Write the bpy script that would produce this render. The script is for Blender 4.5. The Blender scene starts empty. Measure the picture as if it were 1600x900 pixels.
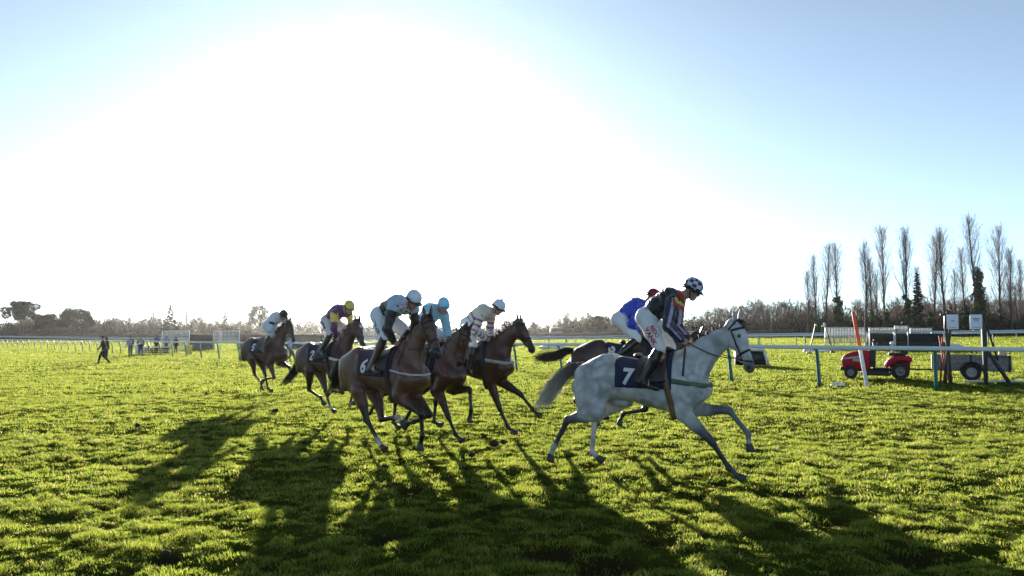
import bpy, math, random, time
import numpy as np
from math import sin, cos, pi, radians, sqrt, atan2
T0 = time.time()
rng = np.random.default_rng(7)
random.seed(7)
scene = bpy.context.scene
COL = scene.collection

# ------------------------------------------------------------------ camera
CAM_H = 1.75
F_PX = 1244.0
PITCH = math.atan(71.0 / F_PX)
cam_data = bpy.data.cameras.new('camera')
cam_data.sensor_width = 36.0
cam_data.lens = 36.0 * F_PX / 1600.0
cam_data.clip_start = 0.1
cam_data.clip_end = 6000.0
cam = bpy.data.objects.new('camera', cam_data)
COL.objects.link(cam)
cam.location = (0, 0, CAM_H)
cam.rotation_euler = (pi / 2 + PITCH, 0, 0)
scene.camera = cam
C0 = np.array([0.0, 0.0, CAM_H])

def ray(px, py):
    u = (px - 800.0) / F_PX
    v = (450.0 - py) / F_PX
    f = np.array([0, cos(PITCH), sin(PITCH)])
    up = np.array([0, -sin(PITCH), cos(PITCH)])
    r = np.array([u, 0, 0]) + up * v + f
    return r / np.linalg.norm(r)

def at_depth(px, py, Y):
    r = ray(px, py)
    return C0 + r * (Y / r[1])

# ------------------------------------------------------------------ sky + sun
SUN_DIR = ray(584, 300)
SUN_EL = math.asin(SUN_DIR[2])
SUN_AZ = math.atan2(SUN_DIR[0], SUN_DIR[1])
world = bpy.data.worlds.new("World")
scene.world = world
world.use_nodes = True
wn = world.node_tree.nodes
wl = world.node_tree.links
wn.clear()
sky = wn.new('ShaderNodeTexSky')
sky.sky_type = 'NISHITA'
sky.sun_disc = False
sky.sun_elevation = SUN_EL
sky.sun_rotation = SUN_AZ
sky.altitude = 0
sky.air_density = 0.5
sky.dust_density = 0.30
sky.ozone_density = 4.0
bg = wn.new('ShaderNodeBackground')
bg.inputs['Strength'].default_value = 0.072
out = wn.new('ShaderNodeOutputWorld')
tint = wn.new('ShaderNodeMix'); tint.data_type = 'RGBA'; tint.blend_type = 'MULTIPLY'; tint.inputs[0].default_value = 1.0
tint.inputs[7].default_value = (1.0, 1.12, 1.02, 1)
hsv = wn.new('ShaderNodeHueSaturation'); hsv.inputs['Saturation'].default_value = 0.62
wl.new(sky.outputs[0], hsv.inputs['Color']); wl.new(hsv.outputs[0], tint.inputs[6]); wl.new(tint.outputs[2], bg.inputs['Color'])
wl.new(bg.outputs[0], out.inputs['Surface'])

sun_data = bpy.data.lights.new('sun', 'SUN')
sun_data.energy = 5.0
sun_data.angle = radians(0.5)
sun_data.color = (1.0, 0.93, 0.80)
sun = bpy.data.objects.new('sun', sun_data)
COL.objects.link(sun)
from mathutils import Vector, Matrix
sun.rotation_euler = Vector(SUN_DIR).to_track_quat('Z', 'Y').to_euler()
sun.location = Vector(SUN_DIR) * 60

scene.view_settings.view_transform = 'Standard'
scene.view_settings.look = 'None'
scene.view_settings.exposure = 1.66
scene.view_settings.gamma = 1.0
scene.view_settings.use_curve_mapping = False
scene.render.engine = 'CYCLES'
scene.cycles.use_denoising = True
scene.cycles.max_bounces = 6
scene.cycles.diffuse_bounces = 3
scene.cycles.transmission_bounces = 3
scene.cycles.volume_bounces = 0
scene.cycles.caustics_reflective = False
scene.cycles.caustics_refractive = False

# ------------------------------------------------------------------ object helpers
def link(o, parent=None):
    COL.objects.link(o)
    if parent is not None:
        o.parent = parent
    return o

def tag(o, label=None, cat=None, group=None, kind=None):
    if label: o['label'] = label
    if cat: o['category'] = cat
    if group: o['group'] = group
    if kind: o['kind'] = kind
    return o

def empty(name, loc=(0, 0, 0), rz=0.0, label=None, cat=None, group=None):
    o = bpy.data.objects.new(name, None)
    o.empty_display_size = 0.2
    o.location = tuple(loc)
    o.rotation_euler = (0, 0, rz)
    link(o)
    return tag(o, label, cat, group)

def mesh_np(name, V, F, mat=None, parent=None, smooth=True, colors=None, mats=None, midx=None, attrs=None):
    """V (n,3); F list of arrays (m,k) or a single array"""
    V = np.asarray(V, dtype=np.float32)
    if isinstance(F, np.ndarray): F = [F]
    F = [np.asarray(f, dtype=np.int32) for f in F if len(f)]
    me = bpy.data.meshes.new(name)
    me.vertices.add(len(V))
    me.vertices.foreach_set('co', V.ravel())
    loops = np.concatenate([f.ravel() for f in F])
    sizes = np.concatenate([np.full(len(f), f.shape[1], dtype=np.int32) for f in F])
    starts = np.concatenate([[0], np.cumsum(sizes)[:-1]]).astype(np.int32)
    me.loops.add(len(loops))
    me.loops.foreach_set('vertex_index', loops)
    me.polygons.add(len(sizes))
    me.polygons.foreach_set('loop_start', starts)
    me.polygons.foreach_set('loop_total', sizes)
    if smooth:
        me.polygons.foreach_set('use_smooth', np.ones(len(sizes), dtype=bool))
    if midx is not None:
        me.polygons.foreach_set('material_index', np.asarray(midx, dtype=np.int32))
    me.update(calc_edges=True)
    me.validate()
    if colors is not None:
        c = np.ones((len(V), 4), dtype=np.float32)
        c[:, :3] = colors
        a = me.color_attributes.new('Col', 'FLOAT_COLOR', 'POINT')
        a.data.foreach_set('color', c.ravel())
    if attrs:
        for k, v in attrs.items():
            a = me.attributes.new(k, 'FLOAT', 'POINT')
            a.data.foreach_set('value', np.asarray(v, dtype=np.float32))
    if mats:
        for m in mats: me.materials.append(m)
    elif mat is not None:
        me.materials.append(mat)
    o = bpy.data.objects.new(name, me)
    link(o, parent)
    return o

class MB:
    """collects simple solids, then links them as ONE mesh object"""
    def __init__(s):
        s.v = []; s.f3 = []; s.f4 = []; s.n = 0; s.c = []
    def add(s, V, F, col=None):
        V = np.asarray(V, dtype=float)
        F = np.asarray(F, dtype=int)
        if F.shape[1] == 3: s.f3.append(F + s.n)
        else: s.f4.append(F + s.n)
        s.v.append(V); s.n += len(V)
        s.c.append(np.tile(np.array(col if col is not None else (1, 1, 1), dtype=float), (len(V), 1)))
        return s
    def box(s, c, size, rz=0, rx=0, ry=0, col=None, bev=0.0):
        x, y, z = np.array(size) / 2.0
        P = np.array([[-x, -y, -z], [x, -y, -z], [x, y, -z], [-x, y, -z], [-x, -y, z], [x, -y, z], [x, y, z], [-x, y, z]])
        R = np.array(Matrix.Rotation(rz, 3, 'Z') @ Matrix.Rotation(ry, 3, 'Y') @ Matrix.Rotation(rx, 3, 'X'))
        P = P @ R.T + np.array(c)
        return s.add(P, [[0, 3, 2, 1], [4, 5, 6, 7], [0, 1, 5, 4], [1, 2, 6, 5], [2, 3, 7, 6], [3, 0, 4, 7]], col)
    def beam(s, a, b, w, h, up=(0, 0, 1), col=None):
        a = np.array(a, float); b = np.array(b, float)
        d = b - a; L = np.linalg.norm(d); d /= L
        u = np.array(up, float); l = np.cross(u, d)
        if np.linalg.norm(l) < 1e-4: l = np.cross((1, 0, 0), d)
        l /= np.linalg.norm(l); u = np.cross(d, l)
        P = []
        for q in (a, b):
            for sx, sy in ((-1, -1), (1, -1), (1, 1), (-1, 1)):
                P.append(q + l * sx * w / 2 + u * sy * h / 2)
        return s.add(P, [[0, 3, 2, 1], [4, 5, 6, 7], [0, 1, 5, 4], [1, 2, 6, 5], [2, 3, 7, 6], [3, 0, 4, 7]], col)
    def tube(s, pts, r, n=8, col=None, flat=1.0, caps=True, up=(0, 0, 1)):
        pts = np.asarray(pts, float); m = len(pts)
        r = np.broadcast_to(np.asarray(r, float), (m,))
        tang = np.gradient(pts, axis=0)
        tang /= np.linalg.norm(tang, axis=1)[:, None] + 1e-9
        u0 = np.array(up, float)
        V = []
        for i in range(m):
            t = tang[i]; a = np.cross(u0, t)
            if np.linalg.norm(a) < 1e-3: a = np.cross((1.0, 0.1, 0), t)
            a /= np.linalg.norm(a); b = np.cross(t, a)
            th = np.arange(n) * 2 * pi / n
            V.append(pts[i] + r[i] * (np.cos(th)[:, None] * a + flat * np.sin(th)[:, None] * b))
        V = np.concatenate(V)
        F = []
        for i in range(m - 1):
            for j in range(n):
                k = (j + 1) % n
                F.append([i * n + j, i * n + k, (i + 1) * n + k, (i + 1) * n + j])
        s.add(V, F, col)
        if caps:
            s.f3.append(np.array([[s.n - m * n + 0, s.n - m * n + (j + 1), s.n - m * n + j] for j in range(1, n - 1)]))
            e = s.n - n
            s.f3.append(np.array([[e, e + j, e + j + 1] for j in range(1, n - 1)]))
        return s
    def lathe(s, c, axis, prof, n=20, col=None):
        """prof: list of (along, radius)"""
        ax = np.array(axis, float); ax /= np.linalg.norm(ax)
        a = np.cross(ax, (0, 0, 1.0))
        if np.linalg.norm(a) < 1e-3: a = np.array([1.0, 0, 0])
        a /= np.linalg.norm(a); b = np.cross(ax, a)
        th = np.arange(n) * 2 * pi / n
        V = np.concatenate([np.array(c) + ax * h + r * (np.cos(th)[:, None] * a + np.sin(th)[:, None] * b) for h, r in prof])
        F = []
        for i in range(len(prof) - 1):
            for j in range(n):
                k = (j + 1) % n
                F.append([i * n + j, i * n + k, (i + 1) * n + k, (i + 1) * n + j])
        return s.add(V, F, col)
    def ellipsoid(s, c, r, n=12, m=8, R=None, col=None):
        th = np.arange(n) * 2 * pi / n
        V = []; F = []
        for i in range(m + 1):
            ph = pi * i / m
            V.append(np.stack([r[0] * sin(ph) * np.cos(th), r[1] * sin(ph) * np.sin(th), np.full(n, r[2] * cos(ph))], 1))
        V = np.concatenate(V)
        if R is not None: V = V @ np.asarray(R).T
        V = V + np.array(c)
        for i in range(m):
            for j in range(n):
                k = (j + 1) % n
                F.append([i * n + j, (i + 1) * n + j, (i + 1) * n + k, i * n + k])
        return s.add(V, F, col)
    def prism(s, poly, axis, t0, t1, col=None):
        """poly: 2D outline; extruded between t0 and t1 along axis 'x','y' or 'z'"""
        poly = np.asarray(poly, float); n = len(poly)
        V = []
        for t in (t0, t1):
            for a, b in poly:
                V.append({'y': (a, t, b), 'x': (t, a, b), 'z': (a, b, t)}[axis])
        s.add(V, [[j, (j + 1) % n, n + (j + 1) % n, n + j] for j in range(n)], col)
        base = s.n - 2 * n
        c0 = poly.mean(0)
        cv = [{'y': (c0[0], t, c0[1]), 'x': (t, c0[0], c0[1]), 'z': (c0[0], c0[1], t)}[axis] for t in (t0, t1)]
        s.v.append(np.array(cv, float)); s.c.append(np.tile(np.array(col if col is not None else (1, 1, 1), float), (2, 1)))
        s.f3.append(np.array([[base + (j + 1) % n, base + j, s.n] for j in range(n)]))
        s.f3.append(np.array([[base + n + j, base + n + (j + 1) % n, s.n + 1] for j in range(n)]))
        s.n += 2
        return s
    def arrays(s):
        F = []
        if s.f4: F.append(np.concatenate(s.f4))
        if s.f3: F.append(np.concatenate(s.f3))
        return np.concatenate(s.v), F
    def build(s, name, mat, parent=None, smooth=False, colors=False, bevel=0.0):
        V, F = s.arrays()
        o = mesh_np(name, V, F, mat, parent, smooth, colors=np.concatenate(s.c) if colors else None)
        if smooth == 'auto' or bevel > 0:
            pass
        if bevel > 0:
            md = o.modifiers.new('bevel', 'BEVEL'); md.width = bevel; md.segments = 2; md.limit_method = 'ANGLE'
            md.angle_limit = radians(40)
        return o

# ------------------------------------------------------------------ materials
MATS = {}
def mat(name, col=(0.5, 0.5, 0.5), rough=0.7, metal=0.0, var=0.12, scale=12.0, bump=0.15, spec=0.5, attr=False, coat=0.0,
        trans=0.0, bscale=None, dirt=None, sheen=0.0):
    if name in MATS: return MATS[name]
    m = bpy.data.materials.new(name); m.use_nodes = True
    N = m.node_tree.nodes; L = m.node_tree.links
    p = N['Principled BSDF']
    p.inputs['Roughness'].default_value = rough
    p.inputs['Metallic'].default_value = metal
    p.inputs['Specular IOR Level'].default_value = spec
    p.inputs['Coat Weight'].default_value = coat
    if sheen: p.inputs['Sheen Weight'].default_value = sheen
    tc = N.new('ShaderNodeTexCoord')
    no = N.new('ShaderNodeTexNoise'); no.inputs['Scale'].default_value = scale; no.inputs['Detail'].default_value = 5
    L.new(tc.outputs['Object'], no.inputs['Vector'])
    mr = N.new('ShaderNodeMapRange')
    mr.inputs['From Min'].default_value = 0.3; mr.inputs['From Max'].default_value = 0.7
    mr.inputs['To Min'].default_value = 1 - var; mr.inputs['To Max'].default_value = 1 + var
    L.new(no.outputs['Fac'], mr.inputs['Value'])
    mx = N.new('ShaderNodeMix'); mx.data_type = 'RGBA'; mx.blend_type = 'MULTIPLY'; mx.inputs[0].default_value = 1.0
    if attr:
        at = N.new('ShaderNodeAttribute'); at.attribute_name = 'Col'
        L.new(at.outputs['Color'], mx.inputs[6])
    else:
        mx.inputs[6].default_value = (*col, 1)
    L.new(mr.outputs[0], mx.inputs[7])
    last = mx.outputs[2]
    if dirt is not None:
        n2 = N.new('ShaderNodeTexNoise'); n2.inputs['Scale'].default_value = scale * 0.35; n2.inputs['Detail'].default_value = 8
        L.new(tc.outputs['Object'], n2.inputs['Vector'])
        m3 = N.new('ShaderNodeMapRange'); m3.inputs['From Min'].default_value = 0.52; m3.inputs['From Max'].default_value = 0.72
        m3.inputs['To Max'].default_value = 0.8
        L.new(n2.outputs['Fac'], m3.inputs['Value'])
        m4 = N.new('ShaderNodeMix'); m4.data_type = 'RGBA'
        L.new(m3.outputs[0], m4.inputs[0]); L.new(last, m4.inputs[6]); m4.inputs[7].default_value = (*dirt, 1)
        last = m4.outputs[2]
    L.new(last, p.inputs['Base Color'])
    if bump > 0:
        b = N.new('ShaderNodeBump'); b.inputs['Strength'].default_value = bump; b.inputs['Distance'].default_value = 0.01
        n3 = N.new('ShaderNodeTexNoise'); n3.inputs['Scale'].default_value = bscale or scale * 4; n3.inputs['Detail'].default_value = 3
        L.new(tc.outputs['Object'], n3.inputs['Vector'])
        L.new(n3.outputs['Fac'], b.inputs['Height']); L.new(b.outputs[0], p.inputs['Normal'])
    if trans > 0:
        tr = N.new('ShaderNodeBsdfTranslucent'); L.new(last, tr.inputs['Color'])
        ms = N.new('ShaderNodeMixShader'); ms.inputs[0].default_value = trans
        L.new(p.outputs[0], ms.inputs[1]); L.new(tr.outputs[0], ms.inputs[2])
        L.new(ms.outputs[0], N['Material Output'].inputs['Surface'])
    MATS[name] = m
    return m

# ------------------------------------------------------------------ value noise
def vnoise(x, y, seed=0):
    xi = np.floor(x).astype(np.int64); yi = np.floor(y).astype(np.int64)
    xf = x - xi; yf = y - yi
    def h(a, b):
        n = (a * 374761393 + b * 668265263 + seed * 1442695041) & 0xffffffff
        n = ((n ^ (n >> 13)) * 1274126177) & 0xffffffff
        n = (n ^ (n >> 16)) & 0xffffffff
        return n / 4294967295.0
    sx = xf * xf * (3 - 2 * xf); sy = yf * yf * (3 - 2 * yf)
    a = h(xi, yi) * (1 - sx) + h(xi + 1, yi) * sx
    b = h(xi, yi + 1) * (1 - sx) + h(xi + 1, yi + 1) * sx
    return a * (1 - sy) + b * sy

def fbm(x, y, oct=3, seed=0):
    s = 0; a = 1; t = 0
    for i in range(oct):
        s = s + a * vnoise(x * 2 ** i + 17.3 * i, y * 2 ** i - 9.1 * i, seed + i); t += a; a *= 0.5
    return s / t

def sstep(a, b, x):
    t = np.clip((x - a) / (b - a), 0, 1)
    return t * t * (3 - 2 * t)

def terrain_base(x, y):
    """gentle cross fall of the course: lower to the far left, higher to the far right"""
    x = np.asarray(x, float); y = np.asarray(y, float)
    s = sstep(14, 34, y)
    l = 0.006 * np.clip(x, -85, 0) * (1 - sstep(130, 230, y))
    r = 0.015 * np.clip(x, 0, 85)
    return s * (l + r)

def tz(x, y):
    return float(terrain_base(x, y))
# ------------------------------------------------------------------ implicit surfaces -> one continuous skin
def nrm(v):
    v = np.asarray(v, float); return v / (np.linalg.norm(v) + 1e-12)

def V3(*a): return np.array(a, float)

class Seg:
    """tapered elliptical limb piece between A and B. a: radius along n (in plane), b: radius along l (lateral)"""
    def __init__(s, A, B, a0, a1, b0=None, b1=None, lat=(0, 1, 0), k=0.03, col='coat', cap=1.0):
        s.A = np.array(A, float); s.B = np.array(B, float)
        d = s.B - s.A; s.L = max(np.linalg.norm(d), 1e-4)
        s.u = d / s.L if np.linalg.norm(d) > 1e-4 else V3(0, 0, 1)
        lat = np.array(lat, float); lat = lat - s.u * lat.dot(s.u)
        if np.linalg.norm(lat) < 1e-3: lat = np.cross(s.u, (1, 0, 0))
        s.l = nrm(lat); s.n = np.cross(s.u, s.l)
        s.a0, s.a1 = a0, a1
        s.b0 = a0 if b0 is None else b0; s.b1 = a1 if b1 is None else b1
        s.k = k; s.col = col; s.cap = cap
    def bbox(s):
        r = max(s.a0, s.a1, s.b0, s.b1)
        return np.minimum(s.A, s.B) - r, np.maximum(s.A, s.B) + r
    def d(s, P):
        q = P - s.A
        al = q @ s.u
        t = np.clip(al / s.L, 0, 1)
        over = al - t * s.L
        a = s.a0 + (s.a1 - s.a0) * t; b = s.b0 + (s.b1 - s.b0) * t
        c = np.minimum(a, b) * s.cap
        x = (q @ s.n); y = (q @ s.l)
        k0 = np.sqrt((x / a) ** 2 + (y / b) ** 2 + (over / c) ** 2) + 1e-9
        k1 = np.sqrt((x / a ** 2) ** 2 + (y / b ** 2) ** 2 + (over / c ** 2) ** 2) + 1e-9
        return k0 * (k0 - 1) / k1

class Loft:
    """trunk: table rows (u, top, bottom, half width, egg) in a frame at O rotated by pitch in the xz plane"""
    def __init__(s, O, pitch, table, sc=1.0, k=0.04, col='coat', wide=1.0):
        s.O = np.array(O, float); s.p = pitch; s.k = k; s.col = col
        T = np.array(table, float)
        u = np.linspace(T[0, 0], T[-1, 0], 160)
        s.u = u * sc
        cols = []
        for j in range(1, 5):
            c = np.interp(u, T[:, 0], T[:, j])
            w = np.ones(7) / 7
            c2 = np.convolve(np.pad(c, 3, mode='edge'), w, 'valid')
            cols.append(c2)
        s.top, s.bot, s.w = cols[0] * sc, cols[1] * sc, cols[2] * sc * wide
        s.e = cols[3]
        s.sc = sc
    def bbox(s):
        r = 1.5 * s.sc
        return s.O - V3(r, 0.4, 1.0), s.O + V3(0.75, 0.4, 0.4)
    def loc(s, u, w, y=0.0):
        u *= s.sc; w *= s.sc; y *= s.sc
        return s.O + V3(u * cos(s.p) - w * sin(s.p), y, u * sin(s.p) + w * cos(s.p))
    def d(s, P):
        q = P - s.O
        u = q[:, 0] * cos(s.p) + q[:, 2] * sin(s.p)
        w = -q[:, 0] * sin(s.p) + q[:, 2] * cos(s.p)
        uc = np.clip(u, s.u[0], s.u[-1])
        top = np.interp(uc, s.u, s.top); bot = np.interp(uc, s.u, s.bot); hw = np.interp(uc, s.u, s.w); e = np.interp(uc, s.u, s.e)
        h = (top - bot) / 2; c = (top + bot) / 2
        z = w - c
        hw2 = hw * (1 - e * np.clip(z / h, -1, 1))
        ov = np.abs(u - uc)
        r = np.minimum(h, hw2) * 0.6 + 0.01
        k0 = np.sqrt((z / h) ** 2 + (q[:, 1] / hw2) ** 2 + (ov / r) ** 2) + 1e-9
        k1 = np.sqrt((z / h ** 2) ** 2 + (q[:, 1] / hw2 ** 2) ** 2 + (ov / r ** 2) ** 2) + 1e-9
        return k0 * (k0 - 1) / k1

class Field:
    def __init__(s, prims, h, infl=0.0, neg=None, clip=None):
        s.h = h
        lo = np.min([p.bbox()[0] for p in prims], 0) - 0.06 - infl
        hi = np.max([p.bbox()[1] for p in prims], 0) + 0.06 + infl
        n = np.ceil((hi - lo) / h).astype(int) + 1
        s.lo = lo; s.n = n
        G = np.full(tuple(n), 0.25, dtype=np.float64)
        ax = [lo[i] + np.arange(n[i]) * h for i in range(3)]
        s.ax = ax
        for p in prims:
            m = p.k * 1.1 + infl + 0.03
            a, b = p.bbox()
            i0 = np.maximum(((a - m - lo) / h).astype(int), 0)
            i1 = np.minimum(((b + m - lo) / h).astype(int) + 2, n)
            X, Y, Z = np.meshgrid(ax[0][i0[0]:i1[0]], ax[1][i0[1]:i1[1]], ax[2][i0[2]:i1[2]], indexing='ij')
            P = np.stack([X.ravel(), Y.ravel(), Z.ravel()], 1)
            dd = p.d(P).reshape(X.shape) - infl
            sub = G[i0[0]:i1[0], i0[1]:i1[1], i0[2]:i1[2]]
            k = p.k
            hh = np.maximum(k - np.abs(sub - dd), 0) / k
            G[i0[0]:i1[0], i0[1]:i1[1], i0[2]:i1[2]] = np.minimum(sub, dd) - hh * hh * k * 0.25
        if neg:
            for p in neg:
                m = 0.03 + getattr(p, 'negk', 0.012)
                a, b = p.bbox()
                i0 = np.maximum(((a - m - lo) / h).astype(int), 0)
                i1 = np.minimum(((b + m - lo) / h).astype(int) + 2, n)
                if np.any(i1 <= i0): continue
                X, Y, Z = np.meshgrid(ax[0][i0[0]:i1[0]], ax[1][i0[1]:i1[1]], ax[2][i0[2]:i1[2]], indexing='ij')
                P = np.stack([X.ravel(), Y.ravel(), Z.ravel()], 1)
                dd = -p.d(P).reshape(X.shape)
                sub = G[i0[0]:i1[0], i0[1]:i1[1], i0[2]:i1[2]]
                k = getattr(p, 'negk', 0.012)
                hh = np.maximum(k - np.abs(sub - dd), 0) / k
                G[i0[0]:i1[0], i0[1]:i1[1], i0[2]:i1[2]] = np.maximum(sub, dd) + hh * hh * k * 0.25
        if clip is not None:
            X, Y, Z = np.meshgrid(*ax, indexing='ij')
            for (pt, no) in clip:      # keep the side where (p-pt).no < 0
                no = nrm(no)
                G = np.maximum(G, (X - pt[0]) * no[0] + (Y - pt[1]) * no[1] + (Z - pt[2]) * no[2])
        G[0] = 0.25; G[-1] = 0.25; G[:, 0] = 0.25; G[:, -1] = 0.25; G[:, :, 0] = 0.25; G[:, :, -1] = 0.25
        s.G = G
    def sample(s, P):
        q = (np.atleast_2d(P) - s.lo) / s.h
        i = np.clip(np.floor(q).astype(int), 0, s.n - 2)
        f = np.clip(q - i, 0, 1)
        G = s.G; r = 0
        for a in (0, 1):
            for b in (0, 1):
                for c in (0, 1):
                    w = (f[:, 0] if a else 1 - f[:, 0]) * (f[:, 1] if b else 1 - f[:, 1]) * (f[:, 2] if c else 1 - f[:, 2])
                    r = r + w * G[i[:, 0] + a, i[:, 1] + b, i[:, 2] + c]
        outside = np.any((q < 0) | (q > s.n - 1), axis=1)
        return np.where(outside, 0.25, r)
    def hit(s, P, D, maxd=1.0, off=0.0, steps=90):
        """march from P along D until the skin; returns the points lifted back by off"""
        P = np.atleast_2d(P).astype(float); D = np.broadcast_to(np.atleast_2d(D).astype(float), P.shape)
        D = D / np.linalg.norm(D, axis=1)[:, None]
        st = maxd / steps
        t = np.zeros(len(P)); done = np.zeros(len(P), bool)
        for i in range(steps):
            v = s.sample(P + D * t[:, None])
            done |= v < 0
            t = np.where(done, t, t + st)
        lo = np.maximum(t - st, 0); hi = t.copy()
        for i in range(8):
            mid = (lo + hi) / 2
            v = s.sample(P + D * mid[:, None])
            hi = np.where(v < 0, mid, hi); lo = np.where(v < 0, lo, mid)
        return P + D * (hi - off)[:, None], done
    def mesh(s, smooth=1):
        G = s.G; n = s.n
        S = G < 0
        # active cells
        c = np.zeros(tuple(n - 1), dtype=np.int8)
        for a in (0, 1):
            for b in (0, 1):
                for d in (0, 1):
                    c += S[a:n[0] - 1 + a, b:n[1] - 1 + b, d:n[2] - 1 + d]
        act = (c > 0) & (c < 8)
        idx = np.full(act.shape, -1, dtype=np.int64)
        cells = np.argwhere(act)
        idx[act] = np.arange(len(cells))
        acc = np.zeros((len(cells), 3)); cnt = np.zeros(len(cells))
        corners = [(a, b, d) for a in (0, 1) for b in (0, 1) for d in (0, 1)]
        for i, A in enumerate(corners):
            for B in corners[i + 1:]:
                if sum(abs(A[q] - B[q]) for q in range(3)) != 1: continue
                ga = G[cells[:, 0] + A[0], cells[:, 1] + A[1], cells[:, 2] + A[2]]
                gb = G[cells[:, 0] + B[0], cells[:, 1] + B[1], cells[:, 2] + B[2]]
                m = (ga < 0) != (gb < 0)
                t = np.where(m, ga / np.where(m, ga - gb, 1), 0)
                p = np.array(A) + (np.array(B) - np.array(A)) * t[:, None]
                acc += p * m[:, None]; cnt += m
        V = s.lo + (cells + acc / cnt[:, None]) * s.h
        F = []
        for ax in range(3):
            o1, o2 = [(1, 2), (2, 0), (0, 1)][ax]
            sl0 = [slice(1, n[q] - 1) for q in range(3)]; sl0[ax] = slice(0, n[ax] - 1)
            sl1 = list(sl0); sl1[ax] = slice(1, n[ax])
            a = S[tuple(sl0)]; b = S[tuple(sl1)]
            e = np.argwhere(a != b)
            if not len(e): continue
            av = a[e[:, 0], e[:, 1], e[:, 2]]
            e = e + np.array([0 if q == ax else 1 for q in range(3)])
            d1 = np.zeros(3, int); d1[o1] = 1
            d2 = np.zeros(3, int); d2[o2] = 1
            q0 = idx[tuple((e - d1 - d2).T)]; q1 = idx[tuple((e - d2).T)]; q2 = idx[tuple(e.T)]; q3 = idx[tuple((e - d1).T)]
            Q = np.stack([q0, q1, q2, q3], 1)
            Q[~av] = Q[~av][:, ::-1]
            F.append(Q)
        F = np.concatenate(F)
        for _ in range(smooth):
            E = np.concatenate([F[:, [0, 1]], F[:, [1, 2]], F[:, [2, 3]], F[:, [3, 0]]])
            A = np.zeros_like(V); N = np.zeros(len(V))
            for j in range(3):
                A[:, j] = np.bincount(E[:, 0], V[E[:, 1], j], len(V)) + np.bincount(E[:, 1], V[E[:, 0], j], len(V))
            N = np.bincount(E[:, 0], minlength=len(V)) + np.bincount(E[:, 1], minlength=len(V))
            V = V * 0.5 + 0.5 * A / N[:, None]
        return V, F

def blend_colors(V, prims, palette, sig=0.018):
    W = np.zeros(len(V)); C = np.zeros((len(V), 3))
    for p in prims:
        d = p.d(V)
        w = np.exp(-np.clip(d, -0.05, 1.5) / sig)
        c = palette[p.col]
        if callable(c): cc = c(V)
        else: cc = np.array(c)[None, :]
        W += w; C += w[:, None] * cc
    return C / W[:, None]

def band(name, pts, nor, width_dir, width, thick, material, parent, closed=False):
    """a strap lying on a surface: pts (n,3), nor outward normals, width direction"""
    pts = np.asarray(pts, float); nor = np.asarray(nor, float)
    n = len(pts)
    if np.ndim(width_dir) == 1: width_dir = np.broadcast_to(width_dir, pts.shape)
    wd = width_dir - nor * np.sum(width_dir * nor, 1)[:, None]
    wd /= np.linalg.norm(wd, axis=1)[:, None] + 1e-9
    a = pts - wd * width / 2; b = pts + wd * width / 2
    V = np.concatenate([a, b, b + nor * thick, a + nor * thick])
    F = []
    rngi = range(n if closed else n - 1)
    for i in rngi:
        j = (i + 1) % n
        for q in range(4):
            r = (q + 1) % 4
            F.append([q * n + i, r * n + i, r * n + j, q * n + j])
    return mesh_np(name, V, np.array(F), material, parent, smooth=False)

def text_mesh(body, size=1.0, bold=0.0, shear=0.0):
    cu = bpy.data.curves.new('txt', 'FONT'); cu.body = body; cu.size = size
    cu.resolution_u = 3; cu.offset = bold; cu.shear = shear
    cu.align_x = 'CENTER'; cu.align_y = 'CENTER'
    o = bpy.data.objects.new('txt', cu)
    me = o.to_mesh()
    me.calc_loop_triangles()
    V = np.array([v.co[:] for v in me.vertices])
    F = np.array([t.vertices[:] for t in me.loop_triangles])
    o.to_mesh_clear()
    bpy.data.objects.remove(o); bpy.data.curves.remove(cu)
    # split long triangles once or twice so that lettering can follow a curved surface
    for _ in range(2):
        mids = {}
        NF = []; VV = list(map(tuple, V))
        def mid(i, j):
            k = (min(i, j), max(i, j))
            if k not in mids:
                mids[k] = len(VV); VV.append(tuple((np.array(VV[i]) + np.array(VV[j])) / 2))
            return mids[k]
        for a, b, c in F:
            ab, bc, ca = mid(a, b), mid(b, c), mid(c, a)
            NF += [[a, ab, ca], [b, bc, ab], [c, ca, bc], [ab, bc, ca]]
        V = np.array(VV); F = np.array(NF)
    return V, F
# ------------------------------------------------------------------ the turf
_r = np.random.default_rng(99)
def _g(px, py):
    r_ = ray(px, py); t = -CAM_H / r_[2]; return C0[0] + r_[0] * t, C0[1] + r_[1] * t
DIV = [(*_g(px, py), rr) for px, py, rr in ((262, 868, 0.16), (690, 818, 0.2), (610, 838, 0.22), (735, 705, 0.16), (775, 690, 0.2), (1235, 770, 0.3), (1010, 765, 0.2), (860, 860, 0.3),
        (480, 790, 0.14), (230, 700, 0.12), (1290, 810, 0.25), (1430, 860, 0.3), (950, 880, 0.35), (420, 880, 0.14), (640, 760, 0.18), (560, 700, 0.1), (1040, 842, 0.24), (350, 770, 0.15))]
for _i in range(170):
    _y = sqrt(_r.uniform(36, 900)); DIV.append((_r.uniform(-0.7, 0.7) * _y, _y, _r.uniform(0.04, 0.13)))
DIV = np.array(DIV)
def mud(x, y):
    m = np.zeros(np.shape(x))
    for dx, dy, rr in DIV:
        s_ = (np.abs(x - dx) < rr * 3) & (np.abs(y - dy) < rr * 3)
        if np.any(s_):
            d = np.hypot(x[s_] - dx, (y[s_] - dy)) / rr
            m[s_] = np.maximum(m[s_], np.exp(-d ** 2 * 1.3))
    return m

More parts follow.
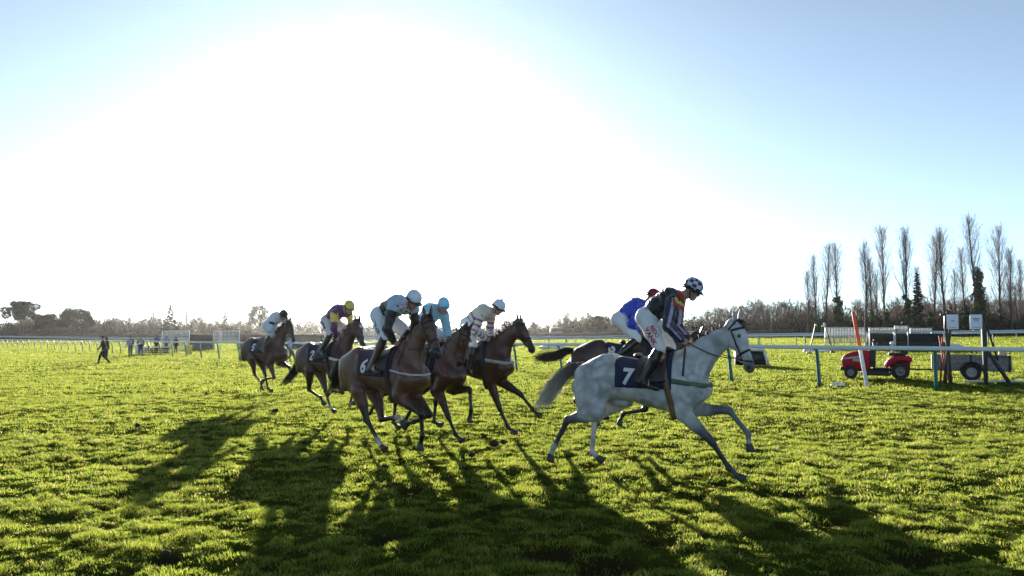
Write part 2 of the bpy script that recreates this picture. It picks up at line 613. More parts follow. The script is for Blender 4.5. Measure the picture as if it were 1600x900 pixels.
def turf_h(x, y):
    """small humps and hoof prints, metres"""
    near = 1 - 0.6 * sstep(30, 90, np.hypot(x, y))
    a = (fbm(x * 0.55, y * 0.55, 3, 11) - 0.5) * 0.08
    b = (fbm(x * 3.6 + 3, y * 4.4, 3, 23) - 0.5) * 0.078 * (1 - 0.45 * sstep(11, 26, y))
    c = (fbm(x * 8 + 3, y * 9, 2, 31) - 0.5) * 0.055
    return (a + b + c) * near
def ground_z(x, y):
    return terrain_base(x, y) + turf_h(x, y) - 0.035 - 0.035 * mud(x, y)

def build_ground():
    ny, nx = 560, 460
    yy = np.concatenate([np.linspace(-60, 3, 40)[:-1], 3 * (1600 / 3.0) ** (np.linspace(0, 1, ny - 39) ** 1.15)])
    # keep rows close together nearby
    s = np.linspace(-1, 1, nx); s = 0.55 * s + 0.45 * s ** 3
    w = np.maximum(np.abs(yy), 8) + 6
    X = s[None, :] * w[:, None] * 1.15; Y = np.repeat(yy[:, None], nx, 1)
    Z = ground_z(X, Y)
    V = np.stack([X.ravel(), Y.ravel(), Z.ravel()], 1)
    n1 = len(yy)
    i, j = np.meshgrid(np.arange(n1 - 1), np.arange(nx - 1), indexing='ij')
    a = (i * nx + j).ravel()
    F = np.stack([a, a + 1, a + nx + 1, a + nx], 1)
    m = bpy.data.materials.new('turf_soil'); m.use_nodes = True
    N = m.node_tree.nodes; L = m.node_tree.links; p = N['Principled BSDF']
    p.inputs['Roughness'].default_value = 0.9; p.inputs['Specular IOR Level'].default_value = 0.0
    geo = N.new('ShaderNodeNewGeometry')
    sep = N.new('ShaderNodeSeparateXYZ'); L.new(geo.outputs['Position'], sep.inputs[0])
    def noise(scale, det=5, sy=1.0):
        mp = N.new('ShaderNodeMapping'); mp.inputs['Scale'].default_value = (1, sy, 1); L.new(geo.outputs['Position'], mp.inputs[0])
        n = N.new('ShaderNodeTexNoise'); n.inputs['Scale'].default_value = scale; n.inputs['Detail'].default_value = det
        L.new(mp.outputs[0], n.inputs['Vector']); return n.outputs['Fac']
    def ramp(v, a, b, ca, cb):
        r = N.new('ShaderNodeValToRGB'); r.color_ramp.elements[0].position = a; r.color_ramp.elements[1].position = b
        r.color_ramp.elements[0].color = (*ca, 1); r.color_ramp.elements[1].color = (*cb, 1); L.new(v, r.inputs[0]); return r.outputs[0]
    g = ramp(noise(2.2, 8), 0.35, 0.68, (0.030, 0.040, 0.007), (0.072, 0.082, 0.011))
    g2 = ramp(noise(0.12, 4, 3.0), 0.35, 0.7, (0.80, 0.90, 0.85), (1.15, 1.08, 0.95))
    mx = N.new('ShaderNodeMix'); mx.data_type = 'RGBA'; mx.blend_type = 'MULTIPLY'; mx.inputs[0].default_value = 1
    L.new(g, mx.inputs[6]); L.new(g2, mx.inputs[7])
    soil = N.new('ShaderNodeMix'); soil.data_type = 'RGBA'
    sm = N.new('ShaderNodeMapRange'); sm.inputs['From Min'].default_value = 0.62; sm.inputs['From Max'].default_value = 0.72
    L.new(noise(1.1, 7), sm.inputs['Value'])
    ma = N.new('ShaderNodeAttribute'); ma.attribute_name = 'mud'
    mm = N.new('ShaderNodeMath'); mm.operation = 'MAXIMUM'; L.new(sm.outputs[0], mm.inputs[0]); L.new(ma.outputs['Fac'], mm.inputs[1])
    L.new(mm.outputs[0], soil.inputs[0]); L.new(mx.outputs[2], soil.inputs[6]); soil.inputs[7].default_value = (0.030, 0.026, 0.010, 1)
    L.new(soil.outputs[2], p.inputs['Base Color'])
    b = N.new('ShaderNodeBump'); b.inputs['Strength'].default_value = 0.9; b.inputs['Distance'].default_value = 0.06
    L.new(noise(9, 8, 1.6), b.inputs['Height']); L.new(b.outputs[0], p.inputs['Normal'])
    tag(mesh_np('ground', V, F, m, None, True, attrs={'mud': np.clip(mud(X.ravel(), Y.ravel()) * 1.4, 0, 1)}), 'green racecourse turf, closely grazed and scuffed by hooves', kind='structure')

def grass_material():
    m = bpy.data.materials.new('grass_blades'); m.use_nodes = True
    N = m.node_tree.nodes; L = m.node_tree.links; p = N['Principled BSDF']
    at = N.new('ShaderNodeAttribute'); at.attribute_name = 'Col'
    L.new(at.outputs['Color'], p.inputs['Base Color'])
    p.inputs['Roughness'].default_value = 0.6; p.inputs['Specular IOR Level'].default_value = 0.12
    hs = N.new('ShaderNodeHueSaturation'); hs.inputs['Value'].default_value = 4.1; hs.inputs['Saturation'].default_value = 0.95; hs.inputs['Hue'].default_value = 0.478
    L.new(at.outputs['Color'], hs.inputs['Color'])
    tr = N.new('ShaderNodeBsdfTranslucent'); L.new(hs.outputs[0], tr.inputs['Color'])
    ms = N.new('ShaderNodeMixShader'); ms.inputs[0].default_value = 0.62
    L.new(p.outputs[0], ms.inputs[1]); L.new(tr.outputs[0], ms.inputs[2]); L.new(ms.outputs[0], N['Material Output'].inputs['Surface'])
    return m

def build_grass():
    r = np.random.default_rng(3)
    # (y0, y1, blades per m2, blade height, half width, segments)
    zones = [(4.3, 8.5, 6000, 0.036, 0.0028, 2), (8.5, 14, 3000, 0.039, 0.0041, 2), (14, 24, 1100, 0.044, 0.0072, 1),
             (24, 42, 330, 0.056, 0.0130, 1), (42, 80, 85, 0.066, 0.026, 1), (80, 150, 20, 0.085, 0.055, 1), (150, 240, 6, 0.11, 0.10, 1)]
    Vs = []; Fs = []; Cs = []; off = 0
    for (y0, y1, den, hh, wid, seg) in zones:
        k = 0.70
        area = k * (y1 * y1 - y0 * y0) + 5.6 * (y1 - y0)
        n = int(area * den)
        y = np.sqrt(r.uniform(y0 * y0, y1 * y1, n)); x = r.uniform(-1, 1, n) * (k * y + 2.8)
        # tufts: density and height follow a patchy field
        t = fbm(x * 5.2, y * 5.8, 3, 51); t2 = fbm(x * 0.9 + 7, y * 1.1, 3, 61); t3 = fbm(x * 9, y * 9, 2, 71)
        dens = np.clip((t - 0.32) * 6.0, 0.16, 1) * np.clip((t2 - 0.20) * 5.0, 0.5, 1)
        dens = dens * (1 - np.clip(1.5 * mud(x, y) * (0.4 + t3), 0, 0.97))
        keep = r.uniform(0, 1, n) < dens
        x, y, t, t2, t3 = x[keep], y[keep], t[keep], t2[keep], t3[keep]
        n = len(x)
        z = ground_z(x, y)
        H = hh * (0.35 + 1.35 * np.clip((t - 0.32) * 2.6, 0, 1)) * (0.7 + 0.5 * t2) * r.uniform(0.55, 1.3, n)
        ang = r.uniform(0, 2 * pi, n)
        # neighbouring blades lean the same way
        la = fbm(x * 1.7 + 31, y * 1.7, 2, 81) * 4 * pi + r.normal(0, 1.3, n)
        lean = H * r.uniform(0.2, 0.95, n)
        bx, by = np.cos(ang), np.sin(ang)
        lx, ly = np.cos(la) * lean, np.sin(la) * lean
        wv = wid * r.uniform(0.7, 1.3, n)
        base = np.stack([x, y, z - 0.005], 1)
        side = np.stack([bx, by, np.zeros(n)], 1) * wv[:, None]
        tip = base + np.stack([lx, ly, H * 0.92], 1)
        g = np.clip(t * 0.9 + r.normal(0, 0.16, n), 0, 1)[:, None]
        c = np.array([0.024, 0.054, 0.005]) * (1 - g) + np.array([0.088, 0.108, 0.010]) * g
        dead = r.uniform(0, 1, n) < 0.035
        c[dead] = np.array([0.20, 0.15, 0.06])
        c = c * (0.8 + 0.4 * t3)[:, None] * np.array([1.0, 1.0, 1.0])
        if seg == 2:
            mid = base + np.stack([lx * 0.30, ly * 0.30, H * 0.58], 1)
            V = np.stack([base - side, base + side, mid + side * 0.75, mid - side * 0.75, tip], 1).reshape(-1, 3)
            b = off + np.arange(n) * 5
            Fs.append(np.stack([b, b + 1, b + 2], 1)); Fs.append(np.stack([b, b + 2, b + 3], 1)); Fs.append(np.stack([b + 3, b + 2, b + 4], 1))
            Cs.append(np.repeat(c, 5, 0)); off += 5 * n
        else:
            V = np.stack([base - side, base + side, tip], 1).reshape(-1, 3)
            b = off + np.arange(n) * 3
            Fs.append(np.stack([b, b + 1, b + 2], 1)); Cs.append(np.repeat(c, 3, 0)); off += 3 * n
        Vs.append(V)
    V = np.concatenate(Vs)
    print('grass verts', len(V), 'tris', sum(len(f) for f in Fs))
    o = mesh_np('grass', V, np.concatenate(Fs), grass_material(), None, False, colors=np.concatenate(Cs))
    tag(o, 'short tufted racecourse grass lit from behind by the low sun', 'grass', kind='stuff')
def clod(px, py, size, lift, label):
    x, y = _g(px, py); r = np.random.default_rng(int(px * 3 + py))
    mb = MB(); mb.ellipsoid((0, 0, 0), (size, size * 0.8, size * 0.6), 12, 8)
    V, F = mb.arrays()
    n = fbm(V[:, 0] / size * 2.3 + px, V[:, 1] / size * 2.3 + V[:, 2] / size * 1.7, 3, int(px)) - 0.45
    V = V * (1 + 1.1 * n)[:, None]
    o = mesh_np('turf_clod', V, F, mat('clod_earth', (0.035, 0.022, 0.013), rough=0.95, var=0.4, scale=30, bump=0.8), None, True)
    o.location = (x, y, tz(x, y) + lift + size * 0.25); tag(o, label, 'clod', 'clods of turf thrown up by the hooves')
build_ground()
build_grass()
for px_, py_, s_, l_, lab_ in ((772, 697, 0.075, 0.02, 'largest dark turf clod on the grass below the third horse'), (756, 688, 0.05, 0.05, 'medium turf clod just left of the largest one'), (787, 694, 0.055, 0.02, 'medium turf clod just right of the largest one'),
        (430, 648, 0.06, 0.08, 'small dark turf clod left of the second horse hooves'), (452, 608, 0.05, 0.25, 'small turf clod flying behind the second horse tail'), (736, 712, 0.05, 0.0, 'small turf clod in the shadow below the bowed-head horse'),
        (215, 666, 0.06, 0.0, 'small dark clod on the sunlit grass at left'), (323, 615, 0.06, 0.0, 'small dark clod left of the rearmost horse hooves'), (258, 866, 0.035, 0.0, 'dark clod in the divot at lower left')):
    clod(px_, py_, s_, l_, lab_)
print('turf', round(time.time() - T0, 1))
# ------------------------------------------------------------------ poses read off the photograph (joint positions, heading in degrees)
# every joint is turned into metres in the vertical plane through the horse's spine (shifted by the leg's side offset)
HORSES = {
 'A': dict(W=(1050, 549), Y=9.9, head=23, sc=1.02, dock=(926, 569), chest=(1120, 592), poll=(1147, 505), muz=(1177, 584), yaw=22,
   FN=[(1086, 640), (1118, 696), (1143, 738), (1166, 757)], FF=[(1106, 634), (1154, 641), (1175, 685), (1172, 716)],
   HN=[(930, 616), (888, 656), (865, 699), (860, 711)], HF=[(977, 608), (921, 660), (925, 710), (940, 720)]),
 'B': dict(W=(1013, 530), Y=12.9, head=8, sc=1.02, dock=(905, 541), chest=(1055, 575), poll=(1084, 527), muz=(1095, 575), yaw=0,
   FN=[(1036, 605), (1082, 628), (1116, 637), (1134, 643)], FF=[(1020, 610), (1008, 640), (970, 647), (965, 666)],
   HN=[(930, 590), (905, 622), (925, 645), (930, 655)], HF=[(950, 595), (930, 615), (935, 640), (932, 655)]),
 'C': dict(W=(765, 531), Y=14.0, head=24, sc=1.0, dock=(668, 541), chest=(796, 574), poll=(809, 503), muz=(834, 549), yaw=5,
   FN=[(763, 597), (781, 640), (793, 667), (804, 678)], FF=[(790, 594), (815, 617), (833, 640), (844, 650)],
   HN=[(672, 590), (653, 620), (641, 642), (634, 654)], HF=[(690, 592), (682, 622), (679, 650), (682, 661)]),
 'D': dict(W=(692, 541), Y=13.2, head=43, sc=1.0, dock=(622, 545), chest=(735, 590), poll=(723, 522), muz=(719, 583), yaw=0,
   FN=[(684, 612), (700, 651), (710, 678), (717, 687)], FF=[(707, 603), (733, 608), (737, 641), (734, 660)],
   HN=[(612, 598), (590, 622), (577, 647), (565, 660)], HF=[(632, 600), (617, 628), (616, 652), (618, 663)]),
 'E': dict(W=(627, 539), Y=11.4, head=41, sc=1.02, dock=(545, 556), chest=(664, 588), poll=(666, 497), muz=(688, 562), yaw=6,
   FN=[(643, 618), (658, 646), (658, 670), (657, 686)], FF=[(656, 615), (671, 646), (643, 661), (631, 664)],
   HN=[(560, 608), (573, 650), (589, 686), (600, 704)], HF=[(588, 610), (592, 640), (623, 652), (631, 663)]),
 'F': dict(W=(527, 533), Y=16.6, head=39, sc=1.0, dock=(475, 545), chest=(557, 575), poll=(557, 502), muz=(568, 541), yaw=5,
   FN=[(525, 592), (533, 609), (519, 611), (514, 613)], FF=[(546, 588), (549, 605), (550, 622), (551, 631)],
   HN=[(484, 575), (484, 602), (502, 622), (505, 631)], HF=[(502, 578), (508, 610), (515, 632), (521, 642)]),
 'G': dict(W=(427, 526), Y=21.5, head=36, sc=1.0, dock=(390, 534), chest=(450, 557), poll=(450, 503), muz=(460, 533), yaw=5,
   FN=[(424, 571), (428, 589), (414, 592), (411, 594)], FF=[(436, 568), (451, 573), (454, 582), (452, 590)],
   HN=[(396, 560), (398, 582), (407, 597), (408, 603)], HF=[(412, 568), (414, 588), (418, 602), (424, 611)]),
}

JOCKEYS = {
 'A': dict(hip=(1009, 496), knee=(1032, 546), ank=(1004, 594), toe=(1026, 606), neck=(1062, 462), helm=(1081, 450),
   sho=(1049, 470), elb=(1033, 514), hand=(1075, 536), fsho=(1068, 476), felb=(1074, 512), fhand=(1083, 526), look=-26, hyaw=8),
 'B': dict(hip=(968, 499), knee=(996, 530), ank=(963, 558), toe=(980, 566), neck=(1006, 476), helm=(1016, 467),
   sho=(999, 482), elb=(983, 511), hand=(1002, 526), look=-32, hyaw=0),
 'C': dict(hip=(729, 506), knee=(740, 540), ank=(733, 577), toe=(743, 586), neck=(760, 488), helm=(773, 480),
   sho=(752, 492), elb=(742, 519), hand=(765, 532), look=-28, hyaw=5),
 'D': dict(hip=(654, 511), knee=(668, 540), ank=(662, 575), toe=(672, 585), neck=(679, 484), helm=(688, 476),
   sho=(668, 494), elb=(660, 522), hand=(690, 531), look=-18, hyaw=34),
 'E': dict(hip=(590, 492), knee=(603, 535), ank=(580, 577), toe=(592, 586), neck=(634, 475), helm=(647, 466),
   sho=(613, 478), elb=(603, 512), hand=(622, 538), look=-30, hyaw=6),
 'F': dict(hip=(509, 500), knee=(519, 526), ank=(496, 558), toe=(505, 566), neck=(536, 484), helm=(546, 478),
   sho=(522, 489), elb=(521, 515), hand=(530, 531), look=-26, hyaw=10),
 'G': dict(hip=(417, 508), knee=(424, 526), ank=(409, 546), toe=(416, 552), neck=(434, 496), helm=(441.5, 491),
   sho=(427, 499), elb=(422, 514), hand=(433, 526), look=-28, hyaw=4),
}
# ------------------------------------------------------------------ racehorses
TRUNK = [  # u, top, bottom, half width, egg
 (-1.26, -0.36, -0.50, 0.03, 0.0), (-1.235, -0.27, -0.58, 0.10, 0.0), (-1.17, -0.17, -0.64, 0.165, 0.0), (-1.07, -0.085, -0.66, 0.205, 0.05),
 (-0.94, -0.03, -0.655, 0.235, 0.08), (-0.80, -0.015, -0.62, 0.255, 0.12), (-0.64, -0.05, -0.60, 0.255, 0.12), (-0.48, -0.085, -0.635, 0.262, 0.12),
 (-0.30, -0.095, -0.70, 0.275, 0.15), (-0.14, -0.05, -0.745, 0.262, 0.25), (0.0, -0.01, -0.76, 0.235, 0.33), (0.12, -0.04, -0.75, 0.215, 0.30),
 (0.23, -0.13, -0.71, 0.20, 0.2), (0.31, -0.24, -0.66, 0.175, 0.1), (0.37, -0.34, -0.60, 0.125, 0.0), (0.40, -0.40, -0.54, 0.05, 0.0)]

def un_plane(px, py, Op, lat):
    r = ray(px, py)
    t = np.dot(Op - C0, lat) / np.dot(r, lat)
    return C0 + r * t

def chain(P0, pts, canon, lo=0.93, hi=1.08):
    """keep each limb piece near its true length while following the traced direction"""
    out = [np.array(P0, float)]
    for i, (q, L) in enumerate(zip(pts, canon)):
        d = np.array(q, float) - out[-1]
        n = np.linalg.norm(d) + 1e-6
        out.append(out[-1] + d / n * min(max(n, L * lo), L * hi))
    return out

class Horse:
    pass

def horse_frame(key):
    H = HORSES[key]
    h = Horse(); h.key = key; h.H = H
    W = at_depth(H['W'][0], H['W'][1], H['Y'])
    a = radians(H['head'])
    h.O = V3(W[0], W[1], 0); h.O[2] = tz(W[0], W[1])
    h.fwd = V3(cos(a), -sin(a), 0); h.lat = V3(sin(a), cos(a), 0); h.ang = -a
    h.Wz = W[2] - h.O[2]
    def un(p, y=0.0, xorg=None, yaw=0.0):
        aa = a + radians(yaw)
        hh = V3(cos(aa), -sin(aa), 0); ll = V3(sin(aa), cos(aa), 0)
        org = h.O if xorg is None else h.O + h.fwd * xorg
        P = un_plane(p[0], p[1], org + ll * y, ll) - h.O
        return V3(P.dot(h.fwd), P.dot(h.lat), P[2])
    h.un = un
    return h

def horse_skin(h, coats, hgrid, hair=None):
    H = h.H; sc = H['sc']
    un = h.un
    dock = un(H['dock'])
    pitch = math.atan2(h.Wz - 0.10 - dock[2], -dock[0])  # croup lower or higher than the withers
    pitch = max(-0.10, min(0.10, pitch * 0.6))
    h.pitch = pitch
    T = Loft((0, 0, h.Wz), pitch, [(a_, b_, c_ * 0.955, d_, e_) for a_, b_, c_, d_, e_ in TRUNK], sc, k=0.05)
    h.T = T
    L = T.loc
    P = [T]
    A = P.append
    # shoulder, breast and back muscle
    for sy in (-1, 1):
        A(Seg(L(-0.04, -0.16, sy * 0.10), L(0.27, -0.46, sy * 0.15), 0.10 * sc, 0.115 * sc, 0.06 * sc, 0.085 * sc, k=0.07))
        A(Seg(L(0.26, -0.42, sy * 0.11), L(0.34, -0.50, sy * 0.09), 0.12 * sc, 0.085 * sc, k=0.09))
        A(Seg(L(0.28, -0.50, sy * 0.15), L(0.02, -0.70, sy * 0.165), 0.10 * sc, 0.075 * sc, 0.07 * sc, 0.06 * sc, k=0.06))
        A(Seg(L(-0.80, -0.13, sy * 0.12), L(-1.00, -0.28, sy * 0.15), 0.13 * sc, 0.17 * sc, 0.11 * sc, 0.115 * sc, k=0.08))
        A(Seg(L(-1.10, -0.24, sy * 0.11), L(-1.06, -0.55, sy * 0.13), 0.12 * sc, 0.13 * sc, 0.10 * sc, 0.10 * sc, k=0.07))
        A(Seg(L(-0.74, -0.06, sy * 0.13), L(-0.66, -0.16, sy * 0.19), 0.05 * sc, 0.05 * sc, k=0.06))
    h.hoofs = []
    h.legs = {}
    # forelegs
    for nm, sy in (('FN', -1), ('FF', 1)):
        J = H[nm]
        E0 = L(0.05, -0.71, sy * 0.155)
        q = [un(J[i], sy * 0.14) for i in (1, 2, 3)]
        d = q[0] - E0
        E0 = E0 + V3(np.clip(d[0] * 0.12, -0.05, 0.08), 0, 0)
        E0[1] = sy * 0.155; q[0][1] = sy * 0.135; q[1][1] = sy * 0.125; q[2][1] = sy * 0.12
        c = chain(E0, q, [0.45 * sc, 0.325 * sc, 0.215 * sc])
        e, k, f, t = c
        h.legs[nm] = c
        A(Seg(L(0.24, -0.50, sy * 0.15), e + V3(0, 0, 0.02), 0.10 * sc, 0.085 * sc, 0.07 * sc, 0.065 * sc, k=0.06))
        m = e + (k - e) * 0.45
        A(Seg(e, m, 0.105 * sc, 0.074 * sc, 0.072 * sc, 0.056 * sc, k=0.05))
        A(Seg(m, k, 0.073 * sc, 0.045 * sc, 0.056 * sc, 0.038 * sc, k=0.03, col='leg_' + nm))
        A(Seg(k + (e - k) * 0.07, k + (f - k) * 0.08, 0.046 * sc, 0.042 * sc, 0.042 * sc, 0.038 * sc, k=0.02, col='point_' + nm))
        A(Seg(k, f, 0.034 * sc, 0.030 * sc, 0.027 * sc, 0.024 * sc, k=0.02, col='point_' + nm))
        A(Seg(f - nrm(t - f) * 0.012, f + nrm(t - f) * 0.01, 0.040 * sc, 0.036 * sc, 0.034 * sc, 0.032 * sc, k=0.02, col='point_' + nm))
        cor = f + (t - f) * 0.52
        A(Seg(f, cor, 0.030 * sc, 0.031 * sc, 0.027 * sc, 0.030 * sc, k=0.02, col='sock_' + nm))
        h.hoofs.append((cor, t, nm))
    for nm, sy in (('HN', -1), ('HF', 1)):
        J = H[nm]
        hip = L(-0.96, -0.30, sy * 0.14)
        q = [un(J[0], sy * 0.20)] + [un(J[i], sy * 0.13) for i in (1, 2, 3)]
        # the stifle stays within reach of the hip
        d = q[0] - hip; d[1] = 0
        n = np.linalg.norm(d) + 1e-6
        base = V3(0.18, 0, -0.36) * sc if q[1][0] > -1.0 else V3(0.06, 0, -0.38) * sc
        d = 0.78 * d / n * 0.41 * sc + 0.22 * base
        d = d / np.linalg.norm(d) * 0.41 * sc
        st = hip + d; st[1] = sy * 0.185
        q[1][1] = sy * 0.145; q[2][1] = sy * 0.125; q[3][1] = sy * 0.12
        c = chain(st, q[1:], [0.47 * sc, 0.39 * sc, 0.205 * sc])
        st, hk, f, t = c
        h.legs[nm] = c
        A(Seg(hip, st + V3(-0.03, 0, 0.03), 0.20 * sc, (0.125 if st[0] < -0.80 else 0.10) * sc, 0.105 * sc, 0.085 * sc, k=0.08))
        A(Seg(L(-1.08, -0.42, sy * 0.125), st + (hk - st) * 0.42 + V3(-0.02, 0, 0.0), (0.14 if st[0] < -0.80 else 0.10) * sc, (0.075 if st[0] < -0.80 else 0.055) * sc, 0.10 * sc, 0.055 * sc, k=0.08 if st[0] < -0.80 else 0.04))
        A(Seg(st, st + V3(0.0, 0, -0.01), 0.088 * sc, 0.082 * sc, 0.075 * sc, 0.07 * sc, k=0.05))
        m = st + (hk - st) * 0.45
        A(Seg(st + (m - st) * 0.1, m, 0.125 * sc, 0.086 * sc, 0.085 * sc, 0.062 * sc, k=0.05))
        A(Seg(m, hk, 0.086 * sc, 0.046 * sc, 0.060 * sc, 0.036 * sc, k=0.03, col='leg_' + nm))
        back = nrm(nrm(hk - st) - nrm(f - hk) + 1e-6)
        A(Seg(hk + back * 0.02 + (st - hk) * 0.05, hk + (f - hk) * 0.10, 0.047 * sc, 0.040 * sc, 0.036 * sc, 0.034 * sc, k=0.02, col='point_' + nm))
        A(Seg(hk, f, 0.038 * sc, 0.030 * sc, 0.028 * sc, 0.025 * sc, k=0.02, col='point_' + nm))
        A(Seg(f - nrm(t - f) * 0.012, f + nrm(t - f) * 0.01, 0.040 * sc, 0.036 * sc, 0.034 * sc, 0.032 * sc, k=0.02, col='sock_' + nm))
        cor = f + (t - f) * 0.52
        A(Seg(f, cor, 0.030 * sc, 0.032 * sc, 0.027 * sc, 0.030 * sc, k=0.02, col='sock_' + nm))
        h.hoofs.append((cor, t, nm))
    # neck
    poll = un(H['poll'])
    mz = un(H['muz'], 0, poll[0], H['yaw'])
    base = L(0.10, -0.32, 0)
    d = poll - base
    tgt = 0.86 * sc
    poll = base + d / np.linalg.norm(d) * np.clip(np.linalg.norm(d), tgt * 0.88, tgt * 1.1)
    h.poll = poll
    hd = mz - poll
    yawr = -radians(H['yaw'])
    # head frame
    hl = V3(sin(-yawr), cos(-yawr), 0)      # lateral axis of the head (towards the horse's left)
    hd = hd - hl * hd.dot(hl); hd = nrm(hd)
    hn = nrm(np.cross(hl, hd)) * -1
    if hn[0] < 0 and abs(hn[0]) > abs(hn[2]): hn = -hn
    if hn.dot(V3(0.6, 0, 0.8)) < 0: hn = -hn
    h.hd, h.hn, h.hl = hd, hn, hl
    HL = 0.615 * sc
    upn = nrm(np.cross(V3(0, 1, 0), nrm(poll - base)))
    if upn[2] < 0: upn = -upn
    up = -upn if upn[0] > 0 and upn[2] < 0 else upn   # crest side of the neck
    throat = poll - hn * 0.075 * sc + hd * 0.09 * sc
    pts = []
    for t in np.linspace(0, 1, 6):
        c = base + (throat + nrm(up) * 0.0 - base) * t + up * 0.045 * sin(pi * t)
        pts.append(c)
    rad = [0.31, 0.25, 0.195, 0.154, 0.126, 0.110]; radb = [0.165, 0.118, 0.092, 0.078, 0.07, 0.068]
    for i in range(5):
        A(Seg(pts[i], pts[i + 1], rad[i] * sc, rad[i + 1] * sc, radb[i] * sc, radb[i + 1] * sc, k=0.06, cap=0.9))
    h.neck = pts; h.neck_r = [r * sc for r in rad]; h.up = up
    def hp(d, n, l): return poll + (hd * d + hn * n + hl * l) * sc
    h.hp = hp
    fc = 'face'
    A(Seg(hp(-0.01, -0.02, 0), hp(0.10, -0.015, 0), 0.075 * sc, 0.10 * sc, 0.062 * sc, 0.078 * sc, lat=hl, k=0.05, col=fc))
    A(Seg(hp(0.10, -0.015, 0), hp(0.25, -0.01, 0), 0.10 * sc, 0.092 * sc, 0.082 * sc, 0.066 * sc, lat=hl, k=0.04, col=fc))
    A(Seg(hp(0.25, -0.01, 0), hp(0.44, -0.008, 0), 0.090 * sc, 0.062 * sc, 0.062 * sc, 0.045 * sc, lat=hl, k=0.04, col=fc))
    A(Seg(hp(0.44, -0.01, 0), hp(0.545, -0.012, 0), 0.060 * sc, 0.056 * sc, 0.045 * sc, 0.052 * sc, lat=hl, k=0.03, col='muzzle'))
    A(Seg(hp(0.545, -0.012, 0), hp(0.575, -0.02, 0), 0.055 * sc, 0.045 * sc, 0.050 * sc, 0.042 * sc, lat=hl, k=0.03, col='muzzle'))
    A(Seg(hp(0.535, -0.068, 0), hp(0.555, -0.058, 0), 0.026 * sc, 0.022 * sc, 0.03 * sc, 0.028 * sc, lat=hl, k=0.012, col='muzzle'))
    for sy in (-1, 1):
        A(Seg(hp(0.15, -0.075, sy * 0.042), hp(0.25, -0.085, sy * 0.036), 0.075 * sc, 0.055 * sc, 0.036 * sc, 0.030 * sc, lat=hl, k=0.03, col=fc))
        A(Seg(hp(0.25, -0.085, sy * 0.028), hp(0.46, -0.052, sy * 0.016), 0.040 * sc, 0.022 * sc, 0.022 * sc, 0.018 * sc, lat=hl, k=0.02, col=fc))
        A(Seg(hp(0.155, 0.052, sy * 0.062), hp(0.205, 0.040, sy * 0.062), 0.030 * sc, 0.024 * sc, 0.020 * sc, 0.018 * sc, lat=hl, k=0.02, col=fc))
        A(Seg(hp(0.24, 0.012, sy * 0.058), hp(0.33, 0.006, sy * 0.048), 0.014 * sc, 0.010 * sc, k=0.025, col=fc))
        A(Seg(hp(0.515, 0.012, sy * 0.036), hp(0.55, 0.006, sy * 0.040), 0.026 * sc, 0.024 * sc, 0.016 * sc, 0.018 * sc, lat=hl, k=0.015, col='muzzle'))
        # ears
        e0 = hp(-0.005, 0.045, sy * 0.048)
        ed = nrm(-hd * 0.85 + hn * 0.35 + hl * sy * 0.18) if True else None
        e1 = e0 + ed * 0.075 * sc; e2 = e0 + ed * 0.165 * sc
        A(Seg(e0, e1, 0.024 * sc, 0.031 * sc, 0.022 * sc, 0.019 * sc, lat=nrm(np.cross(hl, ed)), k=0.018, col='ear'))
        A(Seg(e1, e2, 0.031 * sc, 0.007 * sc, 0.019 * sc, 0.007 * sc, lat=nrm(np.cross(hl, ed)), k=0.008, col='ear'))
    neg = []
    for sy in (-1, 1):
        neg.append(Seg(hp(0.545, 0.004, sy * 0.066), hp(0.56, 0.0, sy * 0.058), 0.016 * sc, 0.013 * sc, 0.014 * sc, 0.012 * sc, lat=hl))
        neg.append(Seg(hp(0.178, 0.045, sy * 0.098), hp(0.18, 0.045, sy * 0.085), 0.022 * sc, 0.016 * sc))
        e0 = hp(-0.005, 0.045, sy * 0.048); ed = nrm(-hd * 0.85 + hn * 0.35 + hl * sy * 0.18)
        fr = nrm(hn + hl * sy * 0.5)
        neg.append(Seg(e0 + ed * 0.05 + fr * 0.022, e0 + ed * 0.12 + fr * 0.018, 0.012, 0.008, 0.014, 0.010, lat=hl))
    neg.append(Seg(hp(0.47, -0.052, -0.05), hp(0.47, -0.052, 0.05), 0.007, 0.007, 0.007, 0.007))
    # sheath / udder line, tail dock
    A(Seg(L(-0.72, -0.60, 0), L(-0.60, -0.62, 0), 0.06 * sc, 0.04 * sc, 0.06 * sc, 0.04 * sc, k=0.06))
    # muscle lines: behind the shoulder, in front of the haunch, along the neck and the buttock
    for sy in (-1, 1):
        for (pa_, pb_, ra_, rb_, kk_) in ((L(-0.07, -0.20, sy * 0.325), L(-0.13, -0.62, sy * 0.325), 0.05, 0.06, 0.05),
                                     (L(-0.60, -0.10, sy * 0.315), L(-0.58, -0.50, sy * 0.315), 0.045, 0.065, 0.05),
                                     (L(0.13, -0.20, sy * 0.255), L(0.34, -0.42, sy * 0.245), 0.03, 0.035, 0.04),
                                     (L(-1.00, -0.22, sy * 0.335), L(-1.05, -0.62, sy * 0.30), 0.04, 0.05, 0.04),
                                     (L(0.0, -0.52, sy * 0.295), L(0.22, -0.66, sy * 0.29), 0.035, 0.04, 0.04)):
            q_ = Seg(pa_, pb_, ra_ * sc, rb_ * sc); q_.negk = kk_; neg.append(q_)
    fld = Field(P, hgrid, neg=neg)
    h.field = fld; h.prims = P
    V, F = fld.mesh(2)
    pal = dict(coats)
    for nm in ('FN', 'FF', 'HN', 'HF'):
        pal.setdefault('point_' + nm, pal['point']); pal.setdefault('leg_' + nm, pal['leg']); pal.setdefault('sock_' + nm, pal['point_' + nm])
    C = blend_colors(V, P, pal)
